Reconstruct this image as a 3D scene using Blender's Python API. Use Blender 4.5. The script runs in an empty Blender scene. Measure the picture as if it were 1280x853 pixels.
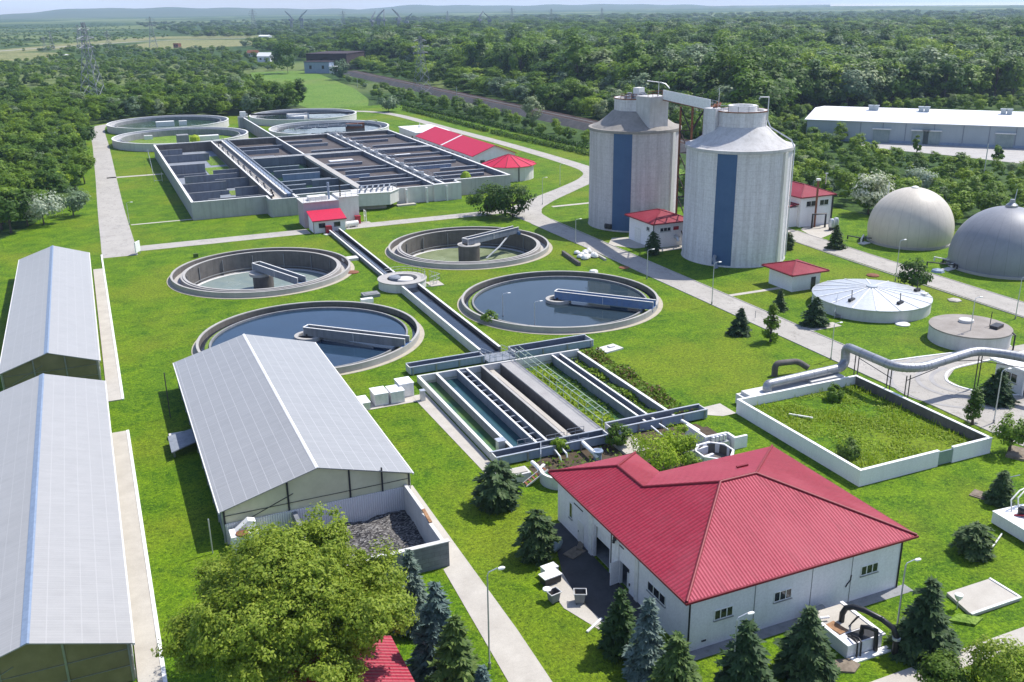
import bpy, math, random
import numpy as np
from mathutils import Vector, Matrix
from mathutils.geometry import delaunay_2d_cdt
random.seed(7); RNG = np.random.default_rng(7)
R = math.radians
scene = bpy.context.scene
COL = scene.collection

# ---------------------------------------------------------------- camera (site frame: x along the tanks, y away from us)
CAM_H, FPX, YAW = 46.0, 1200.0, R(-23.5)
PITCH, ROLL = math.atan(421.5 / 1200), R(-0.78)
_cy, _sy = math.cos(YAW), math.sin(YAW)
def _yaw(v): return Vector((v[0]*_cy - v[1]*_sy, v[0]*_sy + v[1]*_cy, v[2]))
_r0 = Vector((1, 0, 0)); _f0 = Vector((0, math.cos(PITCH), -math.sin(PITCH))); _u0 = Vector((0, math.sin(PITCH), math.cos(PITCH)))
CR = _yaw(math.cos(ROLL)*_r0 + math.sin(ROLL)*_u0)
CU = _yaw(-math.sin(ROLL)*_r0 + math.cos(ROLL)*_u0)
CF = _yaw(_f0)
def W(px, py, z=0.0):
    """survey helper: the site point at height z seen at a place of the photograph"""
    d = CR*((px-640)/FPX) - CU*((py-426.5)/FPX) + CF
    t = (z - CAM_H)/d.z
    return (d.x*t, d.y*t)
cam = bpy.data.cameras.new('camera'); cam_o = bpy.data.objects.new('camera', cam); COL.objects.link(cam_o)
cam.sensor_width = 36; cam.lens = 36*FPX/1280; cam.clip_start = 1; cam.clip_end = 60000
M = Matrix.Identity(4)
for i, v in enumerate((CR, CU, -CF)):
    for j in range(3): M[j][i] = v[j]
M[2][3] = CAM_H
cam_o.matrix_world = M
scene.camera = cam_o

# ---------------------------------------------------------------- light
SUN_AZ, SUN_EL = 9.5, 56.0     # direction to the sun, from +x towards +y
wd = bpy.data.worlds.new('World'); scene.world = wd; wd.use_nodes = True
nt = wd.node_tree; nt.nodes.clear()
sky = nt.nodes.new('ShaderNodeTexSky'); sky.sky_type = 'NISHITA'; sky.sun_disc = False
sky.sun_elevation = R(SUN_EL); sky.sun_rotation = R(90 - SUN_AZ); sky.dust_density = 0.6; sky.air_density = 1.0; sky.ozone_density = 1.6
bg = nt.nodes.new('ShaderNodeBackground'); bg.inputs[1].default_value = 0.145
wo = nt.nodes.new('ShaderNodeOutputWorld')
tn = nt.nodes.new('ShaderNodeMix'); tn.data_type = 'RGBA'; tn.blend_type = 'MULTIPLY'; tn.inputs[0].default_value = 1; tn.inputs[7].default_value = (1.06, .98, 1.01, 1)
nt.links.new(sky.outputs[0], tn.inputs[6]); 
geo = nt.nodes.new('ShaderNodeTexCoord'); sx = nt.nodes.new('ShaderNodeSeparateXYZ'); nt.links.new(geo.outputs['Generated'], sx.inputs[0])
mpg = nt.nodes.new('ShaderNodeMapping'); mpg.inputs['Scale'].default_value = (3, 3, 26); nt.links.new(geo.outputs['Generated'], mpg.inputs[0])
cn = nt.nodes.new('ShaderNodeTexNoise'); cn.inputs['Scale'].default_value = 1.6; cn.inputs['Detail'].default_value = 6; nt.links.new(mpg.outputs[0], cn.inputs['Vector'])
cr = nt.nodes.new('ShaderNodeMapRange'); cr.inputs[1].default_value = .38; cr.inputs[2].default_value = .66; cr.inputs[3].default_value = .35; cr.inputs[4].default_value = 1; nt.links.new(cn.outputs['Fac'], cr.inputs[0])
lo = nt.nodes.new('ShaderNodeMapRange'); lo.inputs[1].default_value = .22; lo.inputs[2].default_value = .03; nt.links.new(sx.outputs[2], lo.inputs[0])
fm = nt.nodes.new('ShaderNodeMath'); fm.operation = 'MULTIPLY'; nt.links.new(cr.outputs[0], fm.inputs[0]); nt.links.new(lo.outputs[0], fm.inputs[1])
cm = nt.nodes.new('ShaderNodeMix'); cm.data_type = 'RGBA'; cm.inputs[7].default_value = (5.8, 6.0, 6.3, 1); nt.links.new(fm.outputs[0], cm.inputs[0]); nt.links.new(tn.outputs[2], cm.inputs[6]); nt.links.new(cm.outputs[2], bg.inputs[0]); nt.links.new(bg.outputs[0], wo.inputs[0])
sl = bpy.data.lights.new('sun', 'SUN'); sl.energy = 4.1; sl.angle = R(0.53); sl.color = (1, .955, .88)
so = bpy.data.objects.new('sun', sl); COL.objects.link(so)
so.rotation_euler = Vector((-math.cos(R(SUN_AZ))*math.cos(R(SUN_EL)), -math.sin(R(SUN_AZ))*math.cos(R(SUN_EL)), -math.sin(R(SUN_EL)))).to_track_quat('-Z', 'Y').to_euler()
so.location = (0, 0, 120)
vs = scene.view_settings; vs.view_transform = 'Standard'; vs.look = 'None'; vs.gamma = 1; vs.exposure = 0.52; vs.use_curve_mapping = False
cy = scene.cycles
cy.use_denoising = True; cy.max_bounces = 6; cy.diffuse_bounces = 3; cy.glossy_bounces = 3; cy.transmission_bounces = 4; cy.transparent_max_bounces = 8; cy.volume_bounces = 0
cy.caustics_reflective = False; cy.caustics_refractive = False

# ---------------------------------------------------------------- materials
def L(c):
    """sRGB 0-255 -> linear"""
    f = lambda v: v/12.92 if v <= .04045 else ((v+.055)/1.055)**2.4
    return tuple(f(x/255) for x in c)
class NB:
    def __init__(s, name):
        s.m = bpy.data.materials.new(name); s.m.use_nodes = True; s.t = s.m.node_tree; s.t.nodes.clear()
        s.out = s.n('ShaderNodeOutputMaterial'); s.p = s.n('ShaderNodeBsdfPrincipled'); s.l(s.p.outputs[0], s.out.inputs[0])
        s.tc = s.n('ShaderNodeTexCoord')
    def n(s, k, **kw):
        o = s.t.nodes.new(k)
        for a, b in kw.items(): setattr(o, a, b)
        return o
    def l(s, a, b): s.t.links.new(a, b)
    def noise(s, scale, detail=4, rough=.6, vec=None, dist=0):
        o = s.n('ShaderNodeTexNoise'); o.inputs['Scale'].default_value = scale; o.inputs['Detail'].default_value = detail
        o.inputs['Roughness'].default_value = rough; o.inputs['Distortion'].default_value = dist
        s.l(vec or s.tc.outputs['Object'], o.inputs['Vector']); return o.outputs['Fac']
    def scalev(s, x, y, z, vec=None):
        o = s.n('ShaderNodeMapping'); o.inputs['Scale'].default_value = (x, y, z); s.l(vec or s.tc.outputs['Object'], o.inputs[0]); return o.outputs[0]
    def ramp(s, fac, *stops):
        o = s.n('ShaderNodeValToRGB'); e = o.color_ramp.elements
        while len(e) < len(stops): e.new(.5)
        for k, (p, c) in zip(e, stops): k.position = p; k.color = (*c, 1) if len(c) == 3 else c
        s.l(fac, o.inputs[0]); return o.outputs[0]
    def mix(s, fac, a, b, mode='MIX'):
        o = s.n('ShaderNodeMix', data_type='RGBA', blend_type=mode)
        for v, k in ((fac, 0), (a, 6), (b, 7)):
            if isinstance(v, (int, float)): o.inputs[k].default_value = v
            elif isinstance(v, tuple): o.inputs[k].default_value = (*v, 1)
            else: s.l(v, o.inputs[k])
        return o.outputs[2]
    def math(s, op, a, b=0.0):
        o = s.n('ShaderNodeMath', operation=op)
        for v, k in ((a, 0), (b, 1)):
            if isinstance(v, (int, float)): o.inputs[k].default_value = v
            else: s.l(v, o.inputs[k])
        return o.outputs[0]
    def sep(s, vec=None):
        o = s.n('ShaderNodeSeparateXYZ'); s.l(vec or s.tc.outputs['Object'], o.inputs[0]); return o.outputs
    def bump(s, h, strength=.4, dist=.05):
        o = s.n('ShaderNodeBump'); o.inputs['Strength'].default_value = strength; o.inputs['Distance'].default_value = dist
        s.l(h, o.inputs['Height']); s.l(o.outputs[0], s.p.inputs['Normal'])
    def base(s, c):
        if isinstance(c, tuple): s.p.inputs['Base Color'].default_value = (*c, 1)
        else: s.l(c, s.p.inputs['Base Color'])
        return s
    def set(s, rough=.7, metal=0, spec=.5):
        s.p.inputs['Roughness'].default_value = rough; s.p.inputs['Metallic'].default_value = metal; s.p.inputs['Specular IOR Level'].default_value = spec
        return s
def mottled(name, a, b, scale=1.0, rough=.85, bump=.3, streak=0.0, dark=None, metal=0, spec=.3, fine=14):
    """two-tone weathered surface; streak adds vertical run-down stains"""
    k = NB(name)
    n1 = k.noise(scale, 6, .65)
    c = k.ramp(n1, (.32, a), (.68, b))
    if streak:
        st = k.noise(1.0, 4, .6, k.scalev(1.6, 1.6, .12))
        f = k.math('MULTIPLY', k.ramp(st, (.48, (0, 0, 0)), (.72, (1, 1, 1))), streak)
        c = k.mix(f, c, dark or tuple(x*.45 for x in a))
    n2 = k.noise(fine, 3, .7)
    c = k.mix(.22, c, k.ramp(n2, (.3, tuple(x*.6 for x in a)), (.7, tuple(min(1, x*1.3) for x in b))))
    k.base(c).set(rough, metal, spec)
    if bump: k.bump(n2, bump, .03)
    return k.m
def plain(name, c, rough=.5, metal=0, spec=.4, var=.12, scale=2.5):
    k = NB(name); n = k.noise(scale, 4, .6)
    k.base(k.ramp(n, (.3, tuple(x*(1-var) for x in c)), (.7, tuple(min(1, x*(1+var)) for x in c)))).set(rough, metal, spec); return k.m
MT = {}
MT['concrete'] = mottled('concrete', (.34, .325, .305), (.46, .445, .42), .35, .9, .25, .2, (.2, .19, .175))
MT['concrete_wall'] = mottled('concrete_wall', (.34, .345, .335), (.44, .44, .43), .3, .88, .2, .45, (.16, .16, .155))
MT['pale_concrete'] = mottled('pale_concrete', (.55, .54, .52), (.66, .65, .63), .5, .88, .2, .3, (.30, .29, .27))
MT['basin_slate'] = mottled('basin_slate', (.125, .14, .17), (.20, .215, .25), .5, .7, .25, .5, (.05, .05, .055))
MT['board'] = plain('board', (.20, .165, .125), .85, 0, .2, .3)
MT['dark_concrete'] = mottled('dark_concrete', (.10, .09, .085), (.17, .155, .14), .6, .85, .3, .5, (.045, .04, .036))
MT['grey_concrete'] = mottled('grey_concrete', (.20, .205, .215), (.29, .295, .30), .5, .85, .3, .5, (.10, .10, .105))
MT['slate_concrete'] = mottled('slate_concrete', (.17, .195, .235), (.26, .285, .32), .5, .7, .25, .5, (.075, .08, .095), spec=.5)
MT['paving'] = mottled('paving', (.39, .36, .315), (.50, .47, .415), .45, .9, .2)
MT['white_wall'] = mottled('white_wall', (.76, .745, .77), (.82, .81, .83), .25, .75, .08, .22, (.52, .51, .49), fine=6)
MT['cream_wall'] = mottled('cream_wall', (.60, .585, .54), (.70, .68, .63), .3, .8, .1, .3, (.38, .36, .32))
MT['pink_wall'] = mottled('pink_wall', (.42, .33, .38), (.50, .40, .45), .4, .85, .1, .4, (.28, .22, .25))
MT['white_paint'] = plain('white_paint', (.80, .80, .79), .45)
MT['off_white'] = plain('off_white', (.72, .71, .68), .55)
MT['red_paint'] = plain('red_paint', (.32, .02, .03), .5)
MT['dark_metal'] = plain('dark_metal', (.035, .035, .04), .45, .2)
MT['steel'] = plain('steel', (.30, .31, .33), .42, .6)
MT['galvanised'] = plain('galvanised', (.52, .54, .56), .4, .5)
MT['green_rail'] = plain('green_rail', (.42, .50, .40), .5)
MT['blue_steel'] = mottled('blue_steel', (.20, .26, .37), (.28, .34, .44), .6, .5, .05, .4, (.10, .13, .19))
MT['bridge_blue'] = mottled('bridge_blue', (.10, .17, .33), (.16, .25, .42), .6, .5, .05, .5, (.20, .22, .24))
MT['pylon'] = plain('pylon', (.27, .29, .32), .6, .1, .3)
MT['warehouse_wall'] = mottled('warehouse_wall', (.33, .375, .40), (.40, .445, .465), .1, .6, .05, .2, (.24, .27, .29))
MT['blue_paint'] = mottled('blue_paint', (.05, .105, .215), (.066, .13, .25), .4, .65, .05, .25, (.05, .09, .18))
MT['rust'] = mottled('rust', (.16, .06, .035), (.25, .11, .06), 1.5, .85, .3)
MT['rust_dark'] = mottled('rust_dark', (.035, .025, .03), (.06, .04, .045), .15, .85, .2)
MT['glass'] = plain('glass', (.02, .024, .03), .08, 0, .6, .3, 3)
MT['black_rubber'] = plain('black_rubber', (.018, .018, .02), .4)
MT['wood'] = plain('wood', (.30, .17, .09), .8, 0, .2, .3)
MT['bark'] = mottled('bark', (.06, .045, .035), (.12, .095, .075), 3, .95, .5)
MT['soil'] = mottled('soil', (.05, .036, .022), (.10, .075, .05), 1.2, .95, .5)
MT['sludge_crust'] = mottled('sludge_crust', (.062, .052, .050), (.105, .09, .087), .25, .8, .4, fine=3)
MT['pipe_lagging'] = mottled('pipe_lagging', (.29, .30, .325), (.38, .39, .41), .8, .45, .1, .0, metal=.55, fine=5)
MT['asphalt'] = mottled('asphalt', (.045, .045, .048), (.075, .075, .078), .6, .9, .25)
MT['ballast'] = mottled('ballast', (.06, .058, .06), (.12, .115, .115), .25, .95, .4, fine=2)
def road_mat():
    k = NB('road_concrete')
    a = k.noise(.18, 6, .65); b = k.noise(9, 4, .7); d = k.noise(.6, 8, .75, dist=1.5)
    c = k.ramp(a, (.3, (.325, .305, .275)), (.7, (.43, .405, .365)))
    c = k.mix(k.ramp(d, (.56, (0, 0, 0)), (.60, (.55, .55, .55))), c, (.25, .232, .21))
    c = k.mix(.2, c, k.ramp(b, (.3, (.25, .24, .22)), (.7, (.62, .6, .56))))
    cr = k.noise(.22, 5, .6, dist=.6); c = k.mix(k.math('MULTIPLY', k.math('LESS_THAN', k.math('ABSOLUTE', k.math('SUBTRACT', cr, .5)), .0035), .55), c, (.10, .09, .075))
    st = k.noise(.45, 6, .7, k.scalev(1, .35, 1)); c = k.mix(k.ramp(st, (.55, (0, 0, 0)), (.68, (.5, .5, .5))), c, (.235, .22, .195))
    k.base(c).set(.92, 0, .2); k.bump(b, .2, .02); return k.m
MT['road'] = road_mat()
def grass_mat(name, dark, mid, light, dry, sc=1.0, far=False):
    k = NB(name)
    big = k.noise(.045*sc, 4, .6); med = k.noise(.30*sc, 6, .7, dist=.8); fine = k.noise(2.6*sc, 4, .75, dist=.4); blade = k.noise(1.0, 3, .8, k.scalev(8*sc, 5*sc, 1))
    c = k.ramp(med, (.36, dark), (.50, mid), (.64, light))
    c = k.mix(k.ramp(big, (.48, (0, 0, 0)), (.62, (.6, .6, .6))), c, dry)
    v = k.math('ADD', k.math('MULTIPLY', fine, .5), k.math('MULTIPLY', blade, .5))
    c = k.mix(1.0, c, k.ramp(v, (.39, (.20, .29, .17)), (.48, (.80, .85, .74)), (.55, (1.0, 1.0, 1.0))), 'MULTIPLY')
    c2 = k.mix(k.ramp(v, (.52, (0, 0, 0)), (.63, (.75, .75, .75))), c, tuple(min(1, x*1.55) for x in light))
    wear = k.noise(.11*sc, 7, .75, dist=1.0)
    c2 = k.mix(k.ramp(wear, (.67, (0, 0, 0)), (.72, (.45, .45, .45))), c2, (.20, .17, .07))
    if far: c2 = k.mix(k.ramp(k.noise(.0016, 4, .6, dist=.6), (.50, (0, 0, 0)), (.56, (.8, .8, .8))), c2, (.16, .20, .06))
    k.base(c2).set(.85, 0, .15); k.bump(v, .9, .10); return k.m
MT['lawn'] = grass_mat('lawn', (.048, .120, .003), (.090, .174, .004), (.138, .228, .006), (.185, .212, .014))
MT['meadow'] = grass_mat('meadow', (.10, .19, .022), (.125, .22, .03), (.15, .235, .04), (.19, .22, .06), .3)
MT['dry_field'] = grass_mat('dry_field', (.17, .19, .07), (.22, .22, .09), (.27, .25, .11), (.27, .24, .12), .1)
MT['ground'] = grass_mat('ground', (.022, .055, .010), (.036, .078, .012), (.055, .105, .016), (.06, .10, .02), .2, True)
MT['algae'] = grass_mat('algae', (.10, .19, .02), (.15, .25, .03), (.19, .27, .05), (.2, .22, .09), .7)
def leaf_mat(name, a, b, trans=.25, rough=.55):
    k = NB(name)
    g = k.n('ShaderNodeNewGeometry'); oi = k.n('ShaderNodeObjectInfo')
    c = k.ramp(g.outputs['Random Per Island'], (.1, a), (.9, b))
    tint = k.ramp(oi.outputs['Random'], (0, (.48, .60, .52)), (.35, (.80, .88, .80)), (.7, (1.0, 1.0, .9)), (1, (1.18, 1.12, .85)))
    c = k.mix(1.0, c, tint, 'MULTIPLY')
    k.base(c).set(rough, 0, .22)
    tr = k.n('ShaderNodeBsdfTranslucent'); k.l(c, tr.inputs[0])
    ms = k.n('ShaderNodeMixShader'); ms.inputs[0].default_value = trans
    k.l(k.p.outputs[0], ms.inputs[1]); k.l(tr.outputs[0], ms.inputs[2]); k.l(ms.outputs[0], k.out.inputs[0]); return k.m
MT['leaf_dark'] = leaf_mat('leaf_dark', (.066, .132, .019), (.12, .205, .032), .4)
MT['leaf_mid'] = leaf_mat('leaf_mid', (.12, .215, .020), (.20, .305, .036), .4)
MT['leaf_yellow'] = leaf_mat('leaf_yellow', (.165, .27, .018), (.27, .38, .036), .35)
MT['leaf_grey'] = leaf_mat('leaf_grey', (.17, .235, .125), (.29, .36, .22), .3)
MT['leaf_bright'] = leaf_mat('leaf_bright', (.22, .34, .015), (.40, .50, .04), .4)
MT['leaf_near'] = leaf_mat('leaf_near', (.155, .245, .028), (.31, .40, .066), .45)
MT['leaf_red'] = leaf_mat('leaf_red', (.12, .08, .03), (.20, .13, .05))
MT['blossom'] = leaf_mat('blossom', (.36, .40, .26), (.78, .76, .66), .3)
MT['needle_green'] = leaf_mat('needle_green', (.050, .098, .026), (.115, .175, .048), .2, .6)
MT['needle_dark'] = leaf_mat('needle_dark', (.038, .078, .030), (.085, .135, .052), .2, .6)
MT['needle_blue'] = leaf_mat('needle_blue', (.070, .115, .110), (.18, .245, .25), .2, .6)
MT['tall_grass'] = leaf_mat('tall_grass', (.19, .31, .016), (.35, .45, .05), .4)
def water_mat(name, c, rough=.04, c2=None, wave=.012, spec=.36):
    k = NB(name); n = k.noise(.25, 4, .6)
    k.base(k.ramp(n, (.35, c), (.7, c2 or tuple(x*1.25 for x in c)))).set(rough, 0, spec)
    film = k.noise(.16, 6, .7, dist=1.2); rr = k.n('ShaderNodeMapRange'); rr.inputs[1].default_value = .50; rr.inputs[2].default_value = .66; rr.inputs[3].default_value = rough; rr.inputs[4].default_value = rough+.22; k.l(film, rr.inputs[0]); k.l(rr.outputs[0], k.p.inputs['Roughness'])
    k.bump(k.noise(1.3, 3, .6), wave, .05); return k.m
MT['water_deep'] = water_mat('water_deep', (.016, .036, .066))
MT['water_grey'] = water_mat('water_grey', (.022, .036, .046))
MT['water_green'] = water_mat('water_green', (.016, .075, .048), .07, (.10, .18, .03), .05)
MT['water_shallow'] = water_mat('water_shallow', (.20, .26, .26), .10, (.27, .32, .29))
MT['water_pale_green'] = water_mat('water_pale_green', (.19, .23, .12), .15, (.29, .33, .19))
MT['water_algae'] = water_mat('water_algae', (.022, .055, .028), .12, (.035, .075, .035))
MT['water_teal'] = water_mat('water_teal', (.018, .060, .080), .06, (.03, .085, .085), .05)
MT['tan_gravel'] = mottled('tan_gravel', (.36, .325, .25), (.46, .42, .34), 1.0, .95, .3)
MT['lid_brown'] = mottled('lid_brown', (.23, .205, .18), (.34, .31, .28), .4, .9, .2)
MT['walkway'] = mottled('walkway', (.29, .28, .275), (.38, .37, .36), .5, .9, .2)
MT['water_dark'] = water_mat('water_dark', (.012, .016, .026), .08)
def roof_mat(name, c, axis, pitch=.25, tile=.0, rough=.45, spec=.35, bold=False):
    """profiled sheet: ribs run down the slope, repeating along the given axis; optional tile steps along the other"""
    k = NB(name); xyz = k.sep(); ax = {'x': 0, 'y': 1}[axis]
    a = k.math('MULTIPLY', xyz[ax], 2*math.pi/pitch); rib = k.math('SINE', a)
    h = rib
    if tile:
        fr = k.math('FRACT', k.math('MULTIPLY', xyz[1-ax], 1/tile)); h = k.math('ADD', rib, k.math('MULTIPLY', fr, 1.6))
    n = k.noise(.4, 5, .6); n2 = k.noise(5, 3, .6)
    col = k.ramp(n, (.3, tuple(x*.85 for x in c)), (.7, tuple(min(1, x*1.12) for x in c)))
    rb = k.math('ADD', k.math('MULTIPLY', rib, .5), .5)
    gro = k.ramp(rb, (.15, tuple(x*.55 for x in c)), (.5, c), (.85, (.50, .10, .15) if bold else tuple(min(1, x*1.25+.02) for x in c)))  # bold: pink rib highlights painted into the colour, grooves darker
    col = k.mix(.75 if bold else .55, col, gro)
    if tile: col = k.mix(k.math('MULTIPLY', k.math('LESS_THAN', fr, .16), .5), col, tuple(x*.5 for x in c))
    col = k.mix(.12, col, k.ramp(n2, (.35, (.25, .05, .06)), (.7, (.6, .2, .22))))
    sv = (2.2, .16, 1) if axis == 'x' else (.16, 2.2, 1)
    stk = k.noise(1.0, 5, .65, k.scalev(*sv)); fade = k.noise(.13, 5, .65)
    col = k.mix(k.ramp(stk, (.52, (0, 0, 0)), (.70, (.42, .42, .42))), col, (.16, .018, .028)); col = k.mix(k.ramp(fade, (.46, (0, 0, 0)), (.66, (.30, .30, .30))), col, (.46, .10, .13))
    k.base(col).set(rough, 0, spec); k.bump(h, .55, .05); return k.m
RED = (.33, .007, .034)
MT['roof_x'] = roof_mat('red_roof_ribs_x', RED, 'x', .29, .0, .5, .25, True)
MT['roof_y'] = roof_mat('red_roof_ribs_y', RED, 'y', .37, .42, .5, .25)
MT['roof_y_plain'] = roof_mat('red_roof_plain', (.23, .007, .026), 'y', .33, .0, .6, .2)
MT['roof_far'] = plain('red_roof_far', (.50, .014, .055), .55, 0, .3, .1)
MT['roof_trim'] = plain('red_roof_trim', (.20, .012, .022), .5)
def panel_roof(name, axis, c=(.55, .565, .60), rough=.38, light=(.74, .75, .77), pw=1.05, pl=2.0, metal=.35):
    k = NB(name); xyz = k.sep(); u, v = (xyz[0], xyz[1]) if axis == 'x' else (xyz[1], xyz[0])
    def line(x, p, wd):
        f = k.math('FRACT', k.math('ADD', k.math('MULTIPLY', x, 1/p), 100.0)); return k.math('LESS_THAN', f, wd/p)
    lu = line(u, pw, .07); lv = line(v, pl, .06); fl = line(v, .33, .10)
    n = k.noise(.5, 5, .65); n2 = k.noise(1.0, 4, .6, k.scalev(.25, 2.2, 1))
    col = k.ramp(n, (.3, tuple(x*.93 for x in c)), (.7, tuple(x*1.06 for x in c)))
    col = k.mix(.35, col, k.ramp(n2, (.3, tuple(x*.86 for x in c)), (.7, tuple(x*1.12 for x in c))))
    col = k.mix(k.math('MULTIPLY', fl, .2), col, tuple(x*.7 for x in c))
    col = k.mix(k.math('MULTIPLY', lu, .75), col, light); col = k.mix(k.math('MULTIPLY', lv, .45), col, light)
    k.base(col).set(rough, metal, .5)
    k.bump(k.math('ADD', lu, n2), .25, .03); return k.m
MT['greenhouse_roof'] = panel_roof('greenhouse_roof', 'x', (.31,.31,.305), .27, (.42,.417,.41), 1.1, 2.1, .0)
MT['greenhouse_roof_pale'] = panel_roof('greenhouse_roof_pale', 'x', (.35,.345,.335), .34, (.40,.395,.385), 1.1, 2.1, .0)
MT['greenhouse_roof_sunny'] = MT['greenhouse_roof']
MT['ridge_blue'] = plain('ridge_blue', (.20, .26, .36), .5, .0)
def poly_mat(nm, a, b, tr_):
    k = NB(nm); n = k.noise(.6, 4, .6)
    c = k.ramp(n, (.3, a), (.7, b))
    k.base(c).set(.3, 0, .4); tr = k.n('ShaderNodeBsdfTransparent'); tr.inputs[0].default_value = (.72, .72, .58, 1)
    ms = k.n('ShaderNodeMixShader'); ms.inputs[0].default_value = tr_
    k.l(k.p.outputs[0], ms.inputs[1]); k.l(tr.outputs[0], ms.inputs[2]); k.l(ms.outputs[0], k.out.inputs[0]); return k.m
MT['polycarbonate'] = poly_mat('polycarbonate_dark', (.20, .175, .085), (.30, .27, .14), .22)
MT['polycarbonate_lit'] = poly_mat('polycarbonate_lit', (.60, .57, .38), (.72, .69, .48), .1)  # base colour raised to stand in for light passing through the hall
MT['side_sheet'] = mottled('side_sheet', (.20, .26, .27), (.30, .36, .37), .5, .35, .05, .3, (.12, .16, .16), metal=.2)
def corrug():
    k = NB('corrugated_panel'); xyz = k.sep(); s = k.math('SINE', k.math('MULTIPLY', xyz[0], 2*math.pi/.22))
    k.base(k.ramp(s, (.2, (.66, .65, .67)), (.8, (.80, .79, .81)))).set(.5, .2); k.bump(s, .5, .04); return k.m
MT['corrugated'] = corrug()
def silo_mat(name, a, b, dark):
    k = NB(name); xyz = k.sep()
    # faint climbing-form lattice plus weathering
    zz = k.math('LESS_THAN', k.math('FRACT', k.math('MULTIPLY', xyz[2], 1/1.25)), .06)
    ang = k.n('ShaderNodeMath', operation='ARCTAN2'); k.l(xyz[1], ang.inputs[0]); k.l(xyz[0], ang.inputs[1])
    aa = k.math('LESS_THAN', k.math('FRACT', k.math('ADD', k.math('MULTIPLY', ang.outputs[0], 58/(2*math.pi)), 50.0)), .07)
    n = k.noise(.16, 6, .65); st = k.noise(1.0, 5, .65, k.scalev(1.1, 1.1, .05)); f = k.noise(2.5, 5, .7)
    c = k.ramp(n, (.32, a), (.68, b))
    c = k.mix(k.math('MULTIPLY', k.ramp(st, (.43, (0, 0, 0)), (.63, (1, 1, 1))), .75), c, dark)
    c = k.mix(.35, c, k.ramp(f, (.35, dark), (.65, b)))
    c = k.mix(k.math('MULTIPLY', k.math('MAXIMUM', zz, aa), .24), c, tuple(x*.5 for x in a))
    k.base(c).set(.8, 0, .3); k.bump(f, .15, .05); return k.m
MT['silo'] = silo_mat('silo_concrete', (.62, .605, .62), (.76, .75, .76), (.43, .405, .405))
MT['silo_worn'] = silo_mat('silo_concrete_worn', (.51, .48, .48), (.63, .60, .60), (.34, .315, .31))
MT['silo_cap'] = mottled('silo_cap', (.42, .41, .40), (.60, .59, .58), .35, .88, .3, .4, (.24, .22, .20))
MT['silo_cap_worn'] = mottled('silo_cap_worn', (.24, .225, .205), (.34, .315, .285), .3, .9, .3, .4, (.12, .11, .10))
def fabric_dome(name, a, b):
    k = NB(name); xyz = k.sep(); ang = k.n('ShaderNodeMath', operation='ARCTAN2'); k.l(xyz[1], ang.inputs[0]); k.l(xyz[0], ang.inputs[1])
    seam = k.math('LESS_THAN', k.math('FRACT', k.math('ADD', k.math('MULTIPLY', ang.outputs[0], 26/(2*math.pi)), 50.0)), .05)
    n = k.noise(.12, 5, .6); g = k.noise(1.5, 4, .6, k.scalev(1, 1, .3)); m = k.math('MULTIPLY', xyz[2], .05)
    c = k.ramp(n, (.35, a), (.65, b))
    c = k.mix(.13, c, k.ramp(g, (.35, tuple(x*.7 for x in a)), (.65, tuple(min(1, x*1.15) for x in b))))
    c = k.mix(k.math('MULTIPLY', seam, .30), c, tuple(x*.45 for x in a))
    k.base(c).set(.5, 0, .35); return k.m
MT['dome_beige'] = fabric_dome('dome_fabric_beige', (.53, .485, .41), (.61, .56, .48))
MT['dome_grey'] = fabric_dome('dome_fabric_grey', (.225, .235, .265), (.28, .29, .32))
def debris():
    k = NB('woodchip'); v = k.n('ShaderNodeTexVoronoi'); v.inputs['Scale'].default_value = 5; k.l(k.scalev(1, 2.2, 1), v.inputs['Vector'])
    c = k.ramp(v.outputs['Color'], (.2, (.03, .028, .03)), (.5, (.10, .095, .095)), (.85, (.30, .29, .28)))
    k.base(c).set(.9, 0, .2); k.bump(v.outputs['Distance'], .9, .1); return k.m
MT['woodchip'] = debris()
def block_wall():
    k = NB('block_wall'); b = k.n('ShaderNodeTexBrick'); b.inputs['Scale'].default_value = 1; b.inputs['Brick Width'].default_value = 1.1; b.inputs['Row Height'].default_value = .42; b.inputs['Mortar Size'].default_value = .02
    b.inputs['Color1'].default_value = (.155, .17, .19, 1); b.inputs['Color2'].default_value = (.20, .215, .235, 1); b.inputs['Mortar'].default_value = (.10, .105, .115, 1)
    mp = k.n('ShaderNodeMapping'); mp.inputs['Rotation'].default_value = (R(90), 0, 0); k.l(k.tc.outputs['Object'], mp.inputs[0]); k.l(mp.outputs[0], b.inputs['Vector'])
    n = k.noise(1.5, 5, .7); c = k.mix(.4, b.outputs['Color'], k.ramp(n, (.3, (.10, .105, .115)), (.7, (.27, .28, .29)))); k.base(c).set(.9, 0, .25); k.bump(n, .3, .03); return k.m
MT['block_wall'] = block_wall()
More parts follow.
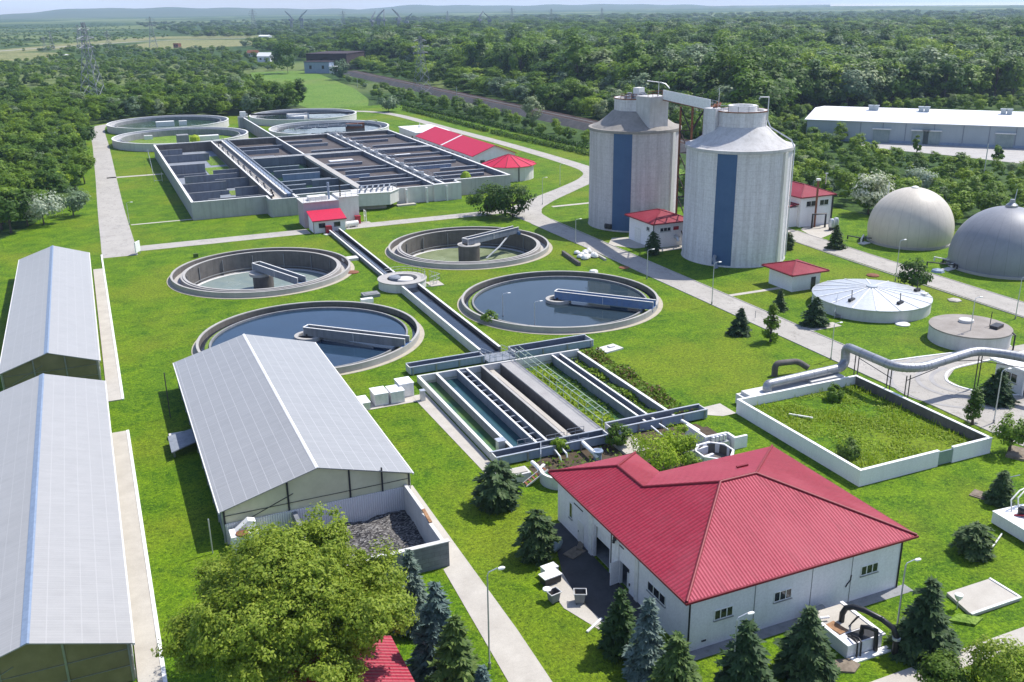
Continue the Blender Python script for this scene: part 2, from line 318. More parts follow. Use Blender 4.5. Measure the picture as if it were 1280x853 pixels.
# ---------------------------------------------------------------- mesh helpers
class MB:
    def __init__(s): s.v = []; s.f = []
    def add(s, vs, fs):
        o = len(s.v); s.v += [tuple(p) for p in vs]; s.f += [tuple(i+o for i in f) for f in fs]; return s
    def box(s, x0, x1, y0, y1, z0, z1):
        return s.add([(x0,y0,z0),(x1,y0,z0),(x1,y1,z0),(x0,y1,z0),(x0,y0,z1),(x1,y0,z1),(x1,y1,z1),(x0,y1,z1)],
                     [(3,2,1,0),(4,5,6,7),(0,1,5,4),(1,2,6,5),(2,3,7,6),(3,0,4,7)])
    def obox(s, cx, cy, z0, z1, lx, ly, rot=0):
        c, n = math.cos(rot), math.sin(rot)
        q = [(cx+c*a-n*b, cy+n*a+c*b) for a, b in ((-lx/2,-ly/2),(lx/2,-ly/2),(lx/2,ly/2),(-lx/2,ly/2))]
        return s.prism(q, z0, z1)
    def prism(s, q, z0, z1):
        n = len(q)
        if sum(q[i][0]*q[(i+1)%n][1]-q[(i+1)%n][0]*q[i][1] for i in range(n)) < 0: q = q[::-1]
        return s.add([(x,y,z0) for x,y in q]+[(x,y,z1) for x,y in q], [tuple(range(n-1,-1,-1)), tuple(range(n,2*n))]+[(i,(i+1)%n,n+(i+1)%n,n+i) for i in range(n)])
    def xprism(s, q, x0, x1):
        """profile q of (y, z) swept along x"""
        n = len(q); m = MB().prism(q, x0, x1); return s.add([(c, a, b) for a, b, c in m.v], m.f)
    def yprism(s, q, y0, y1):
        n = len(q); m = MB().prism([(b, a) for a, b in q], y0, y1); return s.add([(b, c, a) for a, b, c in m.v], m.f)
    def ring(s, cx, cy, r0, r1, z0, z1, n=72, a0=0, a1=2*math.pi):
        full = abs(a1-a0-2*math.pi) < 1e-6; k = n if full else n+1
        vs = []
        for i in range(k):
            a = a0+(a1-a0)*i/n; c, t = math.cos(a), math.sin(a)
            vs += [(cx+r0*c,cy+r0*t,z0),(cx+r1*c,cy+r1*t,z0),(cx+r1*c,cy+r1*t,z1),(cx+r0*c,cy+r0*t,z1)]
        fs = []
        for i in range(n):
            a = 4*i; b = 4*((i+1)%k)
            fs += [(a+1,b+1,b+2,a+2),(a+2,b+2,b+3,a+3),(a+3,b+3,b,a),(a,b,b+1,a+1)]
        if not full: fs += [(0,1,2,3),(4*n+3,4*n+2,4*n+1,4*n)]
        return s.add(vs, fs)
    def disk(s, cx, cy, r, z, n=72):
        return s.add([(cx+r*math.cos(2*math.pi*i/n), cy+r*math.sin(2*math.pi*i/n), z) for i in range(n)], [tuple(range(n))])
    def lathe(s, cx, cy, prof, n=48, cap=True):
        k = len(prof); vs = [(cx+r*math.cos(2*math.pi*i/n), cy+r*math.sin(2*math.pi*i/n), z) for r, z in prof for i in range(n)]
        fs = [(j*n+i, j*n+(i+1)%n, (j+1)*n+(i+1)%n, (j+1)*n+i) for j in range(k-1) for i in range(n)]
        if cap: fs += [tuple(range(n-1,-1,-1)), tuple((k-1)*n+i for i in range(n))]
        return s.add(vs, fs)
    def cyl(s, cx, cy, r, z0, z1, n=32, r2=None): return s.lathe(cx, cy, [(r, z0), (r if r2 is None else r2, z1)], n)
    def tube(s, pts, r, n=8, closed=False):
        P = [Vector(p) for p in pts]; k = len(P); vs = []; up = None
        for i, p in enumerate(P):
            a = P[i]-P[i-1] if i or closed else P[1]-P[0]; b = P[(i+1)%k]-P[i] if i < k-1 or closed else P[i]-P[i-1]
            d = (a.normalized()+b.normalized()); d = d.normalized() if d.length > 1e-6 else a.normalized()
            if up is None:
                up = Vector((0,0,1)) if abs(d.z) < .9 else Vector((1,0,0))
            x = d.cross(up)
            if x.length < 1e-4: x = d.cross(Vector((1,.3,0)))
            x.normalize(); y = x.cross(d).normalized(); up = y
            rr = r[i] if isinstance(r, (list, tuple)) else r
            vs += [p + x*(rr*math.cos(2*math.pi*j/n)) + y*(rr*math.sin(2*math.pi*j/n)) for j in range(n)]
        fs = [(i*n+j, i*n+(j+1)%n, ((i+1)%k)*n+(j+1)%n, ((i+1)%k)*n+j) for i in range(k if closed else k-1) for j in range(n)]
        if not closed: fs += [tuple(range(n-1,-1,-1)), tuple((k-1)*n+j for j in range(n))]
        return s.add(vs, fs)
    def bar(s, a, b, r=.04, n=6): return s.tube([a, b], r, n)
    def beam(s, a, b, w, h):
        """rectangular bar from a to b, width w sideways and height h"""
        a, b = Vector(a), Vector(b); d = (b-a).normalized(); x = d.cross(Vector((0,0,1)))
        x = x.normalized() if x.length > 1e-4 else Vector((1,0,0)); y = x.cross(d)
        vs = [p + x*(sx*w/2) + y*(sy*h/2) for p in (a, b) for sx, sy in ((-1,-1),(1,-1),(1,1),(-1,1))]
        return s.add(vs, [(0,1,2,3),(7,6,5,4),(0,4,5,1),(1,5,6,2),(2,6,7,3),(3,7,4,0)])
    def poly(s, *pts): return s.add(pts, [tuple(range(len(pts)))])
    def slab(s, pts, th):
        """thick plate: polygon pts with a copy th below"""
        n = len(pts); return s.add(list(pts)+[(x,y,z-th) for x,y,z in pts], [tuple(range(n)), tuple(range(2*n-1,n-1,-1))]+[(i,n+i,n+(i+1)%n,(i+1)%n) for i in range(n)])
    def build(s, name, mat, parent=None, smooth=0, label=None):
        me = bpy.data.meshes.new(name); vs = s.v
        if parent is not None:
            mw = world_of(parent).inverted(); vs = [tuple(mw @ Vector(p)) for p in vs]
        me.from_pydata(vs, [], s.f); me.update()
        import bmesh
        bm = bmesh.new(); bm.from_mesh(me); bmesh.ops.recalc_face_normals(bm, faces=bm.faces); bm.to_mesh(me); bm.free()
        return link(name, me, mat, parent, smooth, label)
def world_of(o):
    m = Matrix.Translation(o.location) @ Matrix.Rotation(o.rotation_euler.z, 4, 'Z')
    return world_of(o.parent) @ m if o.parent else m
def link(name, me, mat, parent=None, smooth=0, label=None):
    if mat is not None: me.materials.append(MT[mat] if isinstance(mat, str) else mat)
    if smooth:
        me.polygons.foreach_set('use_smooth', [True]*len(me.polygons)); me.set_sharp_from_angle(angle=R(smooth))
    o = bpy.data.objects.new(name, me); COL.objects.link(o)
    if parent is not None: o.parent = parent
    if label: o['label'] = label
    return o
def tag(o, label, cat, group=None):
    o['label'] = label; o['category'] = cat
    if group: o['group'] = group
    return o
def thing(name, label, cat, loc=(0,0,0), rz=0, group=None):
    o = bpy.data.objects.new(name, None); COL.objects.link(o); o.empty_display_size = .5
    o.location = loc if len(loc) == 3 else (*loc, 0); o.rotation_euler = (0, 0, rz); return tag(o, label, cat, group)
def solo(name, mb, mat, label, cat, group=None, smooth=0):
    """a thing that is one mesh; its origin is put at its base"""
    xs = np.array(mb.v); c = Vector(((xs[:,0].min()+xs[:,0].max())/2, (xs[:,1].min()+xs[:,1].max())/2, xs[:,2].min()))
    mb.v = [tuple(Vector(p)-c) for p in mb.v]; o = mb.build(name, mat, None, smooth); o.location = c; return tag(o, label, cat, group)
def struct(name, mb, mat, smooth=0):
    o = mb.build(name, mat, None, smooth); o['kind'] = 'structure'; return o
def copy_tree(o, parent=None):
    c = o.copy(); COL.objects.link(c)
    if parent is not None: c.parent = parent
    for ch in [x for x in o.children]: copy_tree(ch, c)
    return c
def circle(cx, cy, r, n=72): return [(cx+r*math.cos(2*math.pi*i/n), cy+r*math.sin(2*math.pi*i/n)) for i in range(n)]
def rect(x0, x1, y0, y1): return [(x0,y0),(x1,y0),(x1,y1),(x0,y1)]
def inside(p, q):
    x, y = p; c = False; n = len(q)
    for i in range(n):
        (x1,y1),(x2,y2) = q[i], q[(i+1)%n]
        if (y1 > y) != (y2 > y) and x < (x2-x1)*(y-y1)/(y2-y1)+x1: c = not c
    return c
def sheet(name, outer, holes, z, mat):
    vs = []; ed = []
    for loop in [outer]+holes:
        o = len(vs); vs += [Vector(p) for p in loop]; ed += [(o+i, o+(i+1)%len(loop)) for i in range(len(loop))]
    V, E_, F_, *_ = delaunay_2d_cdt(vs, ed, [], 0, 1e-5)
    keep = []
    for f in F_:
        c = (sum(V[i].x for i in f)/len(f), sum(V[i].y for i in f)/len(f))
        if inside(c, outer) and not any(inside(c, h) for h in holes): keep.append(tuple(f))
    me = bpy.data.meshes.new(name); me.from_pydata([(v.x, v.y, z) for v in V], [], keep)
    for p in me.polygons:
        if p.normal.z < 0: p.flip()
    me.update(); o = link(name, me, mat); o['kind'] = 'structure'; return o
def ribbon(mb, pts, w, z, n=10):
    """road strip along a smoothed centre line; w may be a list"""
    P = [Vector(p) for p in pts]; Q = []; ws = []
    for i in range(len(P)-1):
        p0, p1, p2, p3 = P[max(i-1,0)], P[i], P[i+1], P[min(i+2,len(P)-1)]
        for k in range(n):
            t = k/n; Q.append(.5*((2*p1)+(p2-p0)*t+(2*p0-5*p1+4*p2-p3)*t*t+(3*p1-p0-3*p2+p3)*t**3))
            ws.append(w if not isinstance(w, list) else w[i]*(1-t)+w[i+1]*t)
    Q.append(P[-1]); ws.append(w if not isinstance(w, list) else w[-1])
    vs = []
    for i, q in enumerate(Q):
        d = (Q[min(i+1,len(Q)-1)]-Q[max(i-1,0)]).normalized(); nrm = Vector((-d.y, d.x))
        vs += [(q.x+nrm.x*ws[i]/2, q.y+nrm.y*ws[i]/2, z), (q.x-nrm.x*ws[i]/2, q.y-nrm.y*ws[i]/2, z)]
    return mb.add(vs, [(2*i, 2*i+1, 2*i+3, 2*i+2) for i in range(len(Q)-1)])

# ---------------------------------------------------------------- ground, lawn, roads
TANKS = [(26.2,174.6),(67,134.4),(67,175),(26,134)]
TR = 16.0
BLOCK = rect(34.8, 58.2, 86, 110.6)
lawn_outer = [(-60,20),(120,20),(200,60),(180,120),(160,152),(158,178),(137,180),(127,196),(145,215),(152,240),(152,300),(150,400),(146,470),(118,465),(60,452),(16,460),(0,445),(0,365),(-4,285),(-14,240),(-22,222),(-60,160)]
holes = [circle(x, y, TR-.1) for x, y in TANKS] + [rect(35, 58, 86.2, 110.4), rect(12.9, 23.3, 68.9, 80.3)]
sheet('lawn', lawn_outer, holes, 0, 'lawn')
far = [(-5200,-300),(5200,-300),(5200,6800),(-5200,6800)]
sheet('ground', far, [lawn_outer], 0, 'ground')
# meadows and fields beyond the fence
mb = MB().poly(*[(x,y,.03) for x,y in ((100,466),(128,466),(138,500),(150,575),(160,700),(162,760),(120,760),(104,640),(98,540))])
struct('meadow', mb, 'meadow')
mb = MB()
for q in ([(-20,70),(20,66),(75,66),(68,71),(30,76),(-20,77)], [(150,58),(215,50),(300,50),(345,54),(300,58),(190,62)]):
    mb.poly(*[(*W(x,y), .06) for x,y in q])
struct('dry_field', mb, 'dry_field')
mb = MB()
for q in ([(-20,64),(60,57),(140,50),(200,46),(330,45),(330,48),(200,49),(60,63),(-20,69)],): mb.poly(*[(*W(x,y), .1) for x,y in q])
struct('highway_verge', mb, 'dry_field')
mb = MB(); ribbon(mb, [W(-40,67),W(60,60),W(200,51),W(340,47.5),W(440,46)], 9, .16); struct('far_highway', mb, 'concrete')
# plant roads and paths
mb = MB()
ribbon(mb, [(2.9,199.6),(3.0,208),(3.2,250),(3.8,300),(4.6,370),(5.2,430),(9,446),(22,452),(45,449),(58,446)], [6.6,6.6,6,5.6,5.4,5.2,5,5,4.5,4.5], .03)
struct('service_road', mb, 'road')
mb = MB().poly((6.0,202.6,.036),(41.4,202.6,.036),(41.4,207.4,.036),(6.0,207.4,.036)); struct('cross_path', mb, 'road')
mb = MB().poly((49.4,202.9,.036),(89,202.9,.036),(89,207.3,.036),(56,207.3,.036),(56,209,.036),(49.4,209,.036)); struct('cross_path', mb, 'road')
mb = MB()
ribbon(mb, [(90.8,60),(90.9,92),(90.9,130),(90.8,165),(90.6,190),(92,203),(101,213),(114,224),(126,235),(132.5,246),(134,265),(133.5,310),(131,360),(128,420),(119,443),(100,451),(80,452)], [5.2,5.2,5.2,5.2,5.6,8,6.2,5.4,5.4,5.4,5,4.6,4.6,4.6,4.6,4.6,4.6], .04)
struct('main_road', mb, 'road')
mb = MB().poly(*[(x,y,.048) for x,y in ((93.4,90.5),(101,89.5),(114,87.5),(140,87),(140,80),(122,80),(114.5,81.5),(108,84.8),(100,84.5),(96.2,82.2),(95.8,79.2),(98,76.2),(103,73),(108,69),(108,60),(93.4,60))])
struct('road_junction', mb, 'road')
mb = MB(); ribbon(mb, [(129.6,80),(130,100),(130.6,130),(131.5,158),(132,170)], 6.0, .056); struct('digester_road', mb, 'road')
mb = MB().poly(*[(x,y,.036) for x,y in ((33.0,81.8),(34.5,81.8),(34.5,106.6),(32.6,106.6))]).poly(*[(x,y,.036) for x,y in ((24.0,104.6),(32.6,104.6),(32.6,107.4),(24.0,107.4))]); struct('concrete_path', mb, 'paving')
mb = MB().poly(*[(x,y,.036) for x,y in ((21.6,40),(24.7,40),(25.25,57.7),(25.3,84),(23.62,84),(23.62,68.5),(22.9,68.2))]); struct('garden_path', mb, 'paving')
mb = MB().poly(*[(x,y,.036) for x,y in ((28,40.1),(75,40.1),(75,41.7),(28,41.7))]); struct('garden_path', mb, 'paving')
mb = MB().poly(*[(x,y,.04) for x,y in ((35.6,71),(34.4,71),(33.4,67.6),(32.0,63.5),(31.4,59.4),(31.8,56.0),(33.2,54.0),(35.6,54.0))]); struct('asphalt_apron', mb, 'asphalt')
mb = MB().poly(*[(x,y,.032) for x,y in ((32.0,63.4),(31.4,59.4),(31.8,56.0),(33.2,54.0),(33.2,53.4),(31.0,55.2),(29.8,58.8),(30.0,62.6),(31,64.4))]); struct('concrete_margin', mb, 'paving')
mb = MB().poly(*[(x,y,.03) for x,y in ((63.8,84.9),(65.7,84.9),(65.7,88.2),(62.2,88.0),(61.4,86.6))]); struct('concrete_margin', mb, 'paving')
# small paths and pads
mb = MB()
for q in (rect(93.4,104.2,124.6,125.6), rect(93.4,99.3,104.8,106.8), rect(99.5,109,155.6,158.0), rect(6.6,20,229.5,230.4), rect(100,112,204,205.4), rect(4,19.5,300,302)):
    mb.poly(*[(x,y,.03) for x,y in q])
mb.poly(*[(x,y,.03) for x,y in ((133.5,150),(140,153),(147,160),(143,164),(136,158.5))])
mb.poly(*[(x,y,.026) for x,y in ((96.5,160),(99.9,159.8),(99.9,169),(96.8,170),(93,165))])
struct('concrete_pads', mb, 'paving')
mb = MB()
for r_ in (6.2, 8.0, 11.5): ribbon(mb, [(100+r_*math.cos(R(a))*1.05, 80.5+r_*math.sin(R(a))*.78) for a in range(95, 236, 20)], .55, .062, 6)
struct('tyre_marks', mb, 'walkway')
# kerbs with painted white faces at the junction
mb = MB(); ribbon(mb, [(93.7,90.6),(95,90.3),(101,89.6),(114,87.6)], .25, .14, 6); ribbon(mb, [(108,84.9),(100,84.6),(96.1,82.2),(95.7,79.2),(98,76.0),(103,72.8),(108,68.9)], .28, .14, 6)
k = struct('kerb', mb, 'white_paint'); md = k.modifiers.new('thickness', 'SOLIDIFY'); md.thickness = .14; md.offset = -1
mb = MB(); ribbon(mb, [(88.15,66),(88.15,95),(88.15,130),(88.05,165),(87.6,190)], .16, .1, 6); ribbon(mb, [(93.65,91),(93.65,130),(93.6,165),(93.6,192)], .16, .1, 6)
ribbon(mb, [(126.4,92),(127,130),(128.3,158)], .2, .12, 6); ribbon(mb, [(132.9,92),(133.6,130),(134.6,158)], .2, .12, 6)
k = struct('kerb', mb, 'concrete'); md = k.modifiers.new('thickness', 'SOLIDIFY'); md.thickness = .12; md.offset = -1
# concrete aprons beside the two left greenhouses, with the white kerb
for (y0, y1, nm) in ((52,110.7,'first'), (121,191,'second')):
    mb = MB().box(-2.2,-.55,y0,y1,-.1,.12); struct('concrete_apron', mb, 'paving')
mb = MB().box(-.55,-.25,52,110.7,-.1,.17).box(-.55,-.25,121,202.4,-.1,.17); struct('kerb', mb, 'white_paint')
# railway line with its ballast bed, and mown terraces in front of it
mb = MB()
for x0, x1, z0, z1 in ((177.6,185.2,0,2.2),):
    mb.yprism([(x0-3,z0),(x1+3,z0),(x1,z1),(x0,z1)], 238, 700)
struct('railway_embankment', mb, 'ballast')
mb = MB()
for x in (178.4,179.9,182.8,184.3): mb.box(x-.05,x+.05,238,700,2.2,2.38)
struct('railway_track', mb, 'rust')
mb = MB().poly(*[(x,y,.02) for x,y in ((152,200),(158,200),(156,300),(152,420),(150,470),(146.5,470),(150,400),(152,300))]); struct('terrace_bank', mb, 'meadow')
# yard in front of the warehouse
mb = MB().poly(*[(*W(x,y), .05) for x,y in ((1062,177),(1100,166),(1330,176),(1330,211),(1190,195),(1085,185))]); struct('warehouse_yard', mb, 'concrete')
# ---------------------------------------------------------------- settling tanks
def railing(mb, pts, h=1.05, step=2.0, r=.035, mid=True):
    for a, b in zip(pts, pts[1:]):
        a, b = Vector(a), Vector(b); n = max(1, round((b-a).length/step))
        for i in range(n+1):
            p = a.lerp(b, i/n); mb.bar(p, p+Vector((0,0,h)), r, 5)
        for k in ((1, .55) if mid else (1,)): mb.bar(a+Vector((0,0,h*k)), b+Vector((0,0,h*k)), r, 5)
    return mb
def bridge(root, cx, cy, ang, z, r0, r1, mat, w=1.3, drop=0.0):
    """travelling scraper bridge: side plates, deck, handrails and the end carriage on the rim"""
    d = Vector((math.cos(ang), math.sin(ang), 0)); s = Vector((-d.y, d.x, 0)); c = Vector((cx, cy, z)); up = Vector((0,0,1))
    b = MB()
    for k in (-1, 1): b.beam(c+d*r0+s*(k*w/2)+up*(drop), c+d*r1+s*(k*w/2), .12, 1.25)
    br = b.build('scraper_bridge', mat, root)
    b = MB().beam(c+d*r0+up*(drop-.45), c+d*r1+up*(-.45), w-.14, .1); b.build('deck', 'dark_metal', br)
    b = MB()
    for k in (-1, 1):
        p0 = c+d*r0+s*(k*(w/2+.02))+up*(drop+.66); p1 = c+d*r1+s*(k*(w/2+.02))+up*.66
        b.beam(p0, p1, .22, .07)
        for i in range(3):
            q = p0.lerp(p1, i/2)+s*(k*.09); b.bar(q, q-up*1.25, .04, 4)
    b.beam(c+d*r0+s*(w/2)+up*(drop+.66), c+d*r0-s*(w/2)+up*(drop+.66), .2, .08)
    b.build('handrail', 'off_white', br)
    b = MB(); e = c+d*(r1-.2)
    b.beam(e+s*1.3-up*.55, e-s*1.3-up*.55, .5, .5)
    for k in (-1, 1): b.beam(e+s*(k*1.2)+up*-.9, e+s*(k*1.2)+up*-.55, .55, .3)
    b.build('end_carriage', 'blue_paint', br)
    return br
def settling_tank(cx, cy, label, full, water, bmat, ang, br0, br1):
    t = thing('settling_tank', label, 'settling tank', (cx, cy, 0), 0, 'round settling tanks on the lawn')
    m = MB().ring(cx, cy, TR-.36, TR, -1.2, .92, 96); m.build('outer_wall', 'concrete', t, 40)
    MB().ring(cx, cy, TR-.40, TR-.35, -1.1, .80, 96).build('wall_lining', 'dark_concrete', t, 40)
    m = MB().ring(cx, cy, TR-.02, TR+.7, -.1, .05, 96); m.build('apron', 'tan_gravel', t, 40)
    m = MB().ring(cx, cy, TR-1.75, TR-.34, -1.2, -.12 if full else -.3, 96); m.build('launder_channel', 'slate_concrete' if full else 'concrete', t, 40)
    if full:
        m = MB().ring(cx, cy, TR-2.0, TR-1.73, -1.2, .42, 96); m.build('inner_wall', 'grey_concrete', t, 40)
        m = MB().ring(cx, cy, TR-1.74, TR-1.1, -.13, .12, 96); m.build('weed_bed', 'algae', t, 40)
        m = MB().ring(cx, cy, TR-1.0, TR-.4, -.13, -.02, 96); m.build('launder_water', 'water_dark', t, 40)
        m = MB().disk(cx, cy, TR-1.95, .12, 96); m.build('water', water, t)
        m = MB().ring(cx-.2, cy, 1.5, 2.1, -.2, .62, 40); m.build('feed_well', 'concrete', t, 40)
        m = MB().cyl(cx-.2, cy, .6, -.2, .9, 20).beam((cx-1.7,cy,.5),(cx+1.3,cy,.5),.25,.25); m.build('centre_column', 'dark_metal', t, 40)
    else:
        m = MB().ring(cx, cy, TR-2.5, TR-2.1, -3.4, .72, 96); m.build('inner_wall', 'dark_concrete', t, 40)
        m = MB().ring(cx, cy, TR-2.5, TR-2.08, .72, .80, 96); m.build('coping', 'concrete', t, 40)
        m = MB().ring(cx, cy, TR-2.12, TR-1.7, -.6, .66, 96); m.build('weir_wall', 'concrete', t, 40)
        m = MB().lathe(cx, cy, [(TR-2.45,-2.75),(TR-3.6,-2.95),(TR-3.7,-3.4)], 96, False); m.build('floor', 'pale_concrete', t, 40)
        m = MB().disk(cx, cy, TR-3.0, -2.88, 96); m.build('water', water, t)
        m = MB().ring(cx, cy, TR-2.85, TR-2.7, -2.3, -2.18, 72)
        for i in range(14):
            a = 2*math.pi*i/14+.2; x, y = cx+(TR-2.62)*math.cos(a), cy+(TR-2.62)*math.sin(a); m.bar((x,y,-2.9),(x,y,.2),.09,6)
        m.build('wall_pipe', 'grey_concrete', t)
    return t
def direct(cx, cy, px, py, z): x, y = W(px, py, z); return math.atan2(y-cy, x-cx), math.hypot(x-cx, y-cy)
c = TANKS[0]; a, r = direct(*c, 376, 351, 1.0)
ta = settling_tank(*c, 'nearly drained round settling tank with low bridge, beside the left access road', False, 'water_shallow', 'grey_concrete', 0, 0, 0)
bridge(ta, *c, a, 1.0, -2.0, r+.3, 'slate_concrete', 1.5)
m = MB().cyl(c[0]-.4, c[1]+.2, 2.0, -.4, .1, 24); m.build('centre_platform', 'concrete', ta, 40); MB().cyl(c[0], c[1], 1.85, -2.9, -.4, 24).build('centre_column', 'dark_concrete', ta, 40)  # column widened and dark to stand in for the bridge's reflection
m = MB(); a0 = a-1.25
q = [(c[0], c[1])]+[(c[0]+12.8*math.cos(a0+1.2*i/10), c[1]+12.8*math.sin(a0+1.2*i/10)) for i in range(11)]
m.prism(q, -2.9, -2.80); sd = m.build('reflection_wedge', 'dark_concrete', ta)  # dark sector imitating the bridge's reflection in the water
m = MB().lathe(c[0]+9.0*math.cos(a-.45), c[1]+9.0*math.sin(a-.45), [(.55,-2.8),(.9,-2.6),(.9,-2.35),(.5,-2.3)], 20); m.build('drain_ring', 'off_white', ta, 40)
c = TANKS[3]; a, r = direct(*c, 509, 428, 1.2)
tb = settling_tank(*c, 'round settling tank of deep blue water behind the middle greenhouse', True, 'water_deep', 'slate_concrete', 0, 0, 0)
bridge(tb, *c, a, 1.25, -.6, r, 'grey_concrete')
m = MB().beam((c[0]+.3,c[1]-.2,.5),(c[0]+.3+11*math.cos(a-.13),c[1]+11*math.sin(a-.13),.2),.12,.5); m.build('scraper_blade', 'steel', tb)
c = TANKS[1]; a, r = direct(*c, 818, 382, 1.2)
td = settling_tank(*c, 'round settling tank of grey blue water with blue bridge nearest the main road', True, 'water_grey', 'bridge_blue', 0, 0, 0)
bridge(td, *c, a, 1.25, -.6, r, 'bridge_blue')
m = MB().beam((c[0]+5,c[1]-.8,.4),(c[0]+5+8.5*math.cos(a-.09),c[1]-.8+8.5*math.sin(a-.09),.2),.12,.45); m.build('scraper_blade', 'steel', td)
c = TANKS[2]; a, r = direct(*c, 643, 284, 2.2)
tc = settling_tank(*c, 'drained round settling tank with thick centre column and bridge raised to rim', False, 'water_pale_green', 'slate_concrete', 0, 0, 0)
m = MB().cyl(c[0], c[1], 2.15, -3.0, .75, 40); col = m.build('centre_column', 'dark_concrete', tc, 40)
m = MB().ring(c[0], c[1], 1.2, 2.3, .75, .9, 40); m.build('column_cap', 'concrete', col, 40)
bridge(tc, *c, a, 1.6, -1.0, r+.4, 'slate_concrete', 1.5, -.1)
m = MB().tube([(c[0]+3.5*math.cos(a-.5),c[1]+3.5*math.sin(a-.5),-2.4),(c[0]+7*math.cos(a-.25),c[1]+7*math.sin(a-.25),-.6),(c[0]+11*math.cos(a-.02),c[1]+11*math.sin(a-.02),.9)],.18,8)
m.build('scraper_arm', 'galvanised', tc, 40)
# small fittings next to the tanks
solo('valve_box', MB().box(41.6,44.6,175.6,177.6,0,.5), 'pale_concrete', 'pale concrete box between the upper channel and the drained left tank', 'box')
solo('manhole_cover', MB().lathe(41.2,167.4,[(1.15,0),(1.15,.12),(.9,.2)],24), 'rust', 'round rusty pink manhole slab right of the nearly drained tank', 'manhole', smooth=30)
solo('valve_box', MB().box(38.6,41.4,150.2,152.2,0,.55).box(39,41,150.6,151.8,.55,.62), 'grey_concrete', 'low grey concrete hatch at the back rim of the deep blue tank', 'box')
solo('skimmer_box', MB().box(37.3,39.3,146.9,147.8,.1,.9), 'white_paint', 'small white skimmer box inside the back rim of the deep blue tank', 'skimmer')
x, y = W(762,437); solo('manhole_slab', MB().obox(x,y,0,.22,3.2,2.2,.2).obox(x+.4,y+.3,.22,.4,.9,.7,.2), 'pale_concrete', 'square concrete manhole slab on grass behind the planted channel beds', 'manhole')
x, y = W(780,335); solo('manhole_cover', MB().lathe(x,y,[(.95,0),(.95,.1),(.6,.16)],20), 'rust', 'rusty pink manhole slab beside main road behind the grey blue tank', 'manhole', smooth=30)
# ---------------------------------------------------------------- flow splitter and open channels
t = thing('flow_splitter', 'round concrete flow splitter chamber between the four settling tanks', 'chamber', (46.6,154.4,0))
MB().ring(46.6,154.4,2.9,4.1,0,1.45,56).build('chamber_wall', 'pale_concrete', t, 40)
MB().ring(46.6,154.4,2.6,4.25,1.45,1.58,56).build('coping', 'concrete', t, 40)
MB().cyl(46.6,154.4,2.85,.1,.5,40).build('water', 'water_dark', t)
MB().lathe(47.2,154.8,[(1.5,.4),(1.5,1.2),(1.35,1.35),(.2,1.35)],28).build('overflow_bell', 'pale_concrete', t, 40)
MB().lathe(45.6,155.6,[(1.1,.4),(1.1,1.5),(.9,1.7),(.1,1.75)],24).build('sluice_drum', 'slate_concrete', t, 40)
m = MB(); railing(m, [(46.6+4.0*math.cos(R(a)),154.4+4.0*math.sin(R(a)),1.58) for a in range(-30,121,15)], 1.0, 1.2, .03); m.box(50.5,53.0,152.4,152.6,0,.1); railing(m, [(50.9,152.2,.1),(53.2,153.6,.1),(52.2,156.4,.1)],1.6,.8,.035); m.build('handrail', 'galvanised', t)
MB().box(51.0,53.4,152.0,155,0,.12).build('step_slab', 'paving', t)
def channel(name, label, x0, x1, y0, y1, zt, zw, th=.25, sup=False):
    t = thing(name, label, 'channel', ((x0+x1)/2, y0, 0))
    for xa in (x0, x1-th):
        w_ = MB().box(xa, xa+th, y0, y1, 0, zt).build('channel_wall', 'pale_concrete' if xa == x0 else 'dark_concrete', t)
        MB().box(xa-.05, xa+th+.05, y0, y1, zt, zt+.09).build('coping', 'off_white', w_)
    MB().box(x0+th, x1-th, y0, y1, .02, zw-.06).build('channel_floor', 'slate_concrete', t)
    MB().poly((x0+th,y0,zw),(x1-th,y0,zw),(x1-th,y1,zw),(x0+th,y1,zw)).build('water', 'water_dark', t)
    return t
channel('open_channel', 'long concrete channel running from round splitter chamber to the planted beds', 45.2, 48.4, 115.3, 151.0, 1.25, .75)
m = MB(); railing(m, [(46.0,118.5,1.3),(46.0,116,1.3),(48.0,116,1.3)], .9, 1.2, .03)
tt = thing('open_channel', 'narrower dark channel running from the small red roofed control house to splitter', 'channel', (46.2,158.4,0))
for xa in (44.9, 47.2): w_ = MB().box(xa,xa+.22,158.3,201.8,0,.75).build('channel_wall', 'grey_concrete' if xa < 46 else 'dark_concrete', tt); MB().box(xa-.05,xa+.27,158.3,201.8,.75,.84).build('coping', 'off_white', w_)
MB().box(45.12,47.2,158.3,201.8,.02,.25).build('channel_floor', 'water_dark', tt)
MB().tube([(45.7,158.3,.5),(45.7,201.6,.5)],.2,10).build('channel_pipe', 'steel', tt, 40)
# ---------------------------------------------------------------- sunken channel beds
t = thing('channel_beds', 'sunken concrete channel block with long parallel beds of green water and weeds', 'treatment beds', (46,98,0))
BY0, BY1 = 86.1, 110.5
def bedwall(x, w, z0, zt, mat='grey_concrete', cap='off_white', y0=BY0, y1=BY1, nm='bed_wall'):
    o = MB().box(x, x+w, y0, y1, z0, zt).build(nm, mat, t)
    if cap: MB().box(x-.04, x+w+.04, y0, y1, zt, zt+.07).build('coping', cap, o)
    return o
bedwall(34.7, .3, -3, .85, 'pale_concrete'); bedwall(37.2, .25, -3, .8); bedwall(40.1, .18, -3, .85, 'slate_concrete'); bedwall(41.35, .18, -3, .85, 'slate_concrete')
bedwall(43.5, .28, -3, .85, 'dark_concrete', 'concrete'); bedwall(46.3, .2, -3, .62, 'dark_concrete', None); bedwall(48.5, .2, -3, .62, 'concrete', None)
bedwall(53.9, .18, -3, .7, 'slate_concrete'); bedwall(55.1, .18, -3, .7, 'slate_concrete'); bedwall(57.85, .3, -3, .6, 'grey_concrete')
MB().box(46.35,48.5,BY0,BY1,.62,.78).build('walkway', 'walkway', t)
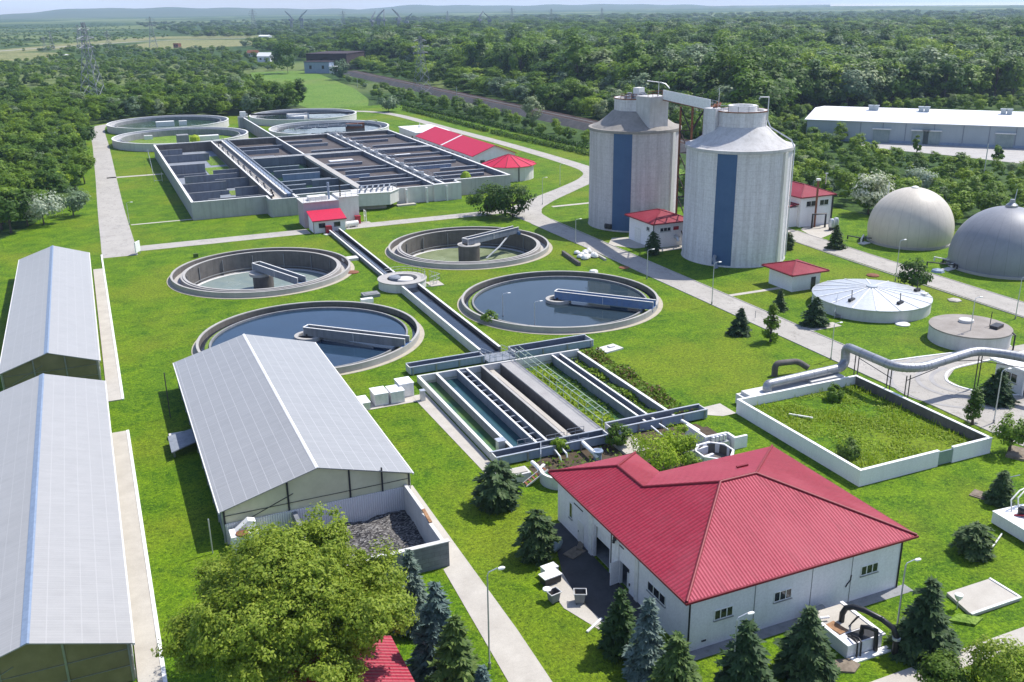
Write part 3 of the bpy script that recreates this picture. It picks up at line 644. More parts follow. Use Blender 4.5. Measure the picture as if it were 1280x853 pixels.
MB().box(34.7,58.1,BY1,BY1+.3,-3,.9).build('end_wall', 'pale_concrete', t)
MB().box(34.7,58.1,BY0-.3,BY0,-3,.5).build('end_wall', 'pale_concrete', t)
MB().box(34.9,58,BY0,BY1,-3.2,-2.9).build('bed_floor', 'dark_concrete', t)
for x0, x1, z, mt in ((35.0,37.2,-.25,'water_green'),(37.45,40.1,-.3,'water_teal'),(40.28,41.35,.1,'water_dark'),(41.53,43.5,-1.2,'water_green'),(48.7,53.9,-.5,'water_green'),(54.08,55.1,.05,'water_dark'),(55.28,57.85,-.4,'water_grey')):
    MB().poly((x0,BY0,z),(x1,BY0,z),(x1,BY1,z),(x0,BY1,z)).build('water', mt, t)
lw_ = MB().box(44.75,45.25,BY0,BY1,-2.9,.0).build('bed_wall', 'dark_concrete', t); MB().box(44.7,45.3,BY0,BY1,.0,.08).build('coping', 'paving', lw_)
MB().box(43.9,44.68,BY1-3,BY1-1,-2.9,.1).build('bench', 'concrete', t)
for i in range(14):
    y = BY0+1+i*1.75; MB().box(40.28,41.35,y,y+.12,.55,.7).build('cross_tie', 'galvanised', t)
m = MB()
for i in range(13):
    y = BY0+.8+i*1.95; m.tube([(48.75,y,.78),(48.75,y,2.0),(48.9,y,2.25),(49.5,y,2.4)],.035,5)
for z, x in ((2.4,49.5),(2.25,48.9),(1.5,48.75)): m.bar((x,BY0+.6,z),(x,BY1+1,z),.045,6)
m.build('handrail', 'green_rail', t)
m = MB(); railing(m, [(38.2,BY0+.6,.1),(40.0,BY0+.6,.1)],1.2,.9); railing(m, [(44.1,BY0+.4,.6),(46.2,BY0+.4,.6)],.9,1); railing(m,[(41.6,BY0+.5,.3),(43.8,BY0+.5,.3)],.9,1.1); m.build('guard_rail', 'steel', t)
MB().box(36.2,37.0,BY0+1.2,BY0+2.0,-1.1,1.2).box(36.1,37.1,BY0+1.1,BY0+2.1,1.2,1.3).build('sluice_gate', 'galvanised', t)
def trough(label, x0, x1, y0, y1, zb, zt, legs=True, side='blue_steel'):
    o = thing('steel_trough', label, 'trough', ((x0+x1)/2,(y0+y1)/2,0), 0, 'steel troughs across the channel beds')
    MB().box(x0,x1,y0,y0+.14,zb,zt).build('side_wall', 'galvanised' if side == 'galv' else side, o); MB().box(x0,x1,y1-.14,y1,zb,zt).build('side_wall', 'basin_slate', o)  # far wall in darker slate: the shade inside the trough put into its colour
    MB().box(x0,x1,y0+.14,y1-.14,zb,zb+.12).build('trough_floor', 'water_dark', o)
    MB().box(x0-.12,x0,y0,y1,zb,zt).build('end_plate', 'pale_concrete', o); MB().box(x1,x1+.12,y0,y1,zb,zt).build('end_plate', 'pale_concrete', o)
    for y in (y0-.06, y1-.18): MB().box(x0-.12,x1+.12,y,y+.24,zt,zt+.08).build('rim', 'galvanised', o)
    m = MB(); n = int((x1-x0)//3)
    for i in range(n+1):
        x = x0+.3+(x1-x0-.6)*i/max(1,n); MB().box(x-.08,x+.08,y0-.1,y0,0,zt).box(x-.15,x+.15,y0,y1-.2,0,zb).build('support', 'steel', o)
    return o
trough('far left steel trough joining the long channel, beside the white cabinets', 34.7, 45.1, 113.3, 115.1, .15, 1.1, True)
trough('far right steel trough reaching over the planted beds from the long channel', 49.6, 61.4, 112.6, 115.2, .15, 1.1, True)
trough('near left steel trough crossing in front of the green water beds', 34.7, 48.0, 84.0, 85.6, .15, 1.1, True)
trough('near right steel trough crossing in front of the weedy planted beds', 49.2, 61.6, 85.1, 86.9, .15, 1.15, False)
o = thing('junction_basin', 'concrete junction basin where the long channel meets the steel troughs', 'basin', (47.3,113.9,0))
MB().box(45.3,49.4,112.0,115.2,0,.55).build('basin_floor', 'slate_concrete', o)
m = MB(); railing(m, [(45.4,112.1,.55),(49.3,112.1,.55)],1.1,1); railing(m, [(45.4,115.1,.55),(46.2,112.1,.55)],1.1,1); railing(m, [(48.4,115.1,.55),(49.2,112.1,.55)],1.1,1); m.build('handrail', 'galvanised', o)
# chambers, pipes and pits between the beds and the red roofed building
m = MB(); a = [W(px,py,.9) for px,py in ((648,588),(668,583),(672,604),(655,608))]
x, y = W(650,594,.4); o = thing('inlet_chamber', 'low white concrete chamber under the ladder, behind the round spruce', 'chamber', (x, y, 0))
MB().obox(x-.8,y,0,.9,3.4,1.6,0).build('chamber_wall', 'pale_concrete', o); MB().obox(x-.8,y,.9,1.0,2.9,1.1,0).build('chamber_lid', 'paving', o)
x, y = W(672,596,.6); o = thing('step_ladder', 'short leaning ladder with dark red rungs by the white chamber', 'ladder', (x, y, 0), R(205))
o.rotation_euler = (0,0,0); o.location = (0,0,0); A0 = Vector((*W(656,607),.05)); B0 = Vector((*W(683,585,1.5),1.5)); sdv = (B0-A0).cross(Vector((0,0,1))).normalized()*.42; M0 = MB()
for k in (-1,1): M0.beam(A0+sdv*k,B0+sdv*k,.09,.14)
pl = M0.v; o2 = bpy.data.meshes.new('rail'); o2.from_pydata(pl,[],M0.f); link('rail', o2, 'off_white', o)
for i in range(6):
    m = MB(); f = (i+.5)/6; c0 = A0.lerp(B0,f); m.beam(c0-sdv*.93,c0+sdv*.93,.26,.05); me = bpy.data.meshes.new('rung'); me.from_pydata(m.v,[],m.f); link('rung', me, 'rust', o)
m = MB(); m.tube([(*W(665,578,1.0),1.0),(*W(671,583,1.0),1.0),(*W(678,592,.7),.7),(*W(679,598,.3),.3)], .22, 10); solo('bent_pipe', m, 'white_paint', 'white bent pipe curving down beside the red rung ladder', 'pipe', smooth=50)
x, y = W(700,600,.4); o = thing('curved_basin', 'white curved basin wall at the left corner of red roofed building', 'basin', (x, y, 0))
MB().ring(x+.3,y+.5,1.9,2.1,0,1.25,30,R(120),R(335)).build('basin_wall', 'white_wall', o, 40); MB().ring(x+.3,y+.5,1.85,2.15,1.25,1.33,30,R(120),R(335)).build('coping', 'white_paint', o, 40); MB().disk(x+.3,y+.5,1.9,.4,30).build('water', 'water_green', o)
m = MB()
x0, y0 = W(730,570,.8)
for px, py, qx, qy in ((683,556,697,573),(693,552,708,567),(725,548,738,560),(813,532,836,551),(823,529,842,540),(847,522,870,538)):
    pass
for i, (px, py, qx, qy, lb) in enumerate(((690,558,700,572,'white'),(698,556,708,568,'second white'),(814,533,835,551,'long white'),(824,530,842,543,'shorter white'),(852,526,873,539,'thick white'))):
    a, b = W(px,py,.8), W(qx,qy,.6); m = MB().tube([(*a,.8),(*b,.7),(b[0]+.05,b[1]-.1,.2)], .1 if i < 4 else .2, 8)
    solo('overflow_pipe', m, 'white_paint', ('left pipe of the thin white pair below the near left trough','right pipe of the thin white pair below the near left trough','long thin white pipe below the near right trough','short thin white pipe beside the longer one below the near right trough','thick white pipe at the right end of the near right trough')[i], 'pipe', 'white overflow pipes below the troughs', 50)
m = MB(); a, b = W(728,552,1.0), W(742,566,.9); m.tube([(*a,.9),(*b,.9),(b[0]+.3,b[1]-.3,.4)],.24,10); solo('drain_pipe', m, 'white_paint', 'fat white drain pipe leaving the near left trough beside the blue valve', 'pipe', smooth=50)
x, y = W(747,567,.7); m = MB().cyl(x,y,.45,0,.9,16).cyl(x,y,.6,.9,1.05,16).bar((x-.5,y,1.2),(x+.5,y,1.2),.05); solo('valve', m, 'blue_steel', 'small blue valve drum beside the fat white drain pipe', 'valve', smooth=40)
m = MB(); railing(m, [(*W(676,582,.1),.1),(*W(676,566,.1),.1),(*W(735,554,.1),.1)], 1.3, 1.2, .04); solo('guard_rail', m, 'galvanised', 'thin grey guard rail in front of the near left trough', 'railing')
m = MB().poly(*[(*W(x,y),.02) for x,y in ((660,585),(700,560),(760,545),(800,540),(870,530),(900,545),(880,575),(800,600),(720,600),(690,612))]); struct('bare_soil', m, 'soil')
m = MB().box(48.2,51.2,80.5,85,0,.3); solo('concrete_landing', m, 'paving', 'pale concrete landing between the two near troughs', 'landing')
# white chambers at the right end of the beds
x, y = W(905,547,.9); o = thing('outlet_chamber', 'white walled outlet chamber at the right end of the near troughs', 'chamber', (x, y, 0))
MB().prism([(x-2.6,y-.2),(x-2.6,y+3.6),(x-2.25,y+3.6),(x-2.25,y+.1),(x+.3,y+.1),(x+.3,y-.2)],0,1.5).build('chamber_wall', 'white_wall', o); MB().box(x+.3,x+2.0,y-1.5,y-1.2,0,1.4).box(x+.3,x+.6,y-1.2,y+.1,0,1.4).build('wing_wall', 'white_wall', o); MB().box(x-2.2,x+.3,y+.12,y+3.6,0,.7).build('chamber_floor', 'soil', o)
m = MB()
for i in range(4): m.lathe(x-1.9+.5*i,y-.6,[(.22,.9),(.28,1.2),(.2,1.6),(.05,1.65)],10)
m.box(x-2.3,x+.1,y-1.0,y-.25,0,.9); m.build('valve_block', 'galvanised', o, 40)
x, y = W(893,566,.9); o = thing('octagonal_pit', 'open octagonal concrete pit beside the bright green shrubs', 'pit', (x, y, 0))
n = 8
for i in range(8):
    if i in (5,): continue
    a0, a1 = 2*math.pi*(i+.5)/8, 2*math.pi*(i+1.5)/8
    p = [(x+2.1*math.cos(a0),y+2.3*math.sin(a0)),(x+2.1*math.cos(a1),y+2.1*math.sin(a1)),(x+1.9*math.cos(a1),y+1.9*math.sin(a1)),(x+1.9*math.cos(a0),y+1.9*math.sin(a0))]
    MB().prism(p,0,1.2).build('pit_wall', 'white_wall', o)
MB().lathe(x,y,[(1.86,1.1),(1.84,.1),(.02,.08)],8,False).build('pit_lining', 'dark_concrete', o)
x, y = W(870,565,.6); solo('retaining_wall', MB().obox(x,y,0,.9,3.2,.3,R(8)).obox(x-.4,y-1.9,0,.9,3.0,.3,R(12)), 'white_wall', 'pair of low white wall stubs left of the octagonal pit', 'wall')
# ---------------------------------------------------------------- aeration basins
t = thing('aeration_basin', 'huge rectangular concrete basin divided into many walled bays and walkways', 'basin', (60, 228, 0))
ZT = 4.1
def bw(nm, x0, x1, y0, y1, z0, z1, mat='concrete_wall', cap='off_white'):
    o = MB().box(x0,x1,y0,y1,z0,z1).build(nm, mat, t)
    if cap: MB().box(x0-.06,x1+.06,y0-.06,y1+.06,z1,z1+.1).build('coping', cap, o)
    return o
bw('outer_wall', 20, 20.5, 228.4, 337, 0, ZT); bw('outer_wall', 20.5, 37.2, 228.4, 228.9, 0, ZT); bw('outer_wall', 20.5, 99.5, 336.5, 337, 0, ZT); bw('outer_wall', 99.0, 99.5, 228.4, 336.5, 0, ZT); bw('outer_wall', 84.2, 99.0, 228.4, 228.9, 0, ZT)
bw('front_bay_wall', 36.8, 37.2, 224.6, 228.4, 0, ZT); o = bw('front_bay_wall', 37.2, 43.4, 223.4, 223.8, 0, ZT)
MB().prism([(36.8,224.6),(37.2,223.4),(37.2,224.6)],0,ZT).build('corner_wall', 'concrete_wall', o)
bw('front_bay_wall', 43.0, 43.4, 223.8, 228.4, 0, ZT); MB().box(43.4,43.75,223.3,223.7,0,ZT+.1).build('downpipe', 'off_white', t)
MB().box(37.2,43.0,223.8,228.4,2.4,2.8).build('bay_floor', 'slate_concrete', t)
bw('front_wall', 43.4, 57, 226.6, 227.0, 0, ZT)
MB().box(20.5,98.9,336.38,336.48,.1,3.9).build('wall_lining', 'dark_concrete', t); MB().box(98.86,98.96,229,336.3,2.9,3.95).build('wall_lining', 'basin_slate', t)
# drained left bay
MB().box(20.5,38,228.9,336.3,.02,1.1).build('basin_floor', 'slate_concrete', t)
for x0, x1, y0, y1 in ((21,24.4,229.2,235),(28.8,32.2,240.5,246.2),(31.8,37.8,250,256.8),(20.8,24,262.5,268),(31,37.8,285,299),(21,26,292,299.5),(33.5,37.8,303,322)): MB().box(x0,x1,y0,y1,1.1,1.16).build('algae_patch', 'algae', t)
m = [(24.6,37.6,233.6),(20.5,28.6,240.5),(31.6,37.6,241.5),(20.5,33.0,252),(22.4,33.0,249.2),(22.5,38.0,268),(20.5,33,292),(20.5,33,296),(20.5,35.5,314)]
m = [(24.6,38.0,235.5,2.7),(20.5,28.4,244.5,2.9),(32.4,38.0,246.5,3.0),(20.5,31.6,256.5,3.2),(20.5,31.6,252.0,1.6),(22.6,36.2,268.5,3.5),(20.5,30.4,290,3.3),(20.5,30.0,284,1.4),(20.5,34.5,314,2.8)]
m += [(29.5,38,261,3.0),(31,38,277,3.0),(20.5,28,329,2.6)]
for a, b, y, z in m: bw('baffle_wall', a, b, y, y+.3, 1.1, min(3.7, z+.5), 'basin_slate', 'grey_concrete')
MB().box(21,21.8,300,302.5,1.1,1.8).build('sediment_heap', 'leaf_yellow', t)
MB().lathe(29.6,240.0,[(.9,1.1),(.85,1.5),(.6,1.62)],16).build('drain_box', 'black_rubber', t)
# walkway trough beside it
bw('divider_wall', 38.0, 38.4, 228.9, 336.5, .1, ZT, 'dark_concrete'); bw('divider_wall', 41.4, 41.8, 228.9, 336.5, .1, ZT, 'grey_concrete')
MB().box(38.4,41.4,228.9,336.5,3.0,3.2).build('walkway', 'paving', t)
m = MB()
for i in range(30): y = 232+i*3.5; m.box(39.0+.4*(i%3),39.4+.4*(i%3),y,y+.5,3.2,3.75)
m.build('sluice_block', 'dark_metal', t)
m = MB().box(42.0,42.9,229,336,3.5,4.2); m.build('air_main', 'blue_steel', t); m = MB(); m.tube([(43.3,229.5,4.3),(43.3,336,4.3)],.25,8); m.build('air_pipe', 'slate_concrete', t, 40)
m = MB(); railing(m, [(41.6,230,4.2),(41.6,336,4.2)], 1.1, 4, .05); railing(m, [(38.2,230,4.2),(38.2,336,4.2)], 1.0, 4, .05); m.build('handrail', 'steel', t)
# long inner walls and the walkways with pipes
bw('divider_wall', 59.3, 59.7, 290.8, 404, 0, ZT, 'grey_concrete'); bw('divider_wall', 59.0, 60.6, 228.9, 289.2, 3.4, ZT-.1, 'paving', 'concrete'); bw('divider_wall', 59.5, 60.1, 228.9, 289.2, 0, 3.4, 'dark_concrete', None)
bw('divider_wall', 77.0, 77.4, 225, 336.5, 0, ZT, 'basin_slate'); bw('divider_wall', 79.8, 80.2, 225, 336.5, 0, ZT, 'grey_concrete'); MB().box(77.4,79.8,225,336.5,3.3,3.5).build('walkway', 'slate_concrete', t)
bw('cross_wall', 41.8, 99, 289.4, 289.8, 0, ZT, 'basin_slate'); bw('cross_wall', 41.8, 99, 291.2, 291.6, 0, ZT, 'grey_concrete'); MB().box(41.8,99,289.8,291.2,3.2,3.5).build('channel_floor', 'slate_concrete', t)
m = MB()
for x, r, z in ((77.9,.28,3.9),(78.7,.2,4.4),(79.4,.28,3.9)): m.tube([(x,226,z),(x,336,z)],r,8)
m.build('air_pipe', 'slate_concrete', t, 40)
m = MB()
for x in (77.1,80.1): railing(m, [(x,226,4.2),(x,336,4.2)], 1.1, 4, .05)
m.build('handrail', 'steel', t)
for i in range(26):
    y = 229+i*4.2; (MB().box(77.5,79.7,y,y+.35,4.3,4.75) if i%2 else MB().cyl(78.6,y,.4,4.2,5.3,8)).build('valve', 'galvanised', t)
# crusted sludge and water in the bays, with their baffles
for x0, x1, y0, y1, z, mt in ((41.8,59,228.9,289.2,1.6,'water_algae'),(41.8,59.3,291.6,336.5,2.1,'sludge_crust'),(60.6,77,229,289.4,2.9,'sludge_crust'),(59.7,77,291.6,336.5,2.9,'sludge_crust'),(80.2,99,228.9,289.4,2.9,'sludge_crust'),(80.2,99,291.6,336.5,2.9,'sludge_crust')):
    MB().poly((x0,y0,z),(x1,y0,z),(x1,y1,z),(x0,y1,z)).build('water' if mt[0] == 'w' else 'sludge', mt, t)
for a, b, y, z, mt in ((46.5,56.4,258,3.9,'blue_steel'),(52,58.9,247.5,3.6,'basin_slate'),(42.5,49.5,243.5,3.5,'basin_slate'),(42,58.9,235.5,3.8,'basin_slate'),(44,56,313,3.3,'slate_concrete'),
                   (60.7,72,272,3.6,'basin_slate'),(63,77,256,3.8,'basin_slate'),(60.7,68,250,3.7,'blue_steel'),(60.7,77,239,3.7,'basin_slate'),(60,72.5,316,3.7,'slate_concrete'),
                   (80.3,93,316,3.7,'basin_slate'),(84,99,270,3.7,'basin_slate'),(80.3,93,255,3.8,'blue_steel'),(88,99,250,3.6,'basin_slate'),(82,96,238,3.6,'basin_slate'),(80.3,99,280,3.5,'basin_slate'),(80.3,97,262,3.6,'basin_slate'),(84,99,244,3.5,'basin_slate'),(80.3,90,233,3.5,'basin_slate'),(60.7,77,263,3.5,'basin_slate'),(64,77,245.5,3.6,'basin_slate'),(60.7,77,233.5,3.6,'basin_slate'),(42,59,322,3.2,'basin_slate'),(43,52,300,3.1,'basin_slate'),(64,77,302,3.5,'basin_slate'),(84,99,303,3.6,'basin_slate'),(60.7,73,326,3.6,'basin_slate'),(83,99,326,3.6,'basin_slate'),(42,58,252.5,3.0,'basin_slate'),(46,59,268,3.4,'basin_slate'),(42,55,278,3.0,'basin_slate')):
    bw('baffle_wall', a, b, y, y+.4, 0, z, mt, 'galvanised')
for x, y, lx, ly, z in ((49.5,240.5,4.5,.8,2.2),(68,281,7,2.2,3.2),(88,284,5,1.5,3.1),(50,231.6,3,.8,3.0)): MB().obox(x,y,z-.4,z,lx,ly,.05).build('foam_patch', 'white_paint', t)
m = MB().tube([(59.8,230,4.2),(59.8,228.6,4.6),(59.8,226,4.8)],.2,8); m.build('pipe', 'blue_steel', t, 40)
# overhanging octagonal chamber and the buttressed tank front
o = MB().prism([(56.6,220.9),(64.4,219.7),(67.6,223.2),(67.6,227.6),(56.6,227.6)],1.15,ZT).build('octagonal_chamber', 'pale_concrete', t)
MB().prism([(56.4,220.7),(64.5,219.5),(67.8,223.1),(67.8,223.6),(64.2,220.1),(56.4,221.3)],ZT,ZT+.1).build('coping', 'off_white', o)
MB().prism([(57.4,222.6),(63.6,221.6),(64.2,222.4),(64.2,227.5),(57.4,227.5)],0,1.15).build('chamber_base', 'concrete', t)
m = MB(); railing(m, [(57,221.4,4.2),(64.2,220.4,4.2),(67.3,223.6,4.2)],1.1,2,.06)
for i in range(6): m.beam((58+i*1.4,222,4.9),(59.5+i*1.4,226.5,4.9),.3,.3)
m.build('gantry', 'slate_concrete', t)
bw('front_wall', 67.6, 77, 224.6, 225, 0, ZT-.2, 'pale_concrete'); bw('front_wall', 77, 84.2, 224.0, 225, 0, ZT, 'pale_concrete')
MB().ring(82.6,225.6,1.2,1.6,0,ZT+.05,20,R(-90),R(0)).build('corner_wall', 'white_wall', t, 40); MB().box(83.8,84.2,225.6,228.4,0,ZT).build('side_wall', 'pale_concrete', t)
for x in (69.6,74.8,80.0): MB().box(x,x+.4,223.4,224.0 if x > 76 else 224.6,0,ZT-.4).build('buttress', 'off_white', t)
MB().box(66.8,71.5,221.8,223.4,0,.35).build('step_slab', 'paving', t)
MB().lathe(88.2,231.3,[(.2,2.9),(1.3,3.3),(1.5,4.2),(.9,5.2),(.2,5.6)],10).build('weed_tuft', 'leaf_bright', t)
# ---------------------------------------------------------------- round tanks behind the basin
def back_tank(cx, cy, r, label, water, zw, extra):
    t = thing('round_basin', label, 'round basin', (cx, cy, 0), 0, 'round basins behind the aeration basin')
    MB().ring(cx,cy,r-.4,r,0,2.6,96).build('outer_wall', 'pale_concrete', t, 40); MB().ring(cx,cy,r-.5,r+.1,2.6,2.72,96).build('coping', 'off_white', t, 40)
    MB().ring(cx,cy,r-3.2,r-2.9,0,2.3,96).build('inner_wall', 'grey_concrete', t, 40)
    MB().ring(cx,cy,r-2.9,r-.4,0,1.2,96).build('launder_channel', 'slate_concrete', t, 40)
    MB().disk(cx,cy,r-3.1,zw,96).build('water' if water[0] == 'w' else 'floor', water, t)
    extra(t); return t
def e1(t):
    m = MB().box(-3+32,4+32,418,424,.3,2.6); MB().box(27,34,419,422,.3,2.8).build('pump_block', 'off_white', t); MB().box(36,39,420,422,.3,2.6).build('pump_block', 'off_white', t)
def e2(t):
    MB().box(30,34,366,370,.2,3.2).build('centre_block', 'grey_concrete', t); MB().box(38,45,370,373,.2,2.0).build('pump_block', 'off_white', t); MB().box(20,23,385,386.5,.2,1.6).build('pump_block', 'off_white', t)
    MB().lathe(36,366,[(.4,.2),(1.8,1.0),(1.6,2.4),(.3,3.2)],9).build('weed_tuft', 'leaf_bright', t)
def e4(t):
    m = MB()
    for i in range(12): m.beam((72+i*1.7,366+(i*7)%5,3.0),(76+i*1.9,369-(i*5)%7,3.2),.5,.6)
    m.build('scraper_bridge', 'slate_concrete', t); MB().box(92,99,367,369,1.5,3.6).build('drive_unit', 'rust', t); m = MB(); railing(m,[(66,367,3.2),(104,367,3.2)],1.2,4,.08); m.build('handrail', 'galvanised', t)
def e3(t):
    MB().box(80,89,419,423,1.6,3.0).prism([(80,418),(88,418),(86,415),(82,415)],1.6,2.4).build('pump_block', 'off_white', t); MB().beam((66,428,2.9),(107,413,2.9),1.2,.6).build('scraper_bridge', 'dark_metal', t)
back_tank(32, 421, 23.5, 'rearmost left round basin with dark green water, near the tree line', 'water_algae', 1.0, e1)
back_tank(32, 372, 23.5, 'drained left round basin with green floor just behind the aeration basin', 'algae', .2, e2)
back_tank(85.8, 369, 22.5, 'right round basin of grey water cluttered with bridge machinery behind the bays', 'water_grey', 1.7, e4)
back_tank(87, 421, 22.5, 'rearmost right round basin of pale grey water by the meadow', 'water_grey', 1.7, e3)
MB_ = MB().box(57.6,61.4,404,408,0,4.4); o = thing('distribution_tower', 'square concrete tower with small white hut between the rear round basins', 'tower', (59.5,406,0)); MB_.build('tower_wall', 'concrete_wall', o); MB().box(58.4,60.6,405,407,4.4,6.4).build('hut', 'off_white', o); m = MB(); railing(m,[(57.8,404.2,4.4),(61.2,404.2,4.4),(61.2,407.8,4.4)],1.1,1.5,.06); m.build('handrail', 'galvanised', o)
# ---------------------------------------------------------------- windows and small buildings
def window(parent, side, pos, a0, a1, z0, z1, panes=3, frame='white_paint', glass='glass', proud=.05):
    """side 'x-' etc: the outward direction of the wall, pos its plane; a0..a1 along the wall"""
    ax, sg = side[0], (1 if side[1] == '+' else -1)
    def bx(m, p0, p1, u0, u1, w0, w1):
        lo, hi = sorted((pos+sg*p0, pos+sg*p1))
        return m.box(lo,hi,u0,u1,w0,w1) if ax == 'x' else m.box(u0,u1,lo,hi,w0,w1)
    m = MB(); f = .07
    bx(m,.004,proud,a0,a1,z0,z0+f); bx(m,.004,proud,a0,a1,z1-f,z1); bx(m,.004,proud,a0,a0+f,z0+f,z1-f); bx(m,.004,proud,a1-f,a1,z0+f,z1-f)
    for i in range(1, panes): u = a0+(a1-a0)*i/panes; bx(m,.004,proud,u-f/2,u+f/2,z0+f,z1-f)
    o = m.build('window', frame, parent)
    m = MB(); bx(m,.006,.02,a0+f,a1-f,z0+f,z1-f); m.build('pane', glass, o)
    m = MB(); bx(m,.004,.12,a0-.05,a1+.05,z0-.07,z0-.01); m.build('sill', 'steel', o)
    return o
def wall_box(m, x0, x1, y0, y1, z0, z1): return m.box(x0,x1,y0,y1,z0,z1)
# control house and the tall blocks behind it
t = thing('control_house', 'small white control house with single slope red roof at the channel head', 'house', (45.4, 204, 0))
MB().yprism([(42.0,0),(48.9,0),(48.9,2.75),(42.0,2.75)],202.2,207).build('wall', 'white_wall', t)
MB().slab([(41.7,201.8,2.78),(49.2,201.8,2.78),(49.2,207.3,4.0),(41.7,207.3,4.0)],.14).build('roof', 'roof_far', t); MB().xprism([(202.2,2.75),(207,2.75),(207,3.85)],42.0,48.9).build('gable', 'white_wall', t)
MB().box(41.7,49.2,201.68,201.8,2.6,2.8).build('gutter', 'roof_trim', t); MB().box(41.9,42.0,202.05,202.19,0,2.6).build('downpipe', 'rust', t)
window(t,'y-',202.2,43.1,44.5,1.15,2.1,2,'dark_metal'); window(t,'y-',202.2,46.4,47.8,1.15,2.1,2,'dark_metal')
MB().box(46.9,47.05,202.05,202.19,0,1.1).build('drain', 'off_white', t)
solo('red_tank', MB().box(44.3,45.6,200.6,201.6,.1,1.5).box(44.35,45.55,200.65,201.55,1.5,1.65), 'red_paint', 'dark red box in front of the small control house windows', 'box')
solo('rubble_pad', MB().obox(44.9,200.2,0,.12,2.4,1.4,.2).obox(45.3,199.9,.12,.3,.8,.6,.5), 'pale_concrete', 'white rubble pad at the foot of dark red box', 'rubble')
t = thing('pump_tower', 'pinkish concrete block with pale tower rising behind the small control house', 'tower', (47.6, 211, 0))
MB().box(41.4,49.3,208.4,214.5,0,5.5).build('pink_block', 'pink_wall', t); MB().box(41.2,49.3,208.2,214.6,5.5,5.65).build('parapet', 'pale_concrete', t)
MB().box(49.3,53.8,208.6,214.5,0,6.0).build('pale_tower', 'cream_wall', t); MB().box(49.3,53.95,208.45,214.6,6.0,6.12).build('parapet', 'pale_concrete', t)
MB().box(43,47,209.5,212,5.65,6.5).build('roof_unit', 'off_white', t); MB().cyl(47.5,210,.25,5.65,9.4,10).build('vent_pipe', 'blue_steel', t, 40); MB().cyl(50.0,209.6,.16,6.12,8.6,8).build('vent_pipe', 'dark_metal', t, 40)
m = MB(); railing(m,[(41.5,208.6,5.65),(47,208.6,5.65)],1,1.4,.05); railing(m,[(49.6,208.7,6.1),(53.6,208.7,6.1)],1,1.4,.05); m.build('handrail', 'off_white', t)
x, y = W(447,274.5,.0); solo('red_cabinet', MB().box(52.6,53.7,207.3,208.3,0,1.7).box(52.5,53.8,207.2,208.4,1.7,1.8), 'red_paint', 'dark red cabinet at the foot of the pale tower', 'cabinet')
solo('trailer_tank', MB().tube([(49.6,204.6,.8),(52.4,205.0,.8)],.6,14).box(50,50.3,204.2,205.2,0,.4).box(51.7,52,204.4,205.4,0,.4), 'off_white', 'pale horizontal tank lying right of the small control house', 'tank', smooth=40)
solo('stair_rail', MB().bar((55.2,208.3,0),(55.2,208.3,2.6),.1).bar((55.2,209.8,0),(55.2,209.8,2.6),.1).bar((55.2,208.3,2.5),(55.2,209.8,2.5),.08).bar((55.2,208.3,1.3),(55.2,209.8,1.3),.08), 'off_white', 'small pale frame standing by the red cabinet', 'frame')
# round building with red conical roof
t = thing('round_house', 'round white building with twelve sided red conical roof beside the aeration basin', 'round house', (107.2,247,0))
MB().lathe(107.2,247,[(6.9,0),(6.9,3.9)],24).build('wall', 'cream_wall', t, 10)
MB().lathe(107.2,247,[(7.7,3.85),(7.7,4.0),(.15,6.6)],12,True).build('roof', 'roof_far', t)
m = MB()
for i in range(12):
    a = 2*math.pi*i/12; m.beam((107.2+7.7*math.cos(a),247+7.7*math.sin(a),4.05),(107.2,247,6.65),.16,.1)
m.build('ridge_cap', 'roof_trim', t); MB().box(107.0,107.25,239.95,240.1,0,3.8).build('downpipe', 'dark_metal', t)
# long red roofed machine hall with white annexe
t = thing('machine_hall', 'long white machine hall with bright red gable roof behind the aeration basin', 'hall', (109.3,288,0))
HX0, HX1, HY0, HY1, HE, HR = 102.6, 116.0, 262.5, 314, 4.4, 7.0
hm = (HX0+HX1)/2
MB().yprism([(HX0,0),(HX1,0),(HX1,HE),(hm,HR-.1),(HX0,HE)],HY0,HY1).build('wall', 'white_wall', t)
MB().slab([(HX0-.5,HY0-.6,HE-.1),(hm,HY0-.6,HR+.06),(hm,HY1+.5,HR+.06),(HX0-.5,HY1+.5,HE-.1)],.16).build('roof', 'roof_far', t); MB().slab([(hm,HY0-.6,HR+.06),(HX1+.5,HY0-.6,HE-.1),(HX1+.5,HY1+.5,HE-.1),(hm,HY1+.5,HR+.06)],.16).build('roof', 'roof_far', t)
MB().slab([(HX0-.5,288.2,HE-.07),(hm,288.2,HR+.10),(hm,289.4,HR+.10),(HX0-.5,289.4,HE-.07)],.03).build('skylight_strip', 'off_white', t)
for i in range(11): y = HY0+3+i*4.4; window(t,'x-',HX0,y,y+2.2,1.3,3.4,2,'white_paint')
window(t,'y-',HY0,104.8,106.2,.2,2.9,1,'dark_metal'); window(t,'y-',HY0,108.6,110.2,1.6,3.0,2,'dark_metal'); window(t,'y-',HY0,112.4,114,1.6,3.0,2,'dark_metal')
t = thing('annexe', 'flat roofed white annexe at the far end of the red machine hall', 'building', (109,325,0))
MB().box(103.2,115,316,336,0,4.9).build('wall', 'cream_wall', t); MB().box(102.9,115.3,315.7,336.3,4.9,5.15).build('roof', 'white_paint', t); MB().box(103.18,103.19,320,322,2,3.6).build('window', 'glass', t)
MB().lathe(109,330,[(.7,5.15),(.7,5.6),(.15,5.9),(.15,6.4)],10).build('vent', 'off_white', t)
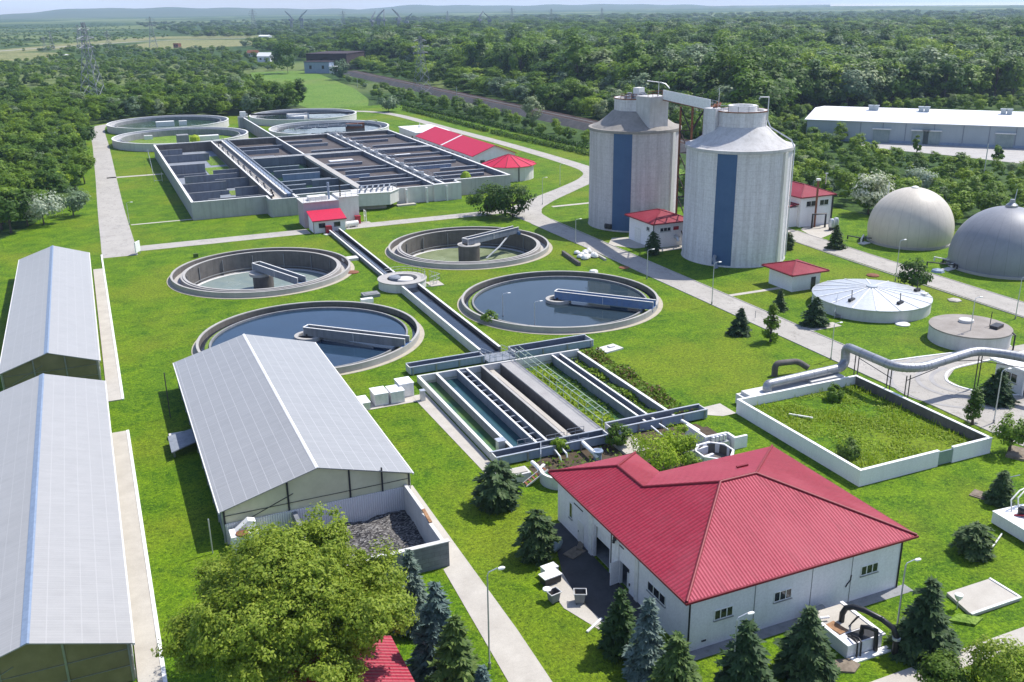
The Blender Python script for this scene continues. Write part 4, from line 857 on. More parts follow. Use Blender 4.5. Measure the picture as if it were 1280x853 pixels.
# ---------------------------------------------------------------- digester silos
def silo(cx, cy, label, body, cap, stripe):
    t = thing('digester_silo', label, 'silo', (cx, cy, 0), 0, 'concrete digester silos')
    m = MB().lathe(0,0,[(9.75,0),(9.6,.5),(9.6,20.5)],96); me_o = MB(); me_o.v = [(x+cx,y+cy,z) for x,y,z in m.v]; me_o.f = m.f; me_o.build('body', body, t, 40)
    m = MB().ring(cx,cy,9.2,9.9,20.5,21.05,96); m.build('rim', cap, t, 40)
    MB().lathe(cx,cy,[(9.3,21.0),(9.0,21.2),(8.0,21.75),(6.9,22.5),(5.9,23.35),(5.1,24.1),(4.6,24.5)],72,False).build('cap', cap, t, 60)
    MB().ring(cx,cy,9.58,9.66,.02,20.5,14,R(stripe[0]),R(stripe[1])).build('blue_stripe', 'blue_paint', t, 40)
    for a in (stripe[1]+58,): MB().obox(cx+9.75*math.cos(R(a)),cy+9.75*math.sin(R(a)),.1,20.4,.5,.9,R(a)).build('cable_duct', 'cream_wall', t)
    return t
SX, SY = 110.4, 147.3
t = silo(SX, SY, 'right whitish concrete digester silo with blue stripe and open round neck', 'silo', 'silo_cap', (-149,-128))
MB().ring(SX,SY,4.0,4.6,24.2,27.2,48).build('neck', 'silo', t, 40); MB().disk(SX,SY,4.05,26.8,40).build('neck_floor', 'silo_cap', t)
MB().ring(SX,SY,4.6,4.72,27.05,27.25,48).build('rust_band', 'rust', t, 40); MB().ring(SX+.4,SY+.3,2.0,2.6,26.8,28.0,36).build('hatch_ring', 'off_white', t, 40)
MB().obox(SX-4.7,SY+2.0,21.6,27.6,2.6,2.6,R(20)).build('stair_tower', 'silo', t)
m = MB(); railing(m, [(SX+4.3*math.cos(R(a)),SY+4.3*math.sin(R(a)),27.2) for a in range(150,300,25)],1.0,1.5,.05); m.build('handrail', 'galvanised', t)
m = MB(); railing(m, [(SX-4.9,SY+.9,27.6),(SX-3.6,SY+2.6,27.6),(SX-2.5,SY+4,27.3)],1.1,.9,.06)
for i in range(5): m.box(SX-5.2+i*.7,SY+1.2+i*.3,SX and 0 or 0,0,0,0) if False else m.beam((SX-5.2+i*.6,SY+1.4+.4*i,27.8),(SX-4.4+i*.6,SY+2.2+.4*i,28.2),.25,.25)
m.build('rust_gantry', 'rust', t)
a = R(-50); px_, py_ = SX+4.75*math.cos(a), SY+4.75*math.sin(a)
m = MB().tube([(SX+9.9*math.cos(a),SY+9.9*math.sin(a),1),(SX+9.95*math.cos(a),SY+9.95*math.sin(a),20.8),(SX+9.3*math.cos(a),SY+9.3*math.sin(a),22.2),(SX+5.4*math.cos(a),SY+5.4*math.sin(a),24.3),(px_,py_,25.6),(px_,py_,29.6),(px_-1.4,py_+.7,29.6),(px_-1.5,py_+.75,29.2)],.12,8); m.build('gas_pipe', 'galvanised', t, 40)
m = MB().bar((SX-3,SY+3,27.2),(SX-3,SY+3,31),.06); m.build('lightning_rod', 'galvanised', t)
a = R(-145)
MB().tube([(SX+9.9*math.cos(a),SY+9.9*math.sin(a),2.0),(SX+10.5*math.cos(a),SY+10.5*math.sin(a),1.6),(SX+11.2*math.cos(a+.08),SY+11.2*math.sin(a+.08),0)],.35,10).build('outlet_pipe', 'slate_concrete', t, 40)
TX, TY = 107.9, 180.7
t = silo(TX, TY, 'left weathered concrete digester silo with blue stripe and square head house', 'silo_worn', 'silo_cap_worn', (-147,-123.5))
MB().ring(TX,TY,3.9,4.5,24.2,27.0,48).build('neck', 'silo', t, 40); MB().disk(TX,TY,4.0,26.7,40).build('neck_floor', 'silo_cap_worn', t)
MB().obox(108.4,174.9,20.9,27.7,4.9,4.6,R(8)).build('head_house', 'silo_cap', t)
MB().box(106.62,106.72,173.2,174.3,25.0,26.8).build('door', 'glass', t)
m = MB()
for i in range(7): m.obox(TX-3+i*.9,TY-1.5+(i*5%4),26.7,27.6+.2*(i%3),.8,.9,i*.5)
m.build('roof_machinery', 'slate_concrete', t); MB().obox(TX+1.2,TY+.8,26.7,28.9,1.8,1.6,.3).build('vent_box', 'off_white', t)
MB().ring(TX,TY,4.5,4.62,26.85,27.05,40).build('rust_band', 'rust', t, 40)
m = MB(); railing(m, [(106.2,173,27.7),(110.6,172.8,27.7)],1.1,1.2,.06); railing(m,[(TX-4.2,TY-1,27),(TX-2,TY-3.8,27)],1,1.2,.06); m.build('handrail', 'rust', t)
MB().tube([(109.6,174.5,27.7),(109.6,174.5,30.4),(107.4,175.5,30.7)],.1,8).build('gas_pipe', 'galvanised', t, 40); MB().tube([(109.7,174.4,30.4),(110.6,173.6,30.1),(111.2,172.9,29.2)],.1,8).build('gas_pipe', 'galvanised', t, 40)
for an in (-154, -150): MB().lathe(TX+9.75*math.cos(R(an)),TY+9.75*math.sin(R(an)),[(.5,.5),(.6,1.0),(.5,1.5)],12).build('valve', 'dark_metal', t, 40)
t = thing('silo_bridge', 'white sided steel footbridge joining the tops of the two silos', 'bridge', (108,163,28))
MB().beam((109.4,172.4,28.1),(106.0,150.9,28.0),.12,1.9).build('side_panel', 'white_paint', t); MB().beam((111.2,172.2,27.3),(107.6,150.9,27.3),.12,.5).build('side_panel', 'rust', t)
MB().beam((110.3,172.3,27.05),(106.9,150.9,27.0),1.9,.25).build('deck', 'rust', t)
m = MB(); railing(m, [(111.2,172.2,27.5),(107.6,150.9,27.5)],1.1,2.2,.05); m.build('handrail', 'steel', t)
t = thing('bridge_trestle', 'rusty steel trestle tower under the footbridge between the silos', 'trestle', (106.9,160.6,0))
m = MB()
for x in (105.9,108.6):
    for y in (156.4,160.4): m.beam((x,y,0),(x,y,26.9),.3,.3)
m.build('post', 'rust', t); m = MB()
for k in range(6):
    z = .8+k*4.3
    m.beam((105.9,156.4,z),(105.9,160.4,z+4.4),.16,.16); m.beam((108.6,156.4,z+4.4),(108.6,160.4,z),.16,.16); m.beam((105.9,156.4,z),(108.6,156.4,z+4.4),.16,.16); m.beam((105.9,160.4,z),(108.6,160.4,z),.16,.16)
m.build('brace', 'rust_dark', t)
# pump house between the silos
def hip_roof(parent, x0, x1, y0, y1, z, rise, mats, th=.14, trim=True):
    """four thick sloping planes"""
    w = min(x1-x0, y1-y0)/2
    if x1-x0 >= y1-y0: a, b = (x0+w,(y0+y1)/2), (x1-w,(y0+y1)/2)
    else: a, b = ((x0+x1)/2,y0+w), ((x0+x1)/2,y1-w)
    A, B = (*a, z+rise), (*b, z+rise); P = [(x0,y0,z),(x1,y0,z),(x1,y1,z),(x0,y1,z)]
    if x1-x0 >= y1-y0: fs = ([P[0],P[1],B,A],[P[1],P[2],B],[P[2],P[3],A,B],[P[3],P[0],A])
    else: fs = ([P[0],P[1],A],[P[1],P[2],B,A],[P[2],P[3],B],[P[3],P[0],A,B])
    for i, f in enumerate(fs):
        if len(set(f)) < len(f): f = [p for k, p in enumerate(f) if p not in f[:k]]
        MB().slab(f, th).build('roof', mats[i % 2] if isinstance(mats, tuple) else mats, parent)
    if trim:
        m = MB()
        for p in P: q = A if (Vector(p)-Vector(A)).length < (Vector(p)-Vector(B)).length else B; m.beam((p[0],p[1],p[2]+.04),(q[0],q[1],q[2]+.04),.2,.1)
        if A != B: m.beam((A[0],A[1],A[2]+.04),(B[0],B[1],B[2]+.04),.22,.1)
        m.build('ridge_cap', 'roof_trim', parent)
    m = MB().box(x0,x1,y0-.1,y0+.02,z-.24,z-.02).box(x0,x1,y1-.02,y1+.1,z-.24,z-.02).box(x0-.1,x0,y0-.1,y1+.1,z-.24,z-.02).box(x1,x1+.1,y0-.1,y1+.1,z-.24,z-.02)
    m.build('gutter', 'roof_trim', parent)
t = thing('pump_house', 'white pump house with dark red hip roof squeezed between the two silos', 'house', (104.2,163,0))
MB().box(99.5,107.6,158.3,167.7,0,5.0).build('wall', 'white_wall', t); hip_roof(t, 98.8, 108.3, 157.6, 168.4, 5.1, 1.5, 'roof_y_plain')
window(t,'x-',99.5,159.8,161.0,3.2,4.0,2); window(t,'y-',158.3,100.9,103.4,3.2,4.0,3); MB().box(99.44,99.5,163.2,165.4,0,3.0).build('door', 'off_white', t); MB().box(99.36,99.5,158.2,158.36,0,5.0).build('downpipe', 'dark_metal', t)
m = MB().tube([(104.6,158.3,1.9),(104.6,157.4,1.9),(104.6,157.2,1.2)],.45,12); m.build('vent_duct', 'galvanised', t, 40); MB().box(104.0,105.2,158.2,158.29,3.3,4.0).build('red_sign', 'red_paint', t)
t = thing('kiosk', 'small white kiosk with pyramid red roof in front of the right silo', 'kiosk', (107.1,125.4,0))
MB().box(104.2,110,122.3,128.4,0,3.1).build('wall', 'white_wall', t); hip_roof(t, 103.3, 110.9, 121.4, 129.3, 3.2, 1.15, 'roof_y_plain')
MB().box(108.1,109.0,122.22,122.3,0,2.1).build('door', 'glass', t)
# workshop behind the right silo
t = thing('workshop', 'white two storey workshop with red roofs behind the right silo', 'building', (142,166,0))
MB().box(137.2,145.6,160.5,176,0,6.5).build('wall', 'white_wall', t); hip_roof(t, 136.7, 146.1, 160.0, 176.5, 6.55, 1.7, 'roof_y_plain')
MB().box(130,137.2,161.5,174,0,4.2).build('wall', 'white_wall', t); MB().slab([(129.5,161,4.0),(137.19,161,5.0),(137.19,174.5,5.0),(129.5,174.5,4.0)],.15).build('roof', 'roof_y_plain', t)
window(t,'y-',160.5,138.6,141.2,4.3,5.5,2); window(t,'y-',160.5,142.2,144.6,4.3,5.5,2); window(t,'y-',161.5,133.4,134.6,1.0,3.0,1); MB().box(145.5,145.8,160.3,160.6,0,6.4).build('downpipe', 'dark_metal', t)
t = thing('flue_stack', 'slim rusty flue pipe standing before the white workshop wall', 'chimney', (140.2,159.2,0))
MB().cyl(140.2,159.2,.22,0,10,12).build('pipe', 'rust', t, 40); MB().cyl(140.2,159.2,.5,10,10.4,12).build('cap', 'off_white', t, 40)
m = MB().tube([(139,158.6,0),(139,158.6,3),(142,158.0,3),(142,158.0,0)],.22,8); solo('pipe_portal', m, 'dark_metal', 'black pipe portal at the foot of the rusty flue', 'pipe', smooth=40)
for i, (x, y) in enumerate(((141.4,155.4),(142.9,155.8))):
    t = thing('pressure_vessel', ('left one of two','right one of two')[i]+' small grey pressure vessels outside the workshop', 'vessel', (x,y,0), 0, 'pressure vessels outside the workshop')
    MB().lathe(x,y,[(.2,.5),(.6,.7),(.65,1.9),(.45,2.4),(.1,2.5)],16).build('shell', 'galvanised', t, 40); MB().cyl(x,y,.5,0,.55,12).build('base', 'dark_metal', t, 40)
m = MB().bar((146.5,164,8),(146.5,164,10.2),.1).box(146.2,146.8,163.8,164.2,10.2,10.4); solo('roof_vent', m, 'galvanised', 'thin vent mast on the red workshop roof', 'vent')
# ---------------------------------------------------------------- gas domes
def dome(cx, cy, rr, zc, label, mat, top):
    t = thing('gas_holder', label, 'gas holder', (cx,cy,0), 0, 'spherical fabric gas holders')
    n = 28; a0 = -math.asin(min(1, zc/rr)); prof = [(rr*math.cos(a0+(math.pi/2-a0)*i/n), zc+rr*math.sin(a0+(math.pi/2-a0)*i/n)) for i in range(n)]+[(.05, zc+rr)]
    m = MB().lathe(0,0,prof,96,False); m.v = [(x+cx,y+cy,z) for x,y,z in m.v]; m.build('membrane', mat, t, 60)
    r0 = prof[0][0]; MB().ring(cx,cy,r0-.1,r0+.35,0,.4,72).build('base_ring', 'concrete', t, 40)
    top(t, cx, cy, zc+rr); return t
def top1(t,x,y,z): MB().lathe(x,y,[(.7,z-.1),(.7,z+.15),(.2,z+.35)],16).build('vent_cap', 'off_white', t, 40)
def top2(t,x,y,z): MB().lathe(x,y,[(1.0,z-.15),(1.0,z+.3),(.5,z+.7),(.4,z+1.3),(.15,z+1.35)],16).build('vent_cap', 'steel', t, 40); MB().bar((x+.5,y,z+1),(x+1,y+.2,z+3),.06).build('mast', 'galvanised', t)
dome(148.4,140.8,8.08,2.7,'beige fabric gas holder dome behind the digester road','dome_beige',top1)
dome(148.7,118.8,9.2,1.7,'grey fabric gas holder dome cut by the right picture edge','dome_grey',top2)
def clutter(x, y, label, seed, mat='off_white'):
    rg = random.Random(seed); t = thing('pipe_station', label, 'pipework', (x,y,0), 0, 'pipe stations beside the gas domes')
    for i in range(4):
        m = MB(); a = rg.uniform(0,3); l = rg.uniform(1.2,2.6); px, py = x+rg.uniform(-2,2), y+rg.uniform(-2,2)
        m.tube([(px-l*math.cos(a),py-l*math.sin(a),.2),(px-l*math.cos(a),py-l*math.sin(a),.9),(px+l*math.cos(a),py+l*math.sin(a),.9),(px+l*math.cos(a),py+l*math.sin(a),.2)],.16,8); m.build('pipe', 'dark_metal' if i%2 else mat, t, 40)
    MB().obox(x+1.2,y-.8,.03,1.0,1.2,.9,.4).build('cabinet', mat, t); MB().obox(x-1.5,y-1.2,0,.14,2.2,1.4,.2).build('slab', 'pale_concrete', t)
clutter(*W(1082,302), 'dark pipework and pale slabs left of the beige gas dome', 3); clutter(*W(1186,334), 'dark pipework and cabinet left of the grey gas dome', 5)
x, y = W(1211,333); solo('valve_ball', MB().lathe(x,y,[(.1,.1),(.6,.3),(.8,.9),(.6,1.5),(.1,1.75)],18), 'off_white', 'pale round valve housing at the foot of the grey gas dome', 'valve', smooth=50)
x, y = W(1172,340); solo('blue_tarp', MB().lathe(x,y,[(1.2,0),(1.0,.35),(.3,.6)],7), 'blue_steel', 'crumpled blue tarp on the grass left of the grey gas dome', 'tarp')
# ---------------------------------------------------------------- covered tanks
CX, CY, CRr = 110.3, 110.8, 8.9
t = thing('covered_tank', 'round tank with pale segmented metal cone roof in the right lawn', 'tank', (CX,CY,0))
MB().ring(CX,CY,CRr-.4,CRr,0,1.75,72).build('wall', 'pale_concrete', t, 40)
MB().lathe(CX,CY,[(CRr+.12,1.72),(CRr+.12,1.9),(.9,3.1),(.85,3.35),(.05,3.4)],72,False).build('roof', 'galvanised', t, 20)
for i in range(16):
    a = 2*math.pi*i/16+.12; m = MB().beam((CX+.9*math.cos(a),CY+.9*math.sin(a),3.13),(CX+9.0*math.cos(a),CY+9.0*math.sin(a),1.95),.16,.08); m.build('roof_rib', 'white_paint', t)
for (a, r) in ((R(-160),6.4),(R(-95),6.6),(R(-20),7.4)): x, y = CX+r*math.cos(a), CY+r*math.sin(a); MB().obox(x,y,2.1,2.6,1.3,.5,.3).bar((x,y,2.6),(x,y+.1,3.9),.07).build('hatch', 'dark_metal', t)
MB().obox(CX+6.5,CY-4.5,2.15,2.45,1.0,.8,.3).build('hatch', 'off_white', t)
x, y = W(1044,395); t = thing('tank_stair', 'grey metal stair leaning on the left side of the covered tank', 'stair', (x,y,0))
for k in (-.5,.5): MB().beam((x-.6+k*.8,y-1.2-k*.6,0),(x+2.0+k*.8,y+1.3-k*.6,2.0),.1,.25).build('stringer', 'galvanised', t)
for i in range(8):
    f = (i+.5)/8; MB().obox(x-.6+2.6*f,y-1.2+2.5*f,2.0*f-.03,2.0*f+.03,.28,1.1,R(44)).build('step', 'steel', t)
m = MB(); railing(m,[(x-1.0,y-.9,0),(x+1.6,y+1.6,2.0)],1.0,1.2,.04); m.build('handrail', 'galvanised', t)
t = thing('round_reservoir', 'low round concrete reservoir with flat brownish lid', 'reservoir', (110.6,91.9,0))
MB().lathe(110.6,91.9,[(5.35,0),(5.35,2.1)],60).build('wall', 'pale_concrete', t, 40); MB().lathe(110.6,91.9,[(5.45,2.08),(5.45,2.25),(.1,2.4)],60).build('lid', 'lid_brown', t, 40)
MB().lathe(111.2,93.2,[(1.0,2.3),(1.0,2.75),(.2,2.9)],20).build('manhole', 'pale_concrete', t, 40); MB().obox(113.0,89.6,2.3,2.75,2.0,1.1,.3).build('hatch', 'dark_metal', t); MB().bar((112.6,90.4,2.3),(112.8,90.5,4.4),.06).build('mast', 'dark_metal', t)
MB().tube([(112.9,86.9,2.4),(112.9,86.4,2.2),(112.9,86.4,0)],.12,8).build('downpipe', 'dark_metal', t, 40)
x, y = W(1256,420); solo('manhole_slab', MB().obox(x,y,0,.25,2.6,1.6,.3), 'paving', 'concrete slab beside the low round reservoir', 'slab')
for i, (px, py, lb) in enumerate(((1193,376,'pinkish manhole slab between covered tank and digester road'),(1091,345,'rusty plate on grass behind covered tank'),(1128,406,'white stone slab by the front of covered tank'))):
    x, y = W(px,py); solo('manhole_slab', MB().lathe(x,y,[(1.1,0),(1.1,.15),(.7,.3)],10 if i else 6), ('paving','rust','off_white')[i], lb, 'manhole')
# ---------------------------------------------------------------- red roofed operations building
t = thing('operations_building', 'white workshop building with large red tiled hip roof in the foreground', 'building', (45,60,0))
X0, X1, Y0, Y1, YW, XW = 35.6, 56.2, 49.95, 67.2, 71.6, 43.7
HW = 4.75
m = MB()
def wseg(x0,x1,y0,y1,z0=0,z1=HW): return MB().box(x0,x1,y0,y1,z0,z1)
MB().box(X0,X1,Y0,Y0+.3,0,HW).build('wall', 'white_wall', t); MB().box(X1-.3,X1,Y0+.3,Y1,0,HW).build('wall', 'white_wall', t); MB().box(XW,X1-.3,Y1-.3,Y1,0,HW).build('wall', 'white_wall', t); MB().box(XW-.3,XW,Y1-.3,YW,0,HW).build('wall', 'white_wall', t); MB().box(X0,XW-.3,YW-.3,YW,0,HW).build('wall', 'white_wall', t)
# left wall in pieces round its openings: small door, big gate, half door
segs = [(Y0+.3,58.45,0,HW),(58.45,60.0,2.25,HW),(60.0,61.75,0,HW),(61.75,64.6,3.3,HW),(64.6,YW-.3,0,HW)]
lw = MB()
for a, b, z0, z1 in segs: lw.box(X0,X0+.3,a,b,z0,z1)
lw.build('wall', 'white_wall', t)
MB().box(X0+.3,X1-.3,Y0+.3,Y1-.3,.02,.1).build('floor', 'grey_concrete', t)
MB().box(X0-.12,X0+.18,60.1,61.2,0,HW).build('pilaster', 'white_paint', t); MB().box(X0-.14,X0,64.75,65.3,0,HW-.2).build('pilaster', 'white_paint', t); MB().box(X0-.1,X0,57.0,57.5,0,HW).build('pilaster', 'off_white', t)
g = MB().box(X0+.34,X0+.42,61.8,64.55,1.9,3.3).build('roller_gate', 'white_paint', t)
d = MB().obox(X0-.45,60.05,0.05,2.2,.9,.07,R(8)).build('door', 'white_wall', t); MB().box(X0-.2,X0-.12,58.1,58.18,.9,1.15).build('handle', 'dark_metal', d)
MB().box(X0+.25,X0+.31,58.5,59.2,.05,1.5).build('door', 'off_white', t)
d = MB().box(X0-.05,X0,66.4,67.5,.05,2.2).build('door', 'off_white', t); MB().box(X0-.08,X0-.05,67.3,67.36,1,1.2).build('handle', 'dark_metal', d)
window(t,'x-',X0,68.6,69.2,1.6,3.2,1,'white_paint'); window(t,'x-',X0,53.0,55.6,2.1,3.0,3)
for y0_, z in ((66.6,3.4),(59.4,3.6)): MB().box(X0-.05,X0,y0_,y0_+1.7,z,z+.09).build('vent_slot', 'dark_metal', t)
MB().box(X0-.3,X0-.02,60.45,60.75,3.9,4.15).cyl(X0-.3,60.6,.12,3.65,3.9,8).build('wall_lamp', 'dark_metal', t)
for a, b in ((37.9,39.6),(43.4,45.1),(52.0,53.8)): window(t,'y-',Y0,a,b,2.15,3.05,3)
m = MB()
for x in (41.55,47.0,51.0): m.box(x,x+.06,Y0-.02,Y0,0,HW)
m.build('wall_joint', 'grey_concrete', t)
MB().tube([(50.55,Y0-.04,1.55),(50.7,Y0-.04,1.8),(51.0,Y0-.04,2.1),(51.02,Y0-.04,2.55)],.05,6).build('cable', 'dark_metal', t)
MB().box(36.9,37.3,Y0-.03,Y0,.55,.7).build('vent_slot', 'dark_metal', t)
for x, y in ((X0+.06,Y0-.06),(X1-.1,Y0-.06),(X0-.06,61.35)): MB().cyl(x,y,.07,0,HW,10).build('downpipe', 'dark_metal', t, 40)
E0, E1, F0, F1, FW, EW, EZ = 35.0, 57.0, 49.4, 67.8, 72.2, 44.2, 4.95
k = .36; hw = (F1-F0)/2; ry = (F0+F1)/2; RZ = EZ+hw*k; RA, RB = E0+hw, E1-hw
ww = (EW-E0)/2; wx = (E0+EW)/2; WZ = EZ+ww*k; wy1 = FW-ww; wy0 = F1-ww
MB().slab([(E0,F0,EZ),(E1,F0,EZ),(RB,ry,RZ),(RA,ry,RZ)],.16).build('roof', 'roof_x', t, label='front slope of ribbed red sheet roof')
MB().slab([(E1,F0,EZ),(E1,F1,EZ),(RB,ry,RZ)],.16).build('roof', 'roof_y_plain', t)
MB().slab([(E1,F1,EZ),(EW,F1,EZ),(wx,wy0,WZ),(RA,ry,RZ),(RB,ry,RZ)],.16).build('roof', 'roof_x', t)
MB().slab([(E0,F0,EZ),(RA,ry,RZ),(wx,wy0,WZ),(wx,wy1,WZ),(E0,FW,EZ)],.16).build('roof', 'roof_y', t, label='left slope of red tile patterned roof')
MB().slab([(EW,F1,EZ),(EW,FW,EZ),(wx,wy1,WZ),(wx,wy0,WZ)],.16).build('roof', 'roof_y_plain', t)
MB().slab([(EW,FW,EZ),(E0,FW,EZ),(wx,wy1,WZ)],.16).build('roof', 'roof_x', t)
m = MB()
for a, b in (((E0,F0,EZ),(RA,ry,RZ)),((E1,F0,EZ),(RB,ry,RZ)),((E1,F1,EZ),(RB,ry,RZ)),((RA,ry,RZ),(RB,ry,RZ)),((RA,ry,RZ),(wx,wy0,WZ)),((wx,wy0,WZ),(wx,wy1,WZ)),((wx,wy1,WZ),(E0,FW,EZ)),((wx,wy1,WZ),(EW,FW,EZ))):
    m.tube([(a[0],a[1],a[2]+.03),(b[0],b[1],b[2]+.03)],.13,8)
m.build('ridge_cap', 'roof_trim', t, 50)
m = MB().box(E0,E1,F0-.13,F0,EZ-.2,EZ-.02).box(E0-.13,E0,F0-.13,FW+.13,EZ-.2,EZ-.02).box(E1,E1+.13,F0-.13,F1,EZ-.2,EZ-.02); m.build('gutter', 'roof_trim', t)
MB().prism([(E0+.02,F0+.02),(E1-.02,F0+.02),(E1-.02,F1-.02),(EW-.02,F1-.02),(EW-.02,FW-.02),(E0+.02,FW-.02)],EZ-.26,EZ-.2).build('soffit', 'off_white', t)
MB().box(48.4,49.6,61.9,62.1,7.1,7.25).build('roof_cleat', 'roof_trim', t)
# plinth strip
mb = MB().poly(*[(x,y,.02) for x,y in ((35.6,48.9),(57,48.9),(57,49.95),(35.6,49.95))]); struct('plinth_path', mb, 'grey_concrete')
# concrete pump pit in front of it, with black pipes
t = thing('pump_pit', 'white concrete pump box with black bent pipes before the building front wall', 'pump box', (47.6,46.5,0))
MB().box(45.9,49.2,44.4,48.7,0,1.15).build('box_wall', 'white_wall', t)
MB().box(45.75,46.05,44.25,48.85,1.15,1.28).box(49.05,49.35,44.25,48.85,1.15,1.28).build('kerb', 'white_paint', t); MB().box(46.05,49.05,45.7,48.7,1.15,1.2).build('lid', 'paving', t)
MB().box(46.7,49.0,44.5,45.6,1.15,1.17).build('opening', 'black_rubber', t); MB().box(46.5,48.0,48.9,49.6,.02,.9).build('dark_hatch', 'steel', t)
MB().box(45.6,49.6,43.7,44.3,0,.12).build('slab', 'white_paint', t); MB().obox(46.6,46.4,1.2,1.26,.9,1.4,.15).build('grating', 'wood', t)
MB().tube([(47.5,46.9,1.2),(47.5,46.9,1.9),(47.6,46.7,2.5),(47.9,46.3,2.75),(48.3,45.6,2.8),(48.9,44.4,2.6),(49.3,43.6,2.2),(49.4,43.3,1.6),(49.4,43.25,0)],.22,12).build('pipe', 'black_rubber', t, 50)
MB().tube([(47.7,45.0,1.3),(47.7,45.0,1.9),(47.9,44.5,2.1),(48.3,44.2,1.9),(48.4,44.15,.2)],.18,10).build('pipe', 'black_rubber', t, 50)
for x in (46.6,46.95): MB().tube([(x,45.2,1.25),(x,44.5,1.45),(x,44.2,1.3),(x,44.15,.1)],.07,8).build('hose', 'black_rubber', t, 50)
MB().ring(49.4,43.28,.2,.3,1.4,1.6,14).build('collar', 'galvanised', t, 40)
MB().tube([(46.0,47.6,1.5),(46.7,47.4,1.5)],.1,8).build('lever', 'white_paint', t, 40)
m = MB(); m.tube([(47.6,46.2,1.2),(48.0,45.7,2.3)],.05,6); m.tube([(48.0,46.4,1.2),(47.7,45.6,2.4)],.05,6); m.build('strut', 'dark_metal', t)
solo('timber_frame', MB().prism([(44.3,43.5),(45.3,42.9),(46.3,43.4),(46.0,44.3),(44.9,44.6)],0,.14), 'board', 'brown plank platform left of the white pump box', 'platform')
t = thing('buried_tank_slab', 'wide pale concrete slab of a buried tank in the right lawn', 'slab', (61,45.8,0))
MB().prism([(58.3,44.3),(63.7,44.3),(63.7,47.3),(58.9,47.3)],0,.28).build('slab', 'paving', t); MB().box(58.3,63.75,44.22,44.42,.28,.36).box(63.6,63.78,44.42,47.3,.28,.36).build('edge', 'white_paint', t)
t = thing('vent_post', 'white capped vent post at the left edge of buried tank slab', 'vent', (58.2,45.6,0))
MB().cyl(58.2,45.6,.05,0,.9,8).build('post', 'galvanised', t); MB().lathe(58.2,45.6,[(.16,.85),(.3,1.1),(.32,1.35),(.1,1.45)],14).build('cap', 'white_paint', t, 40)
solo('planter_box', MB().prism([(56.2,44.6),(57.6,43.3),(58.9,43.7),(57.6,44.9)],0,.22), 'algae', 'small mossy bed frame at the front corner of buried tank slab', 'bed')
# white box cabinet at the right edge with black machinery
t = thing('pump_container', 'long white box container with black pump on top at the right edge', 'container', (73,52,0))
MB().obox(73.2,51.2,.15,1.25,3.6,5.4,R(-4)).build('box', 'white_wall', t); MB().obox(73.2,51.2,1.25,1.33,3.7,5.5,R(-4)).build('lid', 'white_paint', t); MB().obox(73.2,51.2,0,.15,3.2,5.0,R(-4)).build('base', 'dark_metal', t)
MB().lathe(73.4,52.4,[(.4,1.33),(.45,1.9),(.3,2.1)],12).build('pump', 'black_rubber', t, 40); MB().tube([(72.6,52.6,1.4),(73.2,51.8,1.6),(74,51,1.6),(74.6,51.2,1.4)],.08,8).build('hose', 'red_paint', t, 50)
for k in (0,.9): MB().tube([(73.0+k,53.2,1.3),(73.2+k,53.6,2.3),(74.4+k,53.8,2.9),(75.6+k,54,2.9)],.07,6).build('frame', 'off_white', t, 40)
m = MB().tube([(*W(1257,625),0),(*W(1255,606,1.8),1.8),(*W(1262,597,2.6),2.6),(*W(1275,594,2.9),2.9)],.05,6); solo('hose_arch', m, 'galvanised', 'thin grey hoop of pipe behind the white pump container', 'pipe', smooth=40)
x, y = W(1224,619); solo('hatch', MB().obox(x,y,0,.1,1.6,1.4,.4).obox(x,y,.1,.14,1.2,1.0,.4), 'board', 'brown wooden hatch frame in the lawn beside the dark spruce', 'hatch')
x, y = W(1272,568); solo('planter_box', MB().obox(x,y,0,.25,3,1.8,.5), 'board', 'dark brown bed frame at the right edge beyond the pool wall', 'bed')
m = MB().tube([(*W(1235,692),.1),(*W(1246,681),.5),(*W(1252,669),.15)],.07,6); solo('loose_hose', m, 'off_white', 'pale loose hose in the grass before the white pump container', 'hose', smooth=40)
# containers, sheets and planks on the apron
def skip(x, y, rot, label, tall=.95, lid=False):
    o = thing('wheeled_bin', label, 'bin', (x,y,0), rot, 'open bins on the asphalt apron')
    def q(m): me = bpy.data.meshes.new('m'); me.from_pydata(m.v,[],m.f); return me
    m = MB().lathe(0,0,[(.48,.12),(.62,tall)],4,False); m2 = MB().lathe(0,0,[(.56,tall),(.45,.35)],4,False).lathe(0,0,[(.46,.34),(.02,.36)],4,False); ob = link('bin_lining', q(m2), 'dark_concrete', o); ob2 = link('bin_shell', q(m), 'grey_concrete', o)
    for z in (ob, ob2): z.rotation_euler.z = R(45); z.scale = (1.15, .95, 1)
    m = MB().tube([(.5,.42,tall),(.5,-.42,tall),(-.5,-.42,tall),(-.5,.42,tall)],.05,6,True); link('rim', q(m), 'off_white', o)
    if lid: m = MB().lathe(-.3,.5,[(.36,tall),(.36,tall+.1),(.1,tall+.18)],14); link('lid', q(m), 'white_paint', o)
    for sx in (-.3,.3): m = MB().tube([(sx-.04,-.3,.09),(sx+.04,-.3,.09)],.09,8); link('wheel', q(m), 'black_rubber', o)
skip(*W(692,752), R(10), 'open grey bin with round white lid behind it', .95, True); skip(*W(725,753), R(-25), 'open bin with one white curved side, nearest the gate', 1.0)
t = thing('white_counter', 'white topped metal counter unit dumped at the edge of the asphalt', 'counter', (*W(688,728),0))
